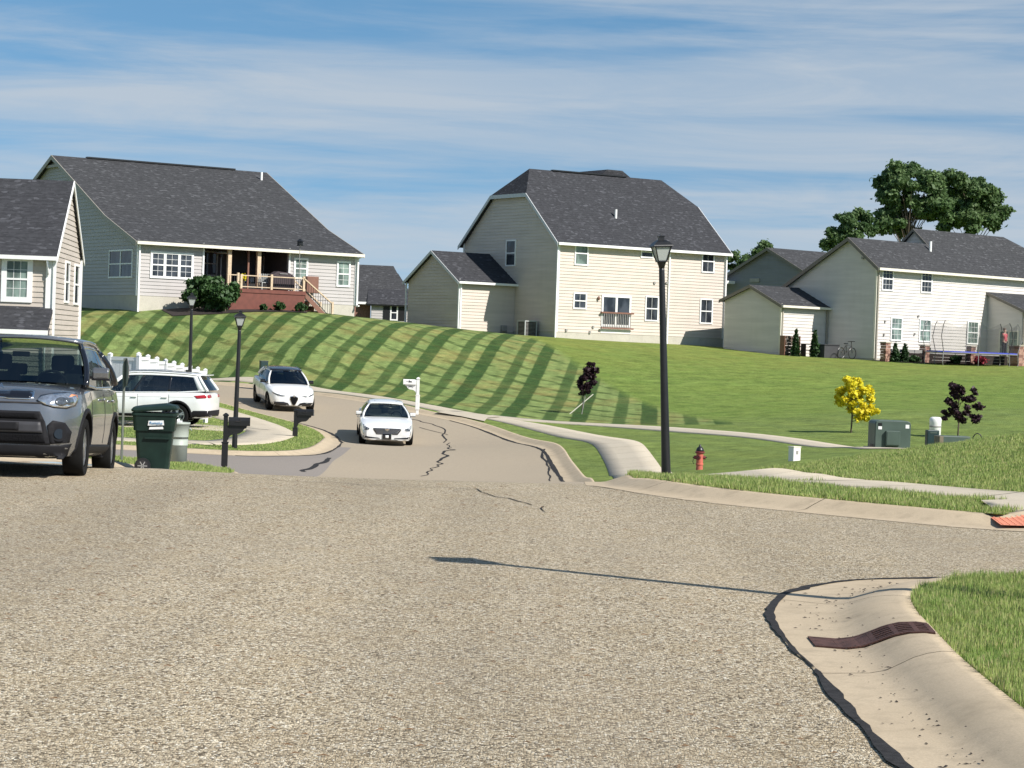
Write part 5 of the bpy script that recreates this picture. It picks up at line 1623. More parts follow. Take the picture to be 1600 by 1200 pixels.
def pedestals():
    p = U(1459, 700, 63.5)
    root = empty('pedestal', (p.x + .02, p.y, p.z), 0, 'white round-topped cable pedestal between the transformer and the purple tree', 'cable pedestal')
    MB().lathe([(.165, -.1), (.165, .70), (.17, .72), (.17, .82), (.15, .87), (.10, .89), (.0001, .89)], n=24).build('dome', M['white'], root, smooth=True)
    MB().lathe([(.172, .60), (.175, .61), (.175, .635), (.172, .64)], n=24).build('band', M['balg'], root, smooth=True)
    p = U(1455.5, 704, 61.5)
    root = empty('pedestal', (p.x, p.y, p.z), R(10), 'dark green square cable pedestal in front of the white one', 'cable pedestal')
    MB().box((0, 0, .22), (.34, .22, .70)).build('cover', M['tgreen2'], root, bev=.02)
    MB().box((0, -.113, .50), (.2, .008, .04)).build('label_plate', M['tgreen'], root)
    p = U(1483, 702, 60.5)
    root = empty('utility_box', (p.x, p.y, p.z), R(8), 'low wide green utility box partly hidden by the grass bank', 'utility box')
    MB().box((.12, 0, .12), (.78, .5, .50)).build('housing', M['tgreen'], root, bev=.02)
    MB().box((-.31, -.02, .12), (.12, .46, .48)).build('end_cover', simple('rust_green', (.16, .13, .09), .6, var=.3), root, bev=.01)
    p = U(1241, 719, 56)
    root = empty('utility_box', (p.x, p.y, p.z), R(35), 'small white utility box on the lawn at the edge of the bank', 'utility box')
    MB().box((0, 0, .14), (.24, .2, .38)).build('housing', M['white'], root, bev=.015)
    MB().box((0, 0, .335), (.26, .22, .03)).build('lid', M['gutter'], root, bev=.008)
    MB().box((.0, -.105, .2), (.07, .008, .09)).build('label_plate', M['balg'], root)
    p = U(411, 604, 101)
    root = empty('pedestal', (p.x, p.y, p.z), R(20), 'dark green cable pedestal behind the white car with the black roof', 'cable pedestal')
    MB().box((0, 0, .3), (.34, .34, 1.7)).build('cover', M['tgreen2'], root, bev=.02)
    MB().box((0, 0, 1.16), (.36, .36, .04)).build('lid', M['tgreen2'], root, bev=.01)
    p = U(1527, 684, 50)
    root = empty('garden_hoop', (p.x, p.y, p.z - .05), 0, 'small black hoop standing on the crest of the grass bank', 'hoop')
    MB().tube([(-.09, 0, -.05), (-.1, 0, .05), (-.06, 0, .12), (0, 0, .15), (.07, 0, .12), (.1, 0, .04), (.11, 0, -.1)], .012, 8).build('hoop', M['black'], root, smooth=True)
pedestals()

# air conditioners by the cream garage
def ac(px, py, Yl, s, label):
    q = CH.hit(1, Yl, px, py)
    w_ = CH.root.matrix_world if False else None
    P = CH.o + CH.ex * q.x + CH.ey * q.y; 
    root = empty('air_conditioner', (P.x, P.y, G(P.x, P.y) + LUP), CH.th, label, 'air conditioner')
    MB().box((0, 0, .45 * s), (.8 * s, .8 * s, .9 * s)).build('core', M['dark'], root)
    for k in range(11):
        z = .05 + .82 * s * k / 10
        MB().box((0, 0, z), (.86 * s, .86 * s, .022)).build('louvre', M['balg'], root)
    for x, y in ((1, 1), (1, -1), (-1, 1), (-1, -1)):
        MB().box((x * .43 * s, y * .43 * s, .45 * s), (.06, .06, .92 * s)).build('corner_post', M['acg'], root)
    MB().box((0, 0, .93 * s), (.92 * s, .92 * s, .06)).build('top', M['acg'], root)
M['acg'] = simple('ac_grey', (.40, .42, .41), .5)
ac(823, 523, ch['y1'] - 2.6, 1.0, 'grey air conditioner in the corner between the cream house and its garage')
def meter():
    for k, (px, py, w_, h_) in enumerate(((801, 503, .45, .5), (787, 516, .5, .5))):
        q = CH.hit(1, ch['y1'] - .12, px, py); P = CH.o + CH.ex * q.x + CH.ey * q.y + Vector((0, 0, q.z))
    root = empty('gas_meter', (P.x, P.y, G(P.x, P.y) + LUP), CH.th, 'small grey gas meter against the cream garage wall by the air conditioner', 'gas meter')
    MB().box((0, 0, .42), (.32, .2, .34)).build('body', M['balg'], root, bev=.03)
    MB().tube([(-.2, 0, 0), (-.2, 0, .62), (.2, 0, .62), (.2, 0, 0)], .03, 8).build('pipe', M['balg'], root)
meter()
# ================================================================== vegetation
def leaf_cloud(name, centers, radii, n, size, mat, parent, seed, loc=None, flat=0.75, shell=0.55, kind=False):
    """leaf faces spread through lumpy volumes: centers (k,3), radii (k,3)"""
    r_ = np.random.default_rng(seed)
    centers = np.asarray(centers, float); radii = np.asarray(radii, float)
    vol = radii.prod(1) ** (2 / 3); idx = r_.choice(len(centers), n, p=vol / vol.sum())
    d = r_.normal(size=(n, 3)); d /= np.linalg.norm(d, axis=1)[:, None]
    rr = shell + (1 - shell) * r_.random(n) ** 0.7
    rr *= 1 + 0.24 * r_.normal(size=n)
    P = centers[idx] + d * radii[idx] * rr[:, None]
    nrm = d * 0.8 + r_.normal(size=(n, 3)) * 0.75 + np.array([0, 0, .35]); nrm /= np.linalg.norm(nrm, axis=1)[:, None]
    a = np.cross(nrm, r_.normal(size=(n, 3))); a /= np.linalg.norm(a, axis=1)[:, None]
    b = np.cross(nrm, a)
    s = size * (0.6 + 0.9 * r_.random(n))[:, None]
    V = np.stack([P - a * s, P - b * s * .62 , P + a * s, P + b * s * .62], 1)
    V[:, 0] -= nrm * s * .25; V[:, 2] -= nrm * s * .25
    V = V.reshape(-1, 3); F = np.arange(4 * n).reshape(n, 4)
    o = link(name, np_mesh(name, V, F, mat), parent, loc)
    return o

def lobes(rs, n, R0, spread, low=0.3, seed=0, z0=0.0, rag=0.0):
    r_ = np.random.default_rng(seed)
    bumps = r_.normal(size=(7, 3)); bumps /= np.linalg.norm(bumps, axis=1)[:, None]; amp = r_.uniform(-1, 1, 7) * rag
    c, r = [], []
    for i in range(n):
        d = r_.normal(size=3); d /= np.linalg.norm(d); d[2] = d[2] * .8 + .1
        t = r_.random() ** .5
        t *= 1 + float(sum(a * max(0.0, float(b @ d)) ** 3 for a, b in zip(amp, bumps)))
        c.append(np.array(R0) * 0 + d * np.array(R0) * t * spread)
        q = (rs * (0.6 + .7 * r_.random())); r.append([q, q, q * .8])
    return np.array(c), np.array(r)

M['bark'] = simple('bark', (.12, .09, .07), .9, var=.3, bump=.4, bscale=12)
M['leafd'] = leaf_mat('leaves_dark_green', (.060, .120, .042), (.125, .20, .075), (.20, .28, .12), .38, .30)
M['leafp'] = leaf_mat('leaves_purple', (.018, .010, .014), (.035, .016, .022), (.05, .02, .028), .1, 3)
M['leafy'] = leaf_mat('leaves_yellow', (.78, .62, .02), (.88, .78, .04), (.38, .46, .05), .35, 3.5)
M['leafs'] = leaf_mat('leaves_shrub', (.022, .060, .018), (.05, .11, .03), (.09, .15, .05), .2, 3)
M['leafe'] = leaf_mat('leaves_evergreen', (.018, .045, .014), (.035, .08, .02), None, .1, 3)
M['leafr'] = leaf_mat('leaves_red', (.26, .03, .05), (.38, .06, .08), None, .2, 3)

def cluster_tree(pts, Y, rpx, n, leaf, seed, label, mat, name='tree', cat='tree', base=None, trunk=None, sub=3, depth=.8, group=None, root=None):
    """crown of leafy sprays round the branch ends; pts: pixel centres of the sprays at depth Y"""
    s = Y / FPX; r_ = np.random.default_rng(seed)
    P = [U(x, y, Y) for x, y in pts]
    bx = U(*trunk, Y) if trunk else Vector((sum(p.x for p in P) / len(P), Y, 0))
    gz = base if base is not None else G(bx.x, Y) + LUP
    root = empty(name, (bx.x, Y, gz), 0, label, cat, group)
    wid = max(p.x for p in P) - min(p.x for p in P)
    C, RR = [], []
    for p in P:
        edge = 1 - min(1, abs(p.x - bx.x) / (wid * .6 + .01))
        for k in range(sub):
            dy = r_.uniform(-1, 1) * wid * .5 * depth * (edge * .8 + .2)
            q = rpx * s * r_.uniform(.55, 1.0)
            C.append((p.x - bx.x + r_.normal() * rpx * s * .45, dy, p.z - gz + r_.normal() * rpx * s * .45)); RR.append((q, q, q * .72))
    C, RR = np.array(C), np.array(RR)
    hh = max(c[2] for c in C); tr = max(.022, wid * .03)
    MB().tube([(0, 0, -.3), (tr, 0, hh * .3), (-tr * .5, 0, hh * .6), (tr, 0, hh * .92)], [tr, tr * .8, tr * .5, tr * .12], 8).build('trunk', M['bark'], root, smooth=True)
    for c in C[::sub]:
        z0 = min(c[2] * .72, hh * .75)
        MB().tube([(0, 0, z0), (c[0] * .5, c[1] * .5, z0 + (c[2] - z0) * .65), tuple(c)], [tr * .4, tr * .25, tr * .08], 5).build('limb', M['bark'], root)
    o = leaf_cloud('crown', C, RR, n, leaf, mat, root, seed, shell=.25); o['kind'] = 'stuff'
    return root
z6 = lambda L_: [(1120 + x / 3.333, 240 + y / 3.333) for x, y in L_]
cluster_tree(z6([(1030, 100), (960, 120), (905, 125), (1100, 120), (1155, 135), (885, 175), (940, 180), (1010, 170), (1080, 180), (1150, 195), (865, 255), (930, 240), (1000, 240), (1070, 245), (1130, 245), (855, 335), (905, 310), (960, 300), (880, 385), (945, 375), (1060, 330), (1110, 330), (1010, 385), (1170, 300)]),
    215, 14.0, 36000, .20, 4, 'tall broad green tree behind the right end of the white house', M['leafd'], base=1.0)
cluster_tree(z6([(1290, 155), (1240, 165), (1340, 175), (1390, 185), (1425, 215), (1210, 205), (1270, 215), (1330, 235), (1390, 245), (1445, 245), (1240, 265), (1300, 285), (1360, 295), (1430, 290), (1485, 303), (1220, 335), (1280, 355), (1340, 350), (1400, 345), (1450, 345), (1200, 380), (1330, 395)]),
    226, 13.5, 32000, .20, 9, 'darker green tree joined to the right side of the tall broad one', M['leafd'], base=1.0)
cluster_tree(z6([(740, 312), (700, 335), (780, 345), (660, 355), (710, 375), (765, 375), (805, 385), (620, 405), (670, 405), (720, 415), (605, 445), (645, 450), (595, 478), (700, 450)]),
    212, 11, 14000, .18, 14, 'smaller green tree left of the tall one, above the white house gable', M['leafd'], base=1.0)
cluster_tree(z6([(255, 480), (215, 500), (92, 520), (80, 555), (150, 545), (112, 580), (190, 540), (60, 600), (140, 600), (240, 520)]),
    220, 9, 5200, .16, 19, 'thin green tree top between the cream house and the blue-grey gable', M['leafd'], base=1.0)
z8 = lambda L_, b, t: [(t[0] + (x - b[0]) / 4, t[1] - (b[1] - y) / 4) for x, y in L_]
r_ = cluster_tree(z8([(335, 95), (350, 130), (310, 130), (290, 165), (330, 170), (280, 200), (322, 210), (258, 230), (300, 240), (338, 240), (288, 270), (315, 150)], (270, 415), (909, 648)), 93, 6.0, 2900, .065, 3, 'young purple-leaved tree leaning on a pale stake on the striped hill', M['leafp'], 'young_tree', 'young tree', trunk=(909, 648))
MB().tube([(-.55, -.1, -.05), (.45, 0, .85)], .022, 6).build('stake', M['gutter'], r_)
MB().tube([(-.02, -.1, -.1), (.12, -.08, .80)], .018, 6).build('stake', M['balg'], r_)
cluster_tree(z8([(510, 150), (560, 140), (480, 210), (530, 200), (590, 200), (630, 215), (438, 240), (470, 285), (520, 270), (580, 260), (640, 270), (510, 320), (560, 320), (620, 330), (600, 372), (640, 330), (550, 230)], (515, 480), (1329, 677)), 76, 8.2, 5200, .06, 5, 'young tree with bright yellow leaves by the path', M['leafy'], 'young_tree', 'young tree', trunk=(1329, 677))
cluster_tree(z8([(1175, 175), (1215, 205), (1290, 215), (1165, 245), (1240, 250), (1300, 290), (1110, 340), (1180, 320), (1250, 330), (1290, 360), (1210, 370), (1150, 290), (1185, 205)], (1185, 480), (1496, 681)), 74, 7.6, 3000, .06, 8, 'young dark purple tree behind the low green utility box', M['leafp'], 'young_tree', 'young tree', trunk=(1496, 681))

def shrub(H, px, py, v, hpx, wpx, mat, n, leaf, seed, label, cat='shrub', cone=False, name='shrub', group=None, lift=0.0, zbase=None):
    q = H.hit(1, v, px, py); P = H.o + H.ex * q.x + H.ey * q.y
    s = P.y / FPX; h, w = hpx * s, wpx * s
    z = (G(P.x, P.y) + LUP + lift)
    if zbase == 'pix': z = U(px, py, P.y).z
    root = empty(name, (P.x, P.y, z), R(seed * 17), label, cat, group)
    MB().tube([(0, 0, -.1), (0, 0, h * .5)], [.04, .02], 6).build('stem', M['bark'], root)
    if cone:
        k = 7; C = [(0, 0, h * (i + .4) / k) for i in range(k)]; RR = [(w / 2 * (1 - .85 * (i / k) ** 1.2) * (.75 if i == 0 else 1), w / 2 * (1 - .85 * (i / k) ** 1.2), h / k * .75) for i in range(k)]
        o = leaf_cloud('foliage', C, RR, n, leaf, mat, root, seed, shell=.6)
    else:
        C, RR = lobes(w * .15, 34, (w / 2, w / 2, h / 2), .85, seed=seed); C[:, 2] = np.clip((C[:, 2] + h * .5) / h, .0, 1) ** 1.4 * h * .9 + h * .06
        o = leaf_cloud('foliage', C, RR, n, leaf, mat, root, seed, shell=.35)
    o['kind'] = 'stuff'
    return root
# by the deck of the grey house
shrub(GH, 318, 488, -2.0, 66, 66, M['leafs'], 5200, .11, 1, 'big dark green bush at the left end of the porch, taller part')
shrub(GH, 352, 489, -2.7, 58, 56, M['leafs'], 4200, .11, 2, 'dark green bush overlapping the left end of the red deck')
shrub(GH, 411, 491, -2.6, 13, 14, M['leafs'], 500, .07, 3, 'small bush left of the middle in front of the red deck skirt', group='low bushes along the deck')
shrub(GH, 437, 491, -2.6, 17, 20, M['leafs'], 700, .07, 4, 'bushy low shrub at the middle of the red deck skirt', group='low bushes along the deck')
shrub(GH, 469, 491, -2.6, 18, 20, M['leafs'], 700, .07, 5, 'low shrub at the foot of the staircase', group='low bushes along the deck')
# by the white house
shrub(WH, 1243, 554, wh['y1'] - 1.4, 42, 13, M['leafe'], 1500, .09, 6, 'taller slim arborvitae left of the garage wall of the white house', 'arborvitae', True, 'arborvitae', 'slim evergreens by the white house')
shrub(WH, 1272, 558, wh['y1'] - 1.5, 42, 15, M['leafe'], 1500, .09, 7, 'slim arborvitae beside the dark storage box', 'arborvitae', True, 'arborvitae', 'slim evergreens by the white house')
shrub(WH, 1398, 573, -2.4, 31, 14, M['leafe'], 1100, .08, 8, 'pointed evergreen at the corner of the white house patio', 'arborvitae', True, 'arborvitae', 'slim evergreens by the white house')
shrub(WH, 1413, 573, -2.4, 29, 14, M['leafe'], 1100, .08, 9, 'second pointed evergreen from the patio corner', 'arborvitae', True, 'arborvitae', 'slim evergreens by the white house')
shrub(WH, 1427, 574, -2.7, 13, 21, M['leafs'], 600, .08, 10, 'round green bush right of the pointed evergreens')
shrub(WH, 1450, 566, -2.0, 32, 15, M['leafs'], 600, .1, 11, 'loose green bush between the patio windows')
shrub(WH, 1494, 578, -3.2, 16, 22, M['leafy2'] if 'leafy2' in M else M['leafs'], 600, .08, 12, 'light green bush under the trampoline net')
shrub(WH, 1527, 580, -3.2, 15, 30, M['leafr'], 900, .08, 13, 'crimson-leaved bush beneath the trampoline')
shrub(GH, 381, 440, -1.2, 16, 11, M['leafy'], 260, .06, 14, 'yellow-green potted plant on the deck rail corner', 'potted plant', name='potted_plant', zbase='pix')

# mulch beds
M['mulch'] = simple('mulch', (.022, .015, .012), .95, var=.4, vscale=8, bump=.6, bscale=40)
def bed(H, pts, name='mulch_bed'):
    P = [H.o + H.ex * x + H.ey * y for x, y in pts]
    o = region(name, [(p.x, p.y) for p in P], LUP + .03, M['mulch'], .5); struct(o)
xa, xb = dk['xa'], dk['xb']
bed(GH, [(xa - 3.2, -1.0), (xa - 3.4, -2.6), (xa - 1, -3.4), (xb - .5, -3.2), (xb + .2, -2.2), (xb + .1, -.2), (xa - 3, -.2)])
xs_ = WH.hit(1, -2, 1385, 573).x
bed(WH, [(xs_, -.3), (xs_, -3.2), (xs_ + 7.5, -3.9), (xs_ + 7.5, -.3)])

# ------------------------------------------------------------------ grass blades
def grass(name, poly, dens, h, seed, zfun=None, lean=.5, w=.006, mat=None, dens_fn=None, up=LUP, step_w=1.0):
    r_ = np.random.default_rng(seed)
    P = np.array(poly); x0, y0 = P.min(0); x1, y1 = P.max(0)
    n = int((x1 - x0) * (y1 - y0) * dens)
    X = r_.uniform(x0, x1, n); Y = r_.uniform(y0, y1, n)
    m = inside(poly, X, Y) & ~inside(OUTS, X, Y)
    X, Y = X[m], Y[m]
    for wk in WALKS:
        m = ~inside(wk, X, Y); X, Y = X[m], Y[m]
    # clumps: height varies over the ground
    n = len(X)
    Z = GG(X, Y) + up
    cl = .75 + .35 * np.sin(X * 7.1 + 2 * np.sin(Y * 5.3)) * np.sin(Y * 6.3 + 1.3 * np.sin(X * 4.1))
    H = h * cl * (.55 + .8 * r_.random(n))
    a = r_.uniform(0, 2 * np.pi, n); la = r_.uniform(0, 2 * np.pi, n); L_ = H * lean * r_.random(n)
    ws = w * (.7 + .8 * r_.random(n))
    dx, dy = np.cos(a) * ws, np.sin(a) * ws
    ox, oy = np.cos(la) * L_, np.sin(la) * L_
    V = np.empty((n, 3, 3))
    V[:, 0] = np.stack([X - dx, Y - dy, Z - .01], 1); V[:, 1] = np.stack([X + dx, Y + dy, Z - .01], 1)
    V[:, 2] = np.stack([X + ox, Y + oy, Z + H], 1)
    o = link(name, np_mesh(name, V.reshape(-1, 3), np.arange(3 * n).reshape(n, 3), mat or M['grass_e']))
    return tag(o, kind='stuff')
OUTS = resample(OUT + [OUT[0]], .5)[:-1]
def widen(ch, w):
    ch, _ = smooth_pair(list(ch), list(ch), 2)
    return offset(ch, w) + offset(ch, -w)[::-1]
WALKS = [widen(WALK_R, .74), widen([(3.8, 27.6), (4.5, 26.1), (5.9, 25.0), (7.5, 24.6), (12, 24.7), (45, 25.2)], .76),
         [(4.95, 22.9), (8.5, 22.9), (8.4, 24.1), (5.5, 24.45), (5.0, 23.9)],
         widen([(-1.0, 88.7), (.9, 88.0), (2.4, 87.2), (4.9, 84), (8.2, 74.2), (9.6, 68.5), (10.2, 65.2), (10.6, 62.5)], .76),
         widen([(-45, 68.3), (-14, 66.8), (-9.9, 66.6), (-8.5, 67), (-7.9, 69.5), (-7.9, 74), (-8.6, 78.6), (-10.4, 83), (-12.4, 86.3), (-16, 90)], .86)]
def grass_set():
    g1 = grass('grass_near_corner', [(2.15, 8), (4.6, 8), (4.6, 17.2), (2.15, 17.2)], 6500, .06, 1, w=.0035)
    tag(g1, 'bright green mown grass of the near right corner lawn', 'grass')
    g2 = grass('grass_strip', [(.3, 21.6), (5.2, 21.6), (8.5, 23.8), (8.5, 27), (7, 36), (1.2, 36)], 2100, .075, 2, w=.006)
    tag(g2, 'grass strip and lawn around the sidewalk on the far right corner', 'grass')
    g3 = grass('grass_bank', [(4, 25), (11, 25), (13.5, 42), (4, 42)], 1000, .07, 3, w=.008)
    tag(g3, 'sunlit grass on the bank rising at the right', 'grass')
    g5 = grass('grass_left', [(-14, 28), (-6, 28), (-5.2, 52), (-8, 55), (-22, 55)], 420, .07, 5, w=.010)
    tag(g5, 'grass at the left corner around the bins and the near mailbox', 'grass')
    g6 = grass('grass_left_far', [(-20, 63), (-4.8, 63), (-4.8, 78), (-12, 92), (-20, 92)], 170, .045, 6, w=.016)
    tag(g6, 'grass strips around the left sidewalk and driveway', 'grass')
grass_set()
# ================================================================== cars
def car_paint(name, col, metal=0.0, rough=0.35, flake=False):
    m, nt, b = new_mat(name); g = G_(nt)
    tc = g.n('ShaderNodeTexCoord').outputs['Object']
    n = g.noise(tc, 2.2, 3)
    c = g.mix(g.rng(n, .35, .65), tuple(q * .95 for q in col), tuple(min(1, q * 1.04) for q in col))
    # road dust on the lower body
    sp = g.n('ShaderNodeSeparateXYZ'); g.l(tc, sp.inputs[0])
    d = g.math('MULTIPLY', g.rng(sp.outputs[2], .62, .22), g.rng(g.noise(tc, 7, 4), .3, .7))
    c = g.mix(g.math('MULTIPLY', d, .4), c, (.24, .21, .17))
    g.l(c, b.inputs['Base Color']); setp(b, rough=rough, metal=metal, coat=1.0, spec=.5)
    b.inputs['Coat Roughness'].default_value = .04
    return m
def car_glass(name, tint=(.30, .36, .34), refl=.16):
    m, nt, b = new_mat(name); g = G_(nt)
    out = [n for n in nt.nodes if n.type == 'OUTPUT_MATERIAL'][0]
    tr = g.n('ShaderNodeBsdfTransparent'); tr.inputs[0].default_value = (*tint, 1)
    gl = g.n('ShaderNodeBsdfGlossy'); gl.inputs['Roughness'].default_value = .02; gl.inputs[0].default_value = (.85, .92, .95, 1)
    fr = g.n('ShaderNodeFresnel'); fr.inputs[0].default_value = 1.5
    f = g.math('MULTIPLY_ADD', fr.outputs[0], .8, refl * .3)
    mx = g.n('ShaderNodeMixShader'); g.l(f, mx.inputs[0]); g.l(tr.outputs[0], mx.inputs[1]); g.l(gl.outputs[0], mx.inputs[2])
    g.l(mx.outputs[0], out.inputs[0]); nt.nodes.remove(b)
    return m
M['cglass'] = car_glass('car_glass')
M['cglassd'] = car_glass('car_glass_dark', (.06, .065, .075), .2)
M['rubber'] = simple('tyre_rubber', (.011, .011, .011), .9, var=.2, bump=.1, spec=.12)
M['plast'] = simple('black_plastic', (.014, .014, .016), .65, var=.12, bump=.05, spec=.15)
M['gloss'] = simple('gloss_black', (.008, .008, .010), .12, var=.05, coat=.6)
M['mesh'] = simple('grille_mesh', (.006, .006, .007), .8, var=.4, vscale=60, bump=.6, bscale=60, spec=.1)
M['chrome'] = simple('chrome', (.70, .71, .72), .14, metal=1.0, var=.03)
M['alloy'] = simple('alloy', (.55, .56, .57), .28, metal=.9, var=.05)
M['alloyd'] = simple('alloy_dark', (.06, .06, .065), .35, metal=.6)
M['lampc'] = simple('headlight_clear', (.62, .64, .66), .08, metal=.85, var=.35, vscale=22)
M['lampd'] = simple('headlight_dark', (.10, .11, .12), .08, metal=.5, var=.5, vscale=25, coat=1)
M['amber'] = simple('amber_lens', (.75, .28, .12), .25)
M['redl'] = simple('tail_lens', (.35, .012, .018), .15, coat=.6)
M['intd'] = simple('interior_dark', (.02, .02, .022), .8)
M['intc'] = simple('interior_cream', (.55, .52, .45), .7)
M['intr'] = simple('interior_red', (.20, .03, .035), .7)

def crom(keys, xs):
    """smooth interpolation of key rows [x, a, b, ...] at xs"""
    K = np.array(keys, float); K = K[np.argsort(K[:, 0])]
    out = np.zeros((len(xs), K.shape[1] - 1)); x = K[:, 0]
    for j in range(1, K.shape[1]):
        y = K[:, j]; d = np.gradient(y, x)
        sec = np.diff(y) / np.diff(x)
        for i in range(1, len(x) - 1):
            d[i] = 0 if sec[i - 1] * sec[i] <= 0 else 2 * sec[i - 1] * sec[i] / (sec[i - 1] + sec[i])
        d[0], d[-1] = sec[0], sec[-1]
        i = np.clip(np.searchsorted(x, xs) - 1, 0, len(x) - 2)
        h = x[i + 1] - x[i]; t = (xs - x[i]) / h
        out[:, j - 1] = (2*t**3-3*t**2+1)*y[i] + (t**3-2*t**2+t)*h*d[i] + (-2*t**3+3*t**2)*y[i+1] + (t**3-t**2)*h*d[i+1]
    return out

def body_shell(c, parent, mat):
    """c['st']: keys x, half width, z bottom, z top centre, z shoulder"""
    xs = np.array(sorted(set(list(np.linspace(c['st'][0][0], c['st'][-1][0], 64)) + [k[0] for k in c['st']])))
    D = crom(c['st'], xs)
    V, m = [], 0
    for x, (w, zb, zt, zs) in zip(xs, D):
        cr = zt - zs
        half = [(0, zb), (.72 * w, zb), (.90 * w, zb + .03), (.965 * w, zb + .12), (.992 * w, zb + (zs - zb) * .38), (1.0 * w, zb + (zs - zb) * .62), (.985 * w, zb + (zs - zb) * .84),
                (.955 * w, zs - .012), (.90 * w, zs + cr * .28), (.78 * w, zs + cr * .55), (.55 * w, zs + cr * .82), (.28 * w, zs + cr * .96), (0, zt)]
        ring = half + [(-y, z) for y, z in half[-2:0:-1]]
        m = len(ring)
        V += [(x, y, z) for y, z in ring]
    F = []
    n = len(xs)
    for i in range(n - 1):
        for k in range(m):
            a, b = i * m + k, i * m + (k + 1) % m
            F.append((a, b, b + m, a + m))
    F.append(tuple(range(m))[::-1]); F.append(tuple((n - 1) * m + k for k in range(m)))
    mb = MB(); mb.v, mb.f = V, F
    o = mb.build('body', mat, parent)
    bm = bmesh.new(); bm.from_mesh(o.data); bmesh.ops.recalc_face_normals(bm, faces=bm.faces); bm.to_mesh(o.data); bm.free()
    full = BVHTree.FromPolygons([Vector(v) for v in V], F)
    # wheel arches
    cut = MB()
    for wx in c['wx']:
        for s in (-1, 1):
            cut.tube([(wx, s * (c['W'] / 2 + .2), c['wr']), (wx, s * (c['W'] / 2 - .33), c['wr'])], c['wr'] + .055, 28)
    co = cut.build('cutter', M['plast'])
    md = o.modifiers.new('arches', 'BOOLEAN'); md.operation = 'DIFFERENCE'; md.object = co; md.solver = 'EXACT'
    co.parent = parent
    o.data.materials.append(M['plast'])
    dg = bpy.context.evaluated_depsgraph_get(); dg.update()
    me = bpy.data.meshes.new_from_object(o.evaluated_get(dg))
    o.modifiers.clear(); o.data = me; me.name = 'body'
    me.materials.clear(); me.materials.append(mat); me.materials.append(M['plast'])
    for p in me.polygons:
        cx, cy, cz = p.center; p.material_index = 0
        for wx in c['wx']:
            rr = math.hypot(cx - wx, cz - c['wr'])
            if rr < c['wr'] + .058 and abs(cy) < c['W'] / 2 - .0 and (abs(p.normal.y) < .3 or abs(cy) < c['W'] / 2 - .25): p.material_index = 1
    bpy.data.objects.remove(co)
    auto_smooth(o, 32)
    return o, full

def proj(name, poly, face, bvh, mat, parent, off=.006, step=.05, th=0.0, smooth=True):
    """polygon in the plane of a face ('front' (y,z), 'rear' (y,z), 'left'/'right' (x,z)), draped onto the shell"""
    lp = resample(list(poly) + [poly[0]], .035)[:-1]
    P = np.array(lp); x0, y0 = P.min(0); x1, y1 = P.max(0)
    gx, gy = np.meshgrid(np.arange(x0 + step / 2, x1, step), np.arange(y0 + step / 2, y1, step)); gx, gy = gx.ravel(), gy.ravel()
    m = inside(lp, gx, gy) if len(gx) else np.array([], bool)
    verts = [Vector(p) for p in zip(gx[m], gy[m])] if len(gx) else []
    n0 = len(verts); verts += [Vector(p) for p in lp]
    vs, es, fs, *_ = delaunay_2d_cdt(verts, [(n0 + i, n0 + (i + 1) % len(lp)) for i in range(len(lp))], [], 1, 1e-5)
    d = {'front': Vector((-1, 0, 0)), 'rear': Vector((1, 0, 0)), 'left': Vector((0, -1, 0)), 'right': Vector((0, 1, 0)), 'top': Vector((0, 0, -1))}[face]
    out = []
    last = None
    for v in vs:
        if face in ('front', 'rear'): o = Vector((-d.x * 5, v.x, v.y))
        elif face == 'top': o = Vector((v.x, v.y, 5))
        else: o = Vector((v.x, -d.y * 5, v.y))
        h = bvh.ray_cast(o, d)
        out.append(h[0] if h[0] is not None else None)
    known = [q for q in out if q is not None]
    if not known: return None
    av = sum(known, Vector()) / len(known)
    for i, q in enumerate(out):
        if q is None:
            v = vs[i]
            q = Vector((av.x, v.x, v.y)) if face in ('front', 'rear') else (Vector((v.x, v.y, av.z)) if face == 'top' else Vector((v.x, av.y, v.y)))
        out[i] = q - d * off
    F = []
    for f in fs:
        a, b, c_ = out[f[0]], out[f[1]], out[f[2]]
        nn = (b - a).cross(c_ - a)
        F.append(tuple(f) if nn.dot(d) < 0 else tuple(reversed(f)))
    mb = MB(); mb.v = [tuple(q) for q in out]; mb.f = F
    o = mb.build(name, mat, parent, smooth=smooth)
    s = o.modifiers.new('thick', 'SOLIDIFY'); s.thickness = max(th, off * .9); s.offset = -1
    return o

def patch(fn, u0, u1, v0, v1, nu, nv, flip=False):
    V = [fn(u0 + (u1 - u0) * i / nu, v0 + (v1 - v0) * j / nv) for i in range(nu + 1) for j in range(nv + 1)]
    F = [(i * (nv + 1) + j, (i + 1) * (nv + 1) + j, (i + 1) * (nv + 1) + j + 1, i * (nv + 1) + j + 1) for i in range(nu) for j in range(nv)]
    if flip: F = [tuple(reversed(f)) for f in F]
    mb = MB(); mb.v = [tuple(v) for v in V]; mb.f = F
    return mb

def thick(o, t):
    m = o.modifiers.new('thick', 'SOLIDIFY'); m.thickness = t; m.offset = -1; return o

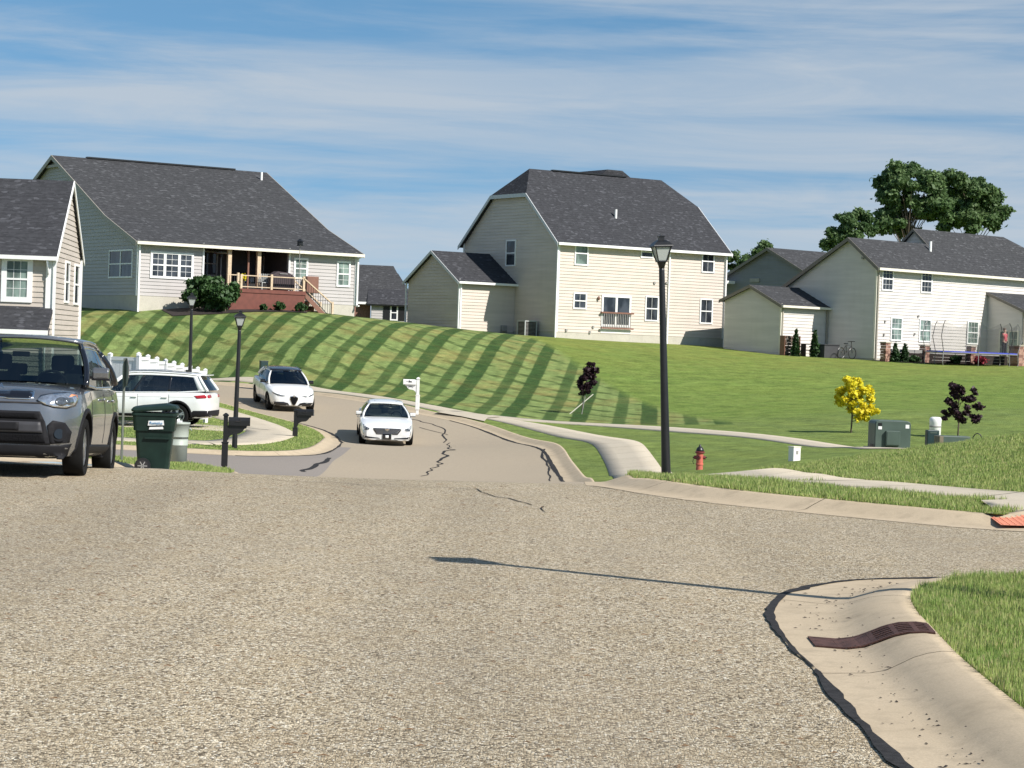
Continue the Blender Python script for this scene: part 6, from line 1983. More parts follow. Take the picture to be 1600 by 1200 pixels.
def wheel(c, parent, x, y, rimmat, spokes=5, twin=True):
    r = c['wr']; s = 1 if y > 0 else -1; w = .235
    root = empty('wheel', (x, y - s * .0, r)); root.parent = parent
    prof = [(r * .66, -w / 2 + .02), (r * .80, -w / 2), (r * .94, -w / 2 + .005), (r, -w / 2 + .035), (r, w / 2 - .035), (r * .94, w / 2 - .005), (r * .80, w / 2), (r * .66, w / 2 - .02)]
    n = 36; mb = MB()
    for rr, yy in prof:
        for k in range(n):
            a = 2 * math.pi * k / n; mb.v.append((rr * math.cos(a), yy, rr * math.sin(a)))
    for i in range(len(prof) - 1):
        for k in range(n):
            a, b = i * n + k, i * n + (k + 1) % n; mb.f.append((a, a + n, b + n, b))
    o = mb.build('tyre', M['rubber'], root); auto_smooth(o, 40)
    fy = s * (w / 2 - .028)
    rb = MB()
    rb.tube([(0, fy - s * .10, 0), (0, fy - s * .09, 0)], r * .66, 32)
    rb.build('brake_disc', M['alloyd'], root)
    rm = MB()
    ring = []
    for rr, yy in ((r * .67, fy), (r * .60, fy), (r * .60, fy - s * .12), (r * .67, fy - s * .12)):
        for k in range(n):
            a = 2 * math.pi * k / n; rm.v.append((rr * math.cos(a), yy, rr * math.sin(a)))
    for i in range(4):
        for k in range(n):
            a, b = i * n + k, i * n + (k + 1) % n; j = ((i + 1) % 4) * n
            rm.f.append((a, j + k, j + (k + 1) % n, b))
    for k in range(spokes):
        for dv in ((-.16, .16) if twin else (0,)):
            a = 2 * math.pi * (k + .25) / spokes + dv
            ca, sa = math.cos(a), math.sin(a)
            t = Vector((-sa, 0, ca)); q0 = Vector((ca, 0, sa))
            wd0, wd1 = (.018, .026) if twin else (.03, .05)
            p0, p1 = q0 * r * .14, q0 * r * .63
            a0 = 2 * math.pi * (k + .25) / spokes
            c0 = Vector((math.cos(a0), 0, math.sin(a0))) * r * .14
            rm.prism([c0 - t * wd0 + Vector((0, fy, 0)), c0 + t * wd0 + Vector((0, fy, 0)), p1 + t * wd1 + Vector((0, fy - s * .005, 0)), p1 - t * wd1 + Vector((0, fy - s * .005, 0))], (0, -s * .035, 0))
    rm.tube([(0, fy - s * .04, 0), (0, fy + s * .006, 0)], r * .17, 16)
    o = rm.build('rim', rimmat, root)
    return root

def greenhouse(c, root, paint, glass, glass2):
    g = c['gh']; zr, zb = g['zr'], g['zb']
    A0, A1, D0, D1 = g['A0'], g['A1'], g['D0'], g['D1']; yb, yr = g['yb'], g['yr']
    zroof = lambda x: float(crom(g['roof'], np.array([x]))[0, 0])
    zbelt = lambda x: float(np.interp(x, [p[0] for p in g['belt']], [p[1] for p in g['belt']]))
    yB = lambda x: float(np.interp(x, [p[0] for p in g['ybk']], [p[1] for p in g['ybk']]))
    yR = lambda x: float(np.interp(x, [p[0] for p in g['yrk']], [p[1] for p in g['yrk']]))
    def side(s):
        def f(u, t):                    # u in 0..1 from front to rear edge, t 0..1 belt to roof
            xb, xt = A0 + (D0 - A0) * u, A1 + (D1 - A1) * u
            x = xb + (xt - xb) * t
            y = yB(xb) * (1 - t) + yR(xt) * t + .035 * math.sin(math.pi * t)
            return (x, s * y, zbelt(xb) * (1 - t) + (zroof(xt) - .02) * t)
        return f
    def ufor(x, t):
        xb = lambda u: (A0 + (D0 - A0) * u) * (1 - t) + (A1 + (D1 - A1) * u) * t
        return (x - xb(0)) / (xb(1) - xb(0))
    for s in (1, -1):
        f = side(s)
        wins = g['wins']                # (x0, x1, material key) at mid height
        edges = []
        T0, T1 = .05, .90
        for (x0, x1, mk) in wins:
            fl = lambda u, t: f(u, t)
            u0a, u1a = ufor(x0, .5), ufor(x1, .5)
            o = patch(f, u0a, u1a, T0, T1, 10, 6, flip=(s < 0)).build('side_window', glass if mk == 'c' else glass2, root, smooth=True)
            edges.append((u0a, u1a))
        edges.sort()
        # body-coloured or black frames around them
        cant = MB()
        cuts = [0.0] + [e for p in edges for e in p] + [1.0]
        for a, b in zip(cuts[0::2], cuts[1::2]):
            if b - a > .001:
                mid_ = a > .001 and b < .999
                thick(patch(f, a, b, T0, T1, 2, 6, flip=(s < 0)).build('pillar', M['gloss'] if (g.get('blackpil') or mid_) else paint, root, smooth=True), .03)
        for a, b in ((0, T0), (T1, 1.0)):
            thick(patch(f, 0, 1, a, b, 16, 1, flip=(s < 0)).build('window_frame', paint, root, smooth=True), .03)
        # slim A and D pillars
        for u_ in (0, 1):
            pts = [f(u_, t / 6) for t in range(7)]
            MB().tube(pts, .035 if u_ == 0 else .05, 8).build('pillar', M['gloss'] if g.get('blackpil') else paint, root, smooth=True)
    def ws(s_, t):                       # windscreen
        xb = A0 + g['wb'] * (1 - s_ * s_); xt = A1 + g['wb'] * .6 * (1 - s_ * s_)
        y = s_ * (yB(A0) * (1 - t) + yR(A1) * t)
        return (xb + (xt - xb) * t, y, zbelt(A0) * (1 - t) + zroof(A1) * t + .02 * (1 - s_ * s_))
    patch(ws, -.97, .97, .03, .95, 16, 6).build('windscreen', glass, root, smooth=True)
    def rs_(s_, t):
        xb = D0 - g['wb'] * .5 * (1 - s_ * s_); xt = D1 - g['wb'] * .3 * (1 - s_ * s_)
        y = s_ * (yB(D0) * (1 - t) + yR(D1) * t)
        return (xb + (xt - xb) * t, y, zbelt(D0) * (1 - t) + zroof(D1) * t)
    patch(rs_, -.95, .95, .04, .93, 12, 5, flip=True).build('rear_window', g.get('rg', glass), root, smooth=True)
    x_f, x_r = A1, D1
    def rf(u, s_):
        x = x_f + (x_r - x_f) * u + g['wb'] * (.6 * (1 - u) - .3 * u) * (1 - s_ * s_)
        xx = min(max(x, min(x_r, x_f)), max(x_f, x_r))
        return (x, s_ * (yR(xx) + .012), zroof(xx) + g['crown'] * (1 - s_ * s_) ** .8 - .012)
    thick(patch(rf, -.0, 1.0, -1, 1, 20, 14, flip=False).build('roof', g.get('roofmat', paint), root, smooth=True), .04)
    return ws, zroof, yR, zbelt, yB

def interior(c, root, mat, zb, seats=True, big=False):
    g = c['gh']
    if 1:
        MB().bb((g['D0'] + .25, -g['yb'] + .1, .28), (g['A0'] - .2, g['yb'] - .1, .32)).build('cabin_floor', M['intd'], root)
    MB().box((g['A0'] - .28, 0, zb - .06), (.5, g['yb'] * 1.86, .14)).build('dashboard', M['intd'], root, bev=.03)
    for y in (.37, -.37):
        x = g['A1'] - .55
        s_ = empty('front_seat'); s_.parent = root
        MB().prism([(x + .1, y - .25, zb - .35), (x - .05, y - .25, zb + .17), (x - .17, y - .25, zb + .17), (x - .05, y - .25, zb - .35)], (0, .50, 0)).build('backrest', mat, s_, bev=.05)
        MB().box((x - .13, y, zb + .29), (.10, .27, .19), ry=-.15).build('headrest', mat, s_, bev=.04)
    x = (g['D0'] + g['A1']) / 2 - .65
    MB().box((x, 0, zb - .05), (.16, g['yb'] * 1.5, .42)).build('rear_bench', mat, root, bev=.05)
    for y in (.35, -.35): MB().box((x - .03, y, zb + .24), (.1, .24, .14)).build('headrest', mat, root, bev=.03)
    # steering wheel on the left-hand side
    mb = MB(); pts = [(g['A0'] - .48 + .05 * math.cos(a), .37 + .18 * math.sin(a), zb + .00 + .17 * math.cos(a)) for a in [2 * math.pi * k / 20 for k in range(21)]]
    mb.tube(pts, .016, 6); mb.box((g['A0'] - .47, .37, zb - .02), (.03, .34, .05)); mb.build('steering_wheel', M['intd'], root)
    MB().box((g['A1'] + .12, 0, zb + .36), (.03, .2, .06)).build('rear_view_mirror', M['intd'], root, bev=.01)

def mirror(root, x, y, z, s, mat, cap):
    m = empty('door_mirror', (x, y * s, z)); m.parent = root
    MB().box((0, s * .0, -.03), (.09, .16, .03)).box((-.01, -s * .02, -.09), (.06, .05, .12)).build('mount', M['plast'], m)
    h = MB()
    prof = [(-.055, -.02), (-.02, -.055), (.045, -.045), (.055, .04), (.02, .085), (-.05, .085)]
    h.prism([(a * .9 + .01, s * .06, b) for a, b in prof], (0, s * .19, 0)); h.build('housing', cap, m, bev=.018)
    MB().box((.0, s * .155, -.052), (.10, .20, .02)).build('lower_trim', M['plast'], m)
    MB().box((-.052, s * .155, .02), (.008, .16, .10)).build('glass', M['chrome'], m)
    return m

def handles(root, xs, W, z, mat, s):
    for x in xs:
        MB().box((x, s * (W / 2 + .012), z), (.20, .03, .03)).build('door_handle', mat, root, bev=.01)

def seams(root, c, bvh, xs, z0, z1):
    for s, face in ((1, 'left'), (-1, 'right')):
        for x in xs:
            proj('door_gap', [(x - .006, z0), (x + .006, z0), (x + .006, z1), (x - .006, z1)], face, bvh, M['dark'], root, off=.003, step=.1)

def mk_car(c, loc, rz, label, paint, pitch=None, name='parked_car', group=None, cat='car'):
    root = empty(name, loc, rz, label, cat, group)
    if pitch is not None:
        root.rotation_euler = (0, pitch, rz)
    else:                               # rest the wheels on the ground
        f = Vector((math.cos(rz), math.sin(rz))); l = Vector((-f.y, f.x)); L0 = Vector(loc)
        gz = lambda a, b: G(L0.x + f.x * a + l.x * b, L0.y + f.y * a + l.y * b)
        a0, a1, b_ = c['wx'][0], c['wx'][1], c['W'] / 2 - .1
        zf_, zr_, zl, zR = (gz(a0, b_) + gz(a0, -b_)) / 2, (gz(a1, b_) + gz(a1, -b_)) / 2, (gz(a0, b_) + gz(a1, b_)) / 2, (gz(a0, -b_) + gz(a1, -b_)) / 2
        F_ = Vector((f.x * (a0 - a1), f.y * (a0 - a1), zf_ - zr_)).normalized(); L_ = Vector((l.x * 2 * b_, l.y * 2 * b_, zl - zR)).normalized()
        Z_ = F_.cross(L_).normalized(); L_ = Z_.cross(F_)
        root.rotation_euler = Matrix(((F_.x, L_.x, Z_.x), (F_.y, L_.y, Z_.y), (F_.z, L_.z, Z_.z))).to_euler()
        root.location.z = zr_ + (zf_ - zr_) * (-a1) / (a0 - a1) + (LUP + .04 if c.get('lawn') else .005)
    body, bvh = body_shell(c, root, paint)
    for i, wx in enumerate(c['wx']):
        for s in (1, -1): wheel(c, root, wx, s * (c['W'] / 2 - .13), c['rim'], c['sp'], c.get('twin', True))
    gh = greenhouse(c, root, paint, c['glass'], c['glass2'])
    interior(c, root, c['int'], c['gh']['zb'])
    return root, bvh, gh

mirror_poly = lambda P: [(-y, z) for y, z in P][::-1]
def both(name, P, face, bvh, mat, root, **k):
    proj(name, P, face, bvh, mat, root, **k); proj(name, mirror_poly(P), face, bvh, mat, root, **k)
def ell(cy, cz, ry, rz_, n=20): return [(cy + ry * math.cos(2 * math.pi * k / n), cz + rz_ * math.sin(2 * math.pi * k / n)) for k in range(n)]

# ------------------------------------------------------------------ grey boxy hatchback (front left)
def boxy_car():
    P = car_paint('paint_graphite', (.21, .22, .235), .7, .27)
    c = dict(W=1.80, wr=.335, wx=(1.23, -1.34), rim=M['alloy'], sp=5, glass=M['cglass'], glass2=M['cglassd'], int=M['intd'])
    c['st'] = [(-2.05, .70, .42, .86, .84), (-2.02, .80, .30, 1.00, .97), (-1.93, .87, .24, 1.05, 1.02), (-1.6, .895, .22, 1.08, 1.045), (-.8, .90, .21, 1.07, 1.03), (.3, .90, .21, 1.05, 1.01), (.85, .90, .21, 1.06, .985),
               (1.25, .895, .21, 1.045, .95), (1.60, .865, .20, 1.02, .925), (1.82, .80, .20, .985, .90), (1.96, .71, .20, .93, .865), (2.04, .60, .22, .86, .80), (2.07, .50, .26, .80, .74)]
    c['gh'] = dict(zr=1.6, zb=1.035, A0=1.02, A1=.36, D0=-1.93, D1=-1.70, yb=.86, yr=.66, wb=.16, crown=.055, blackpil=True,
                   roof=[(-1.75, 1.515), (-1.2, 1.555), (-.4, 1.572), (.2, 1.552), (.50, 1.510)], belt=[(-1.93, 1.13), (-1.2, 1.06), (.3, 1.01), (1.02, 1.03)],
                   ybk=[(-1.93, .80), (-1.2, .855), (.4, .865), (1.02, .83)], yrk=[(-1.7, .62), (-.8, .67), (.36, .665)],
                   wins=[(.55, -.33, 'c'), (-.42, -1.22, 'd'), (-1.42, -1.62, 'd')])
    h = R(-86.6)
    root, bvh, gh = mk_car(c, (-5.75, 26.25, -.065), h, 'dark grey boxy hatchback parked at the left edge, facing the viewer', P, pitch=R(-2.6), group=None)
    # cladding and bumper
    lower = [(-.93, .20), (.93, .20), (.93, .40), (.72, .36), (.60, .38), (-.60, .38), (-.72, .36), (-.93, .40)]
    proj('lower_bumper', [(-.74, .205), (.74, .205), (.80, .37), (.70, .345), (-.70, .345), (-.80, .37)], 'front', bvh, M['plast'], root, off=.012)
    proj('bumper_grille', [(-.60, .35), (.60, .35), (.54, .60), (.48, .715), (-.48, .715), (-.54, .60)], 'front', bvh, M['plast'], root, off=.010)
    proj('upper_mesh', [(-.46, .63), (.46, .63), (.43, .69), (-.43, .69)], 'front', bvh, M['mesh'], root, off=.016)
    proj('lower_mesh', [(-.55, .37), (.55, .37), (.52, .46), (-.52, .46)], 'front', bvh, M['mesh'], root, off=.016)
    proj('licence_bar', [(-.52, .48), (.52, .48), (.49, .60), (-.49, .60)], 'front', bvh, simple('grey_trim', (.045, .045, .05), .5, spec=.3), root, off=.024)
    both('fog_surround', [(.60, .36), (.78, .38), (.80, .50), (.74, .60), (.62, .62), (.56, .56)], 'front', bvh, M['plast'], root, off=.011)
    for s in (1, -1):
        h_ = bvh.ray_cast(Vector((5, s * .68, .475)), Vector((-1, 0, 0)))[0]
        fl = empty('fog_lamp', h_); fl.parent = root
        MB().tube([(-.02, 0, 0), (.035, s * .01, 0)], .085, 20).build('bezel', M['plast'], fl)
        MB().tube([(.01, 0, 0), (.040, s * .01, 0)], .055, 20).build('lens', M['gloss'], fl)
    proj('upper_grille', [(-.40, .865), (-.36, .845), (-.13, .845), (-.08, .855), (.08, .855), (.13, .845), (.36, .845), (.40, .865), (.40, .945), (.36, .957), (.17, .957), (.11, .940), (-.11, .940), (-.17, .957), (-.36, .957), (-.40, .945)], 'front', bvh, M['chrome'], root, off=.012)
    proj('grille_insert', [(-.38, .872), (-.35, .857), (-.12, .857), (-.07, .867), (.07, .867), (.12, .857), (.35, .857), (.38, .872), (.38, .935), (.35, .945), (.17, .945), (.11, .928), (-.11, .928), (-.17, .945), (-.35, .945), (-.38, .935)], 'front', bvh, M['gloss'], root, off=.018)
    proj('bumper_gap', [(-.60, .798), (.60, .798), (.60, .815), (-.60, .815)], 'front', bvh, M['dark'], root, off=.006)
    hl = [(.44, .845), (.48, .885), (.60, .915), (.74, .93), (.83, .925), (.835, .87), (.81, .80), (.74, .765), (.62, .77), (.52, .80)]
    hlr = [(y * 1.012 if y > .6 else y - .01, z + (.012 if z > .86 else -.014)) for y, z in hl]
    both('headlight_rim', hlr, 'front', bvh, M['gloss'], root, off=.006)
    both('headlight', hl, 'front', bvh, M['lampc'], root, off=.013)
    both('headlight_lens', ell(.695, .832, .062, .05), 'front', bvh, M['lampd'], root, off=.018)
    both('headlight_lens', ell(.77, .838, .034, .040), 'front', bvh, M['lampd'], root, off=.018)
    both('turn_signal', [(.76, .888), (.825, .885), (.822, .915), (.77, .92)], 'front', bvh, M['amber'], root, off=.018)
    # hood line and emblem
    h_ = bvh.ray_cast(Vector((5, 0, .955)), Vector((-1, 0, 0)))[0]
    h0 = bvh.ray_cast(Vector((5, 0, .975)), Vector((-1, 0, 0)))[0]
    e = text_obj('KIA', .085, M['chrome'], root, (1.985, 0, .985), (R(58), 0, R(90)), name='emblem', ext=.006)
    # side trim
    for s, f in ((1, 'left'), (-1, 'right')):
        proj('sill_cladding', [(-1.00, .21), (.89, .21), (.86, .36), (-.97, .36)], f, bvh, M['plast'], root, off=.012)
        for wx in c['wx']:
            pts = []
            r1, r2 = c['wr'] + .052, c['wr'] + .105
            arc = [math.pi * k / 14 for k in range(-1, 16)]
            for a0, a1 in zip(arc[:-1], arc[1:]):
                pass
            ring = [(wx + r2 * math.cos(a), c['wr'] + r2 * math.sin(a)) for a in arc] + [(wx + r1 * math.cos(a), c['wr'] + r1 * math.sin(a)) for a in reversed(arc)]
            proj('wheel_arch_trim', ring, f, bvh, M['plast'] if wx < 0 else M['plast'], root, off=.010, step=.2)
        mirror(root, .70, .80, 1.17, s, M['plast'], P)
    seams(root, c, bvh, (.86, -.30, -1.12), .38, 1.0)
    handles(root, (-.10, -.95), 1.80, .90, P, 1)
    # roof rails and aerial
    MB().tube([(-1.45, 0, 1.60), (-1.62, 0, 1.80)], .006, 6).build('aerial', M['black'], root)
    proj('licence_plate_holder', [(-.26, .50), (.26, .50), (.26, .59), (-.26, .59)], 'front', bvh, M['plast'], root, off=.03)
    MB().box((-2.06, 0, .5), (.06, 1.5, .24)).build('rear_bumper', M['plast'], root, bev=.02)
    return root
boxy_car()

WHITE = car_paint('paint_white', (.80, .81, .80), 0, .3)
# ------------------------------------------------------------------ white sedan coming towards the viewer
def sedan():
    P = WHITE
    c = dict(W=1.88, wr=.345, wx=(1.66, -1.45), rim=M['alloy'], sp=7, twin=False, glass=M['cglass'], glass2=M['cglassd'], int=M['intc'])
    c['st'] = [(-2.59, .62, .36, .86, .84), (-2.55, .78, .28, 1.00, .95), (-2.40, .88, .24, 1.04, .985), (-1.9, .925, .20, 1.05, .98), (-1.0, .94, .19, 1.0, .97), (.4, .94, .19, .98, .955), (1.0, .94, .19, 1.0, .93),
               (1.6, .93, .19, .955, .875), (2.05, .90, .19, .885, .82), (2.35, .85, .19, .815, .765), (2.52, .78, .20, .745, .70), (2.585, .70, .24, .68, .63)]
    c['gh'] = dict(zr=1.47, zb=.975, A0=1.20, A1=.42, D0=-2.0, D1=-1.15, yb=.82, yr=.60, wb=.20, crown=.045,
                   roof=[(-1.3, 1.372), (-.6, 1.425), (0, 1.43), (.5, 1.365)], belt=[(-2.0, 1.03), (-.8, .985), (1.2, .975)],
                   ybk=[(-2.0, .70), (-1, .85), (.6, .86), (1.2, .80)], yrk=[(-1.15, .52), (-.4, .60), (.42, .585)],
                   wins=[(.60, -.28, 'd'), (-.34, -1.2, 'd')], rg=M['cglassd'])
    X0, Y0 = -4.46, 78.4
    z = G(-4.5, 78)
    root, bvh, gh = mk_car(c, (X0, Y0, z), R(-84.6), 'white luxury sedan with a wide chrome grille driving towards the viewer', P, name='car', group=None)
    root.scale = (1, 1, .93)
    proj('grille', [(-.36, .44), (.36, .44), (.47, .60), (.48, .675), (-.48, .675), (-.47, .60)], 'front', bvh, M['gloss'], root, off=.008)
    for k in range(5):
        z_ = .47 + .043 * k; w_ = .36 + (.48 - .36) * (z_ - .44) / .2
        proj('grille_bar', [(-w_ + .02, z_), (w_ - .02, z_), (w_ - .02, z_ + .014), (-w_ + .02, z_ + .014)], 'front', bvh, M['chrome'], root, off=.016)
    proj('emblem', [(-.09, .665), (-.06, .60), (0, .572), (.06, .60), (.09, .665), (0, .685)], 'front', bvh, M['chrome'], root, off=.026, step=.02)
    proj('emblem_centre', [(-.035, .655), (-.02, .615), (0, .60), (.02, .615), (.035, .655)], 'front', bvh, simple('crest', (.4, .28, .2), .4, metal=.6), root, off=.032, step=.02)
    both('headlight', [(.60, .66), (.64, .59), (.78, .575), (.82, .70), (.80, .775), (.72, .70)], 'front', bvh, M['lampd'], root, off=.008)
    both('headlight_strip', [(.795, .62), (.825, .66), (.825, .78), (.80, .775)], 'front', bvh, M['lampc'], root, off=.014, step=.03)
    both('running_light', [(.78, .40), (.81, .42), (.83, .58), (.80, .575)], 'front', bvh, M['lampc'], root, off=.008, step=.03)
    both('side_intake', [(.24, .285), (.78, .29), (.82, .375), (.60, .345), (.26, .315)], 'front', bvh, M['gloss'], root, off=.008)
    proj('lower_intake', [(-.55, .195), (.55, .195), (.30, .255), (-.30, .255)], 'front', bvh, M['plast'], root, off=.008)
    proj('plate_holder', [(-.15, .275), (.15, .275), (.15, .445), (-.15, .445)], 'front', bvh, M['gloss'], root, off=.03)
    proj('plate_sticker', [(-.055, .315), (.055, .315), (.055, .415), (-.055, .415)], 'front', bvh, M['white'], root, off=.036)
    zr_ = gh[1]
    MB().box((-.12, 0, 1.472), (.62, .82, .012)).build('sunroof', M['gloss'], root)
    for s in (1, -1): mirror(root, .72, .79, 1.03, s, P, P)
    seams(root, c, bvh, (.98, -.25, -1.3), .30, .94)
    handles(root, (-.05, -1.1), 1.88, .84, M['chrome'], 1); handles(root, (-.05, -1.1), 1.88, .84, M['chrome'], -1)
    proj('fuel_flap', [(-1.72, .78), (-1.58, .78), (-1.58, .90), (-1.72, .90)], 'left', bvh, P, root, off=.004)
    return root
sedan()

# ------------------------------------------------------------------ white crossover with the black roof
def crossover():
    P = WHITE
    c = dict(W=1.90, wr=.365, wx=(1.49, -1.33), rim=M['alloyd'], sp=5, glass=M['cglassd'], glass2=M['cglassd'], int=M['intr'])
    c['st'] = [(-2.33, .58, .45, .98, .96), (-2.29, .76, .36, 1.09, 1.05), (-2.15, .88, .29, 1.13, 1.09), (-1.7, .945, .26, 1.15, 1.09), (-.9, .95, .25, 1.12, 1.06), (.4, .95, .25, 1.10, 1.03), (.95, .95, .25, 1.12, 1.01),
               (1.5, .935, .25, 1.07, .955), (1.9, .89, .25, .985, .90), (2.16, .82, .25, .91, .83), (2.30, .70, .26, .83, .75), (2.345, .56, .30, .76, .68)]
    c['gh'] = dict(zr=1.67, zb=1.09, A0=1.10, A1=.38, D0=-2.02, D1=-1.55, yb=.85, yr=.64, wb=.20, crown=.05,
                   roof=[(-1.7, 1.52), (-1.0, 1.60), (-.2, 1.63), (.2, 1.61), (.45, 1.555)], belt=[(-2.0, 1.22), (-.8, 1.12), (1.1, 1.08)],
                   ybk=[(-2.02, .68), (-1.2, .84), (.6, .87), (1.1, .80)], yrk=[(-1.55, .54), (-.6, .63), (.38, .62)],
                   wins=[(.60, -.22, 'd'), (-.29, -1.18, 'd'), (-1.24, -1.5, 'd')], roofmat=M['gloss'], rg=M['cglassd'])
    z = G(-9.4, 91.0)
    root, bvh, gh = mk_car(c, (-9.27, 89.9, z - .02), R(-73.5), 'white crossover with black roof and triangular grille on the far bend', P, name='car', group=None)
    root.scale = (1, 1, .93)
    proj('grille', [(0, .27), (.07, .33), (.17, .56), (.165, .68), (.08, .695), (-.08, .695), (-.165, .68), (-.17, .56), (-.07, .33)], 'front', bvh, M['chrome'], root, off=.014)
    proj('grille_mesh', [(0, .30), (.06, .345), (.15, .56), (.145, .665), (.07, .675), (-.07, .675), (-.145, .665), (-.15, .56), (-.06, .345)], 'front', bvh, M['mesh'], root, off=.020)
    proj('emblem', ell(0, .70, .045, .045), 'front', bvh, M['chrome'], root, off=.030, step=.03)
    both('side_intake', [(.16, .29), (.60, .265), (.78, .30), (.83, .38), (.76, .43), (.40, .44), (.24, .40)], 'front', bvh, M['gloss'], root, off=.010)
    both('headlight', [(.30, .70), (.45, .67), (.66, .70), (.80, .76), (.86, .83), (.70, .775), (.50, .725)], 'front', bvh, M['lampd'], root, off=.010)
    both('running_light', [(.44, .668), (.66, .697), (.66, .715), (.44, .69)], 'front', bvh, M['lampc'], root, off=.016, step=.03)
    proj('lower_lip', [(-.7, .25), (.7, .25), (.6, .275), (-.6, .275)], 'front', bvh, M['plast'], root, off=.008)
    for s, f in ((1, 'left'), (-1, 'right')):
        mirror(root, .66, .83, 1.14, s, M['gloss'], M['gloss'])
        proj('sill', [(-.92, .26), (1.08, .26), (1.05, .33), (-.9, .33)], f, bvh, M['plast'], root, off=.010)
        proj('roof_rail', [(0, 0), (.01, 0), (.01, .01)], f, bvh, M['gloss'], root) if False else None
        MB().tube([(.2, s * .60, 1.665), (-.6, s * .60, 1.675), (-1.35, s * .56, 1.61)], .016, 6).build('roof_rail', M['gloss'], root)
        handles(root, (-.02, -1.0), 1.90, .98, P, s)
    seams(root, c, bvh, (.86, -.24, -1.12), .36, 1.02)
    return root
crossover()

# ------------------------------------------------------------------ white family car on the driveway, seen from its side
def family_suv():
    P = WHITE
    c = dict(lawn=True, W=1.98, wr=.385, wx=(1.53, -1.45), rim=M['alloy'], sp=5, glass=M['cglass'], glass2=M['cglassd'], int=M['intd'])
    c['st'] = [(-2.51, .70, .42, 1.02, 1.0), (-2.49, .84, .36, 1.10, 1.06), (-2.40, .92, .32, 1.16, 1.11), (-2.1, .975, .28, 1.19, 1.14), (-1.2, .99, .27, 1.17, 1.12), (.4, .99, .27, 1.13, 1.08), (1.0, .985, .27, 1.16, 1.06),
               (1.6, .97, .27, 1.12, 1.03), (2.1, .92, .27, 1.07, .98), (2.38, .82, .28, .98, .90), (2.50, .68, .30, .86, .80), (2.52, .60, .34, .80, .74)]
    c['gh'] = dict(zr=1.83, zb=1.13, A0=1.20, A1=.46, D0=-2.44, D1=-2.10, yb=.90, yr=.70, wb=.18, crown=.045,
                   roof=[(-2.3, 1.70), (-1.5, 1.77), (-.4, 1.80), (.2, 1.78), (.5, 1.71)], belt=[(-2.44, 1.22), (-1.5, 1.15), (.4, 1.10), (1.2, 1.12)],
                   ybk=[(-2.44, .80), (-1.5, .90), (.6, .91), (1.2, .85)], yrk=[(-2.10, .62), (-.8, .70), (.46, .68)],
                   wins=[(.66, -.06, 'c'), (-.14, -1.12, 'd'), (-1.20, -2.02, 'd')], rg=M['cglassd'])
    z = G(-12.4, 75.4)
    root, bvh, gh = mk_car(c, (-12.55, 75.4, z + .1), R(175), 'white family SUV parked on the driveway in front of the white fence', P, cat='car')
    for s, f in ((1, 'left'), (-1, 'right')):
        proj('sill_cladding', [(-1.02, .27), (1.12, .27), (1.08, .42), (-1.0, .42)], f, bvh, M['plast'], root, off=.012)
        proj('bumper_cladding', [(-2.46, .34), (-1.88, .28), (-1.90, .45), (-2.0, .55), (-2.46, .56)], f, bvh, M['plast'], root, off=.010)
        proj('tail_light', [(-2.44, .98), (-2.12, .96), (-2.02, 1.05), (-2.42, 1.10)], f, bvh, M['redl'], root, off=.010)
        for wx in c['wx']:
            arc = [math.pi * k / 14 for k in range(-1, 16)]
            r1, r2 = c['wr'] + .052, c['wr'] + .125
            ring = [(wx + r2 * math.cos(a), c['wr'] + r2 * math.sin(a)) for a in arc] + [(wx + r1 * math.cos(a), c['wr'] + r1 * math.sin(a)) for a in reversed(arc)]
            proj('wheel_arch_trim', ring, f, bvh, M['plast'], root, off=.012, step=.2)
        mirror(root, .82, .97, 1.18, s, P, P)
        MB().tube([(.35, s * .66, 1.85), (-.6, s * .665, 1.87), (-1.85, s * .61, 1.78)], .02, 6).build('roof_rail', M['alloy'], root)
        handles(root, (.02, -1.02), 1.98, .98, P, s)
        proj('shoulder_line', [(-2.0, 1.0), (1.2, .965), (1.2, .972), (-2.0, 1.007)], f, bvh, M['balg'], root, off=.003, step=.2)
        proj('fog_light', [(.0, 0), (.01, 0), (.01, .01)], f, bvh, M['lampc'], root) if False else None
    both('tail_light', [(.50, 1.0), (.86, .98), (.86, 1.09), (.52, 1.09)], 'rear', bvh, M['redl'], root, off=.012)
    proj('rear_bumper', [(-.86, .36), (.86, .36), (.84, .56), (-.84, .56)], 'rear', bvh, M['plast'], root, off=.012)
    MB().tube([(-2.42, .6, .36), (-2.56, .6, .36)], .045, 10).build('exhaust_tip', M['chrome'], root)
    MB().box((-2.22, 0, 1.74), (.22, 1.2, .035)).build('roof_spoiler', P, root, bev=.01)
    MB().box((-1.55, 0, 1.87), (.12, .05, .07)).build('shark_fin', M['gloss'], root, bev=.01)
    both('headlight', [(.55, .82), (.85, .82), (.88, .93), (.55, .93)], 'front', bvh, M['lampc'], root, off=.01)
    proj('grille', [(-.55, .6), (.55, .6), (.55, .92), (-.55, .92)], 'front', bvh, M['gloss'], root, off=.01)
    seams(root, c, bvh, (1.02, -.10, -1.16), .42, 1.08)
    return root
family_suv()
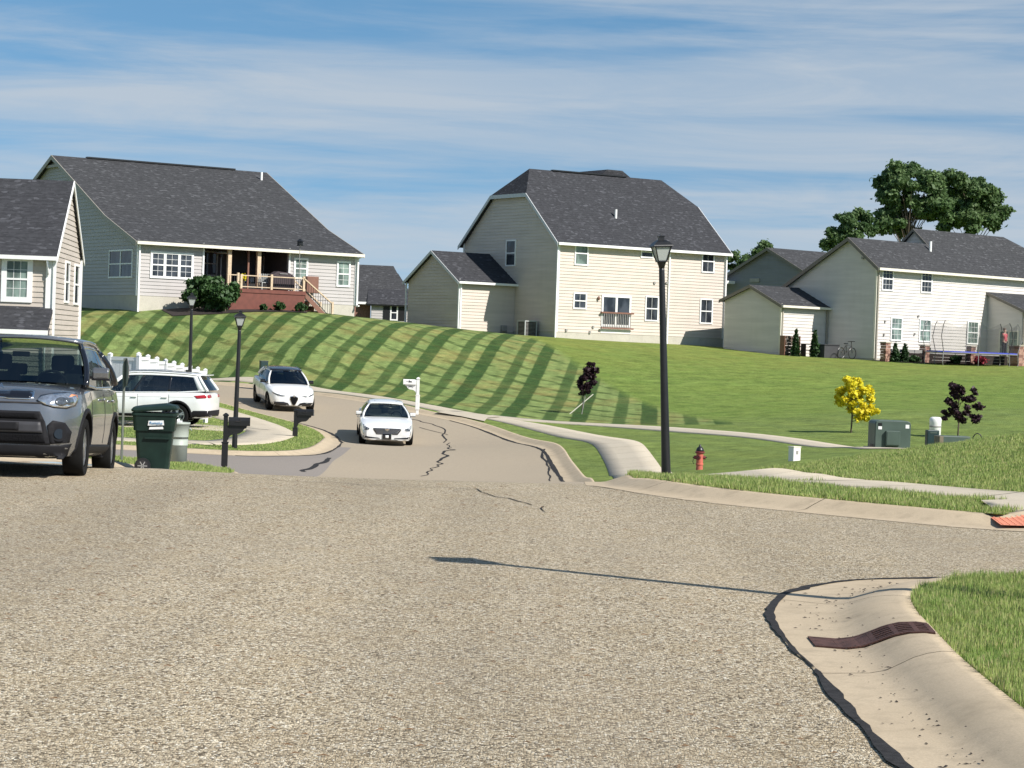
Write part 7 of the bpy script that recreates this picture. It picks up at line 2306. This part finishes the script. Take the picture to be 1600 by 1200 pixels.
# ================================================================== things on the porch and in the yards
def local_thing(H, name, x, y, z, label, cat, group=None, rz=0.0):
    P = H.o + H.ex * x + H.ey * y
    return empty(name, (P.x, P.y, H.o.z + z), H.th + rz, label, cat, group)
zf = gh['zf']; dxa, dxb = dk['xa'], dk['xb']
def px_x(H, px, py, y): return H.hit(1, y, px, py).x
def porch_things():
    x = px_x(GH, 439, 452, -1.2)
    t = local_thing(GH, 'gas_grill', x, -1.15, zf, 'covered black barbecue grill on the deck near the staircase', 'grill')
    cv = MB(); cv.prism([(-.75, -.3, .05), (.75, -.3, .05), (.72, -.3, .85), (.40, -.3, 1.02), (-.35, -.3, 1.08), (-.70, -.3, .85)], (0, .6, 0)); cv.build('cover', simple('grill_cover', (.05, .035, .04), .8, bump=.3, bscale=12), t, bev=.06)
    MB().box((0, -.32, .95), (.5, .05, .04)).build('handle', M['steel'], t)
    # patio heater
    x = px_x(GH, 345, 420, 1.0)
    t = local_thing(GH, 'patio_heater', x, 1.0, zf, 'patio heater with a pale mushroom hood at the left end of the porch', 'patio heater')
    MB().lathe([(.23, 0), (.23, .5), (.2, .55)], n=20).build('base', M['steel'], t, smooth=True)
    MB().tube([(0, 0, .5), (0, 0, 1.9)], .03, 8).build('pole', M['steel'], t)
    MB().lathe([(.12, 1.78), (.12, 1.95)], n=14).build('burner', M['black'], t)
    MB().lathe([(.42, 2.0), (.43, 2.02), (.30, 2.10), (.02, 2.15)], n=24).build('hood', M['acg'], t, smooth=True)
    # porch furniture
    for px, lab in ((414, 'slatted porch bench chair with light slats left of the barbecue'),):
        x = px_x(GH, px, 450, -.7)
        t = local_thing(GH, 'porch_chair', x, -.75, zf, lab, 'chair')
        for k in range(6): MB().box((-.3 + .12 * k, .22, .68), (.05, .03, .5)).build('slat', M['acg'], t)
        MB().box((0, 0, .42), (.74, .5, .05)).build('seat', M['acg'], t)
        for a in (-.33, .33):
            for b in (-.22, .22): MB().box((a, b, .21), (.05, .05, .42)).build('leg', M['acg'], t)
    x = px_x(GH, 389, 440, 2.0)
    t = local_thing(GH, 'porch_sofa', x, 1.8, zf, 'dark sofa in the shade between the porch columns', 'sofa')
    MB().box((0, 0, .25), (1.9, .8, .4)).build('seat', M['intd'], t, bev=.05)
    MB().box((0, .35, .6), (1.9, .2, .5)).build('backrest', M['intd'], t, bev=.05)
    MB().box((-.25, .1, .62), (.28, .12, .3)).build('cushion', M['acg'], t, bev=.04)
    MB().box((.12, .1, .62), (.28, .12, .3)).build('cushion', M['acg'], t, bev=.04)
    # lantern on a tall hook at the rail
    x = px_x(GH, 467, 440, -1.96)
    t = local_thing(GH, 'bird_feeder', x, -1.95, zf, 'small black feeder on a thin pole above the deck rail', 'bird feeder')
    MB().tube([(0, 0, 0), (0, 0, 2.9)], .018, 6).build('pole', M['balg'], t)
    MB().lathe([(.20, 2.55), (.20, 2.60), (.17, 2.62), (.17, 2.78), (.24, 2.80), (.05, 2.95)], n=8).build('feeder', M['black'], t)
    x = px_x(GH, 418, 450, -1.3)
    t = local_thing(GH, 'dark_planter', px_x(GH, 486, 448, -.35), -.35, zf, 'dark box planter at the top of the staircase', 'planter')
    MB().box((0, 0, .45), (.75, .45, .95)).build('box', M['cedbrown'], t, bev=.02)
    # gas meter and hose reel at the right end of the grey house
    x = gh['w'] + .45
    t = local_thing(GH, 'gas_meter', x, 1.0, gh['fz'] - .9, 'red-brown meter at the right end wall of the grey house', 'meter')
    MB().box((0, 0, .6), (.3, .25, .5)).build('box', M['brickf'], t, bev=.03); MB().tube([(0, 0, -.4), (0, 0, .4)], .03).build('pipe', M['balg'], t)
porch_things()

def white_yard():
    H = WH; y1 = wh['y1']
    def gz(x, y):
        P = H.o + H.ex * x + H.ey * y; return G(P.x, P.y) + LUP - H.o.z
    # log rack
    x = px_x(H, 1228, 540, y1 - .7)
    t = local_thing(H, 'log_rack', x + .35, y1 - .7, gz(x, y1 - .7), 'rack of split firewood against the white garage wall', 'log rack')
    rnd = random.Random(3)
    for k in range(34):
        zz = .12 + (k // 6) * .2 + rnd.uniform(-.02, .02); xx = (k % 6) * .21 - .5
        MB().tube([(xx, -.2 + rnd.uniform(-.05, .05), zz), (xx, .22, zz)], .09 + rnd.uniform(-.02, .015), 7).build('log', M['bark'], t)
    for xx in (-.66, .72): MB().box((xx, 0, .6), (.05, .4, 1.25)).build('end_frame', M['cedbrown'], t)
    x = px_x(H, 1293, 550, y1 - 1.8)
    t = local_thing(H, 'storage_box', x, y1 - 1.8, gz(x, y1 - 1.8), 'dark grey garden storage box right of the slim evergreens', 'storage box')
    MB().box((0, 0, .38), (1.35, .7, .78)).build('box', simple('box_dark', (.05, .05, .055), .6), t, bev=.02)
    MB().box((0, 0, .80), (1.42, .77, .07)).build('lid', simple('box_dark2', (.03, .03, .035), .5), t, bev=.02)
    x = px_x(H, 1263, 550, y1 - .8)
    t = local_thing(H, 'dark_shelf', x, y1 - .9, gz(x, y1 - .9), 'low dark shelf between the slim evergreens', 'shelf')
    MB().box((0, 0, .4), (1.2, .4, .06)).box((0, 0, .78), (1.2, .4, .06)).box((-.57, 0, .4), (.06, .4, .8)).box((.57, 0, .4), (.06, .4, .8)).build('frame', M['dark'], t)
    x = px_x(H, 1327, 553, y1 - 2.8)
    t = local_thing(H, 'bicycle', x, y1 - 2.6, gz(x, y1 - 2.6), 'dark bicycle leaning by the shaded side wall of the white house', 'bicycle')
    for xx in (-.55, .5):
        pts = [(xx + .34 * math.cos(a), 0, .36 + .34 * math.sin(a)) for a in [2 * math.pi * k / 20 for k in range(21)]]
        MB().tube(pts, .025, 6, cap=False).build('wheel', M['black'], t)
    MB().tube([(-.55, 0, .36), (-.1, 0, .85), (.4, 0, .85), (-.05, 0, .36), (-.1, 0, .85)], .025, 6).tube([(.5, 0, .36), (.4, 0, .85), (.38, 0, 1.08)], .025, 6).tube([(-.05, 0, .36), (-.55, 0, .36)], .02, 6).build('frame', M['dark'], t)
    MB().tube([(.38, -.28, 1.1), (.38, .28, 1.1)], .02, 6).build('handlebar', M['black'], t)
    MB().box((-.12, 0, .95), (.25, .14, .06)).build('saddle', M['black'], t)
    # patio walls of brick and dark planks
    brick = M['brickf']
    M['brickl'] = simple('brick_warm', (.34, .20, .15), .8, var=.25, vscale=9)
    def pier(px, y, hh, lab, w=.45):
        x = px_x(H, px, 560, y); z = gz(x, y)
        t = local_thing(H, 'brick_pier', x, y, z, lab, 'brick pier', 'brick piers of the patio wall')
        nc = max(4, int(hh / .16))
        for k in range(nc):
            for j in range(2):
                MB().box(((j - .5) * w / 2 + (0.02 if k % 2 else -.02), 0, (k + .5) * hh / nc), (w / 2 - .012, w - (k % 2) * .01, hh / nc - .012)).build('brick', M['brickl'] if (k + j) % 3 else brick, t)
        MB().box((0, 0, hh + .03), (w + .08, w + .08, .06)).build('cap', M['conc2'], t)
    pier(1383, -2.0, 1.15, 'brick pier at the left end of the patio, by the pointed evergreens')
    pier(1444, -2.4, 1.05, 'brick pier below the right one of the two middle patio windows')
    pier(1516, -3.1, 1.1, 'brick pier behind the trampoline frame')
    pier(1590, -4.7, 1.25, 'wide brick pier at the right edge beyond the trampoline', .8)
    x0 = px_x(H, 1385, 560, -2.1); x1 = px_x(H, 1585, 560, -4)
    z = gz(x0, -2)
    t = local_thing(H, 'patio_wall', x0, -2.1, z, 'low dark patio wall running behind the bushes and the trampoline', 'wall', rz=R(-9))
    L_ = x1 - x0
    for k in range(4):
        MB().box((L_ / 2, .2, .10 + k * .2), (L_, .18, .19)).build('course', M['mulch'] if k < 3 else M['balg'], t)
    # trampoline
    xc = (px_x(H, 1452, 575, -5.2) + px_x(H, 1578, 575, -5.2)) / 2
    w_ = (px_x(H, 1578, 575, -5.2) - px_x(H, 1455, 575, -5.2)) / 2
    rx = w_; ry = 1.75; yc = -5.3
    z = gz(xc, yc)
    P = H.o + H.ex * xc + H.ey * yc
    ht = .80
    t = local_thing(H, 'trampoline', xc, yc, z, 'blue-edged round trampoline with a sagging net on curved poles', 'trampoline')
    el = lambda k, n, s=1.0: (rx * s * math.cos(2 * math.pi * k / n), ry * s * math.sin(2 * math.pi * k / n))
    n = 32
    blue = simple('trampoline_blue', (.05, .07, .42), .5)
    pad = MB(); 
    for k in range(n): 
        a, b = el(k, n), el(k, n, .86)
        pad.v += [(a[0], a[1], ht - .06), (a[0], a[1], ht + .02), (b[0], b[1], ht + .02), (b[0], b[1], ht - .02)]
    for k in range(n):
        for j in range(4):
            a, b = k * 4 + j, k * 4 + (j + 1) % 4; c_, d_ = ((k + 1) % n) * 4 + (j + 1) % 4, ((k + 1) % n) * 4 + j
            pad.f.append((a, d_, c_, b))
    pad.build('pad', blue, t)
    MB().add([(*el(k, n, .865), ht - .005) for k in range(n)], [tuple(range(n))]).build('mat', M['black'], t)
    MB().tube([(*el(k, n, 1.01), ht - .08) for k in range(n + 1)], .03, 6, cap=False).build('frame_ring', M['steel'], t)
    poles = []
    for k in range(8):
        x, y = el(k + .5, 8, 1.02)
        MB().tube([(x, y, ht), (x * 1.02, y * 1.02, .15), (x * .97, y * .97, -.35)], .025, 6).build('leg', M['steel'], t)
        top = (x * .98, y * .98, ht + 1.85)
        MB().tube([(x, y, ht), (x * 1.09, y * 1.09, ht + .9), (x * 1.03, y * 1.03, ht + 1.6), top], .022, 6).build('net_pole', M['steel'] if k % 2 else M['dark'], t)
        poles.append(top)
    m, nt, b = new_mat('net'); g = G_(nt)
    out = [q for q in nt.nodes if q.type == 'OUTPUT_MATERIAL'][0]
    tr = g.n('ShaderNodeBsdfTransparent'); b.inputs['Base Color'].default_value = (.03, .03, .035, 1)
    mx = g.n('ShaderNodeMixShader'); mx.inputs[0].default_value = .20; g.l(tr.outputs[0], mx.inputs[1]); g.l(b.outputs[0], mx.inputs[2]); g.l(mx.outputs[0], out.inputs[0])
    net = MB(); kk = 6
    for k in range(8):
        a, c2 = Vector(poles[k]), Vector(poles[(k + 1) % 8])
        for i in range(kk + 1):
            u_ = i / kk; q = a.lerp(c2, u_); sag = .42 * math.sin(math.pi * u_)
            net.v += [(q.x * (1 - .06 * math.sin(math.pi * u_)), q.y * (1 - .06 * math.sin(math.pi * u_)), q.z - sag), (q.x * .93, q.y * .93, ht + .02)]
        base = k * (kk + 1) * 2
        for i in range(kk): net.f.append((base + 2 * i, base + 2 * i + 2, base + 2 * i + 3, base + 2 * i + 1))
    net.build('net', m, t)
    # person by the sunroom door, above the trampoline edge
    build_person(H, px_x(H, 1569, 545, -3.6), -3.6, gz(px_x(H, 1569, 545, -3.6), -3.6))

def build_person(H, x, y, z):
    t = local_thing(H, 'person', x, y, z + .55, 'person in a pinkish red top and dark trousers standing on the patio behind the trampoline', 'person')
    skin = simple('skin', (.50, .32, .24), .6); top = simple('top_red', (.50, .10, .12), .8, var=.2); tr_ = simple('trousers_dark', (.03, .03, .04), .8)
    def skinned(name, pts, edges, rad, mat, root_i=0, parent=None):
        me = bpy.data.meshes.new(name); me.from_pydata(pts, edges, []); me.materials.append(mat)
        o = link(name, me, parent or t)
        me_s = me.skin_vertices if len(me.skin_vertices) else None
        md = o.modifiers.new('skin', 'SKIN'); md.use_smooth_shade = True
        sv = me.skin_vertices[0].data if len(me.skin_vertices) else None
        if sv:
            for i, r_ in enumerate(rad): sv[i].radius = (r_, r_)
            sv[root_i].use_root = True
        s = o.modifiers.new('sub', 'SUBSURF'); s.levels = s.render_levels = 2
        return o
    # pelvis, spine, neck, head, arms, legs: one continuous body
    pts = [(0, 0, .95), (0, 0, 1.15), (0, 0, 1.38), (0, 0, 1.50), (0, -.01, 1.60), (0, -.01, 1.74),
           (-.19, 0, 1.42), (-.30, -.12, 1.28), (-.42, -.22, 1.42), (.19, 0, 1.42), (.24, .0, 1.15), (.25, -.04, .90),
           (-.10, 0, .90), (-.11, -.02, .50), (-.12, .02, .08), (-.12, -.12, .04), (.10, 0, .90), (.11, -.02, .50), (.12, .02, .08), (.12, -.12, .04)]
    ed = [(0, 1), (1, 2), (2, 3), (3, 4), (4, 5), (2, 6), (6, 7), (7, 8), (2, 9), (9, 10), (10, 11), (0, 12), (12, 13), (13, 14), (14, 15), (0, 16), (16, 17), (17, 18), (18, 19)]
    rad = [.13, .12, .15, .06, .09, .085, .06, .042, .032, .06, .042, .032, .085, .06, .042, .035, .085, .06, .042, .035]
    skinned('body', pts, ed, rad, skin)
    skinned('top', [(0, 0, .92), (0, 0, 1.15), (0, 0, 1.40), (-.17, 0, 1.42), (-.27, -.09, 1.31), (.17, 0, 1.42), (.225, 0, 1.22)], [(0, 1), (1, 2), (2, 3), (3, 4), (2, 5), (5, 6)], [.165, .145, .165, .075, .058, .075, .058], top)
    skinned('trousers', [(0, 0, .98), (-.10, 0, .88), (-.11, -.02, .50), (-.12, .02, .12), (.10, 0, .88), (.11, -.02, .50), (.12, .02, .12)], [(0, 1), (1, 2), (2, 3), (0, 4), (4, 5), (5, 6)], [.15, .10, .075, .058, .10, .075, .058], tr_)
    MB().lathe([(.02, -.07), (.085, -.03), (.105, .05), (.09, .12), (.03, .15)], (0, .02, 1.70), 14).build('hair', M['bark'], t, smooth=True)
white_yard()

# ------------------------------------------------------------------ litter on the road: bits of straw and loose chips
def litter():
    r_ = np.random.default_rng(12)
    straw = simple('straw', (.15, .085, .038), .8, var=.4, vscale=3)
    V, F = [], []
    for i in range(420):
        y = r_.uniform(8.0, 26) ; x = r_.uniform(-.24 * y, 1.4)
        L_ = r_.uniform(.008, .034); a = r_.normal(0, .45); dx, dy = math.cos(a) * L_, math.sin(a) * L_; w = .0022
        z = G(x, y) + .006
        b = len(V)
        V += [(x - dx, y - dy, z), (x, y + .004, z + .008), (x + dx, y + dy, z), (x - dx, y - dy - w, z), (x, y - w, z + .003), (x + dx, y + dy - w, z)]
        F += [(b, b + 3, b + 4, b + 1), (b + 1, b + 4, b + 5, b + 2)]
    o = link('straw_litter', np_mesh('straw_litter', V, F, straw)); tag(o, 'thin brown straw bits scattered over the near road', 'straw', kind='stuff')
    # loose light chips, denser along the far kerb
    n = 2600
    Y = np.concatenate([r_.uniform(8, 26, 1500), r_.uniform(20.5, 25.5, 1100)]); X = np.concatenate([r_.uniform(-1, 1, 1500) * .24 * Y[:1500], r_.uniform(.5, 6.5, 1100)])
    m = inside(OUTS, X, Y) & (X < 1.45 + (Y > 17) * 20); X, Y = X[m], Y[m]; n = len(X)
    Z = GG(X, Y) + .004; s = r_.uniform(.003, .009, n)
    base = np.array([(1, 0, 0), (-.5, .87, 0), (-.5, -.87, 0), (0, 0, 1.0)])
    rot = r_.uniform(0, 6.28, n); c_, s_ = np.cos(rot), np.sin(rot)
    V = np.empty((n, 4, 3))
    for k in range(4):
        bx, by, bz = base[k]
        V[:, k, 0] = X + (bx * c_ - by * s_) * s; V[:, k, 1] = Y + (bx * s_ + by * c_) * s; V[:, k, 2] = Z + bz * s
    i = np.arange(n)[:, None] * 4
    F = np.concatenate([i + np.array([[0, 1, 3]]), i + np.array([[1, 2, 3]]), i + np.array([[2, 0, 3]])])
    o = link('loose_chips', np_mesh('loose_chips', V.reshape(-1, 3), F, M['conc2'])); tag(o, 'pale loose stone chips scattered on the intersection', 'stone chips', kind='stuff')
litter()
def debris():
    r_ = np.random.default_rng(5)
    V, F = [], []
    A, B, Sx = arc_pairs(*KERBS['nr'], 0.2)
    ok = np.where((A[:, 1] > 8) & (A[:, 0] < 3))[0]
    for i in range(240):
        k = r_.choice(ok); t = np.clip(abs(r_.normal(.42, .14)), .12, .97)
        p = A[k] * (1 - t) + B[k] * t; p = p + r_.normal(0, .03, 2)
        w_ = max(0.0, 1 - abs(A[k, 1] - 12.5) / 1.6)
        z = (np.interp(t, [q[0] for q in PROF], [q[1] for q in PROF]) * (1 - w_) + np.interp(t, [q[0] for q in PROFD], [q[1] for q in PROFD]) * w_) + .004
        s = r_.uniform(.002, .008); a = r_.uniform(0, 6.28); e = r_.uniform(1, 3.2)
        dx, dy = math.cos(a) * s * e, math.sin(a) * s * e
        b = len(V)
        V += [(p[0] - dx, p[1] - dy, z), (p[0] - dy / e, p[1] + dx / e, z), (p[0] + dx, p[1] + dy, z), (p[0] + dy / e, p[1] - dx / e, z), (p[0], p[1], z + s * .8)]
        F += [(b, b + 1, b + 4), (b + 1, b + 2, b + 4), (b + 2, b + 3, b + 4), (b + 3, b, b + 4)]
    o = link('gutter_debris', np_mesh('gutter_debris', V, F, M['mulch'])); tag(o, 'small dark crumbs and twigs lying in the near concrete gutter', 'debris', kind='stuff')
debris()
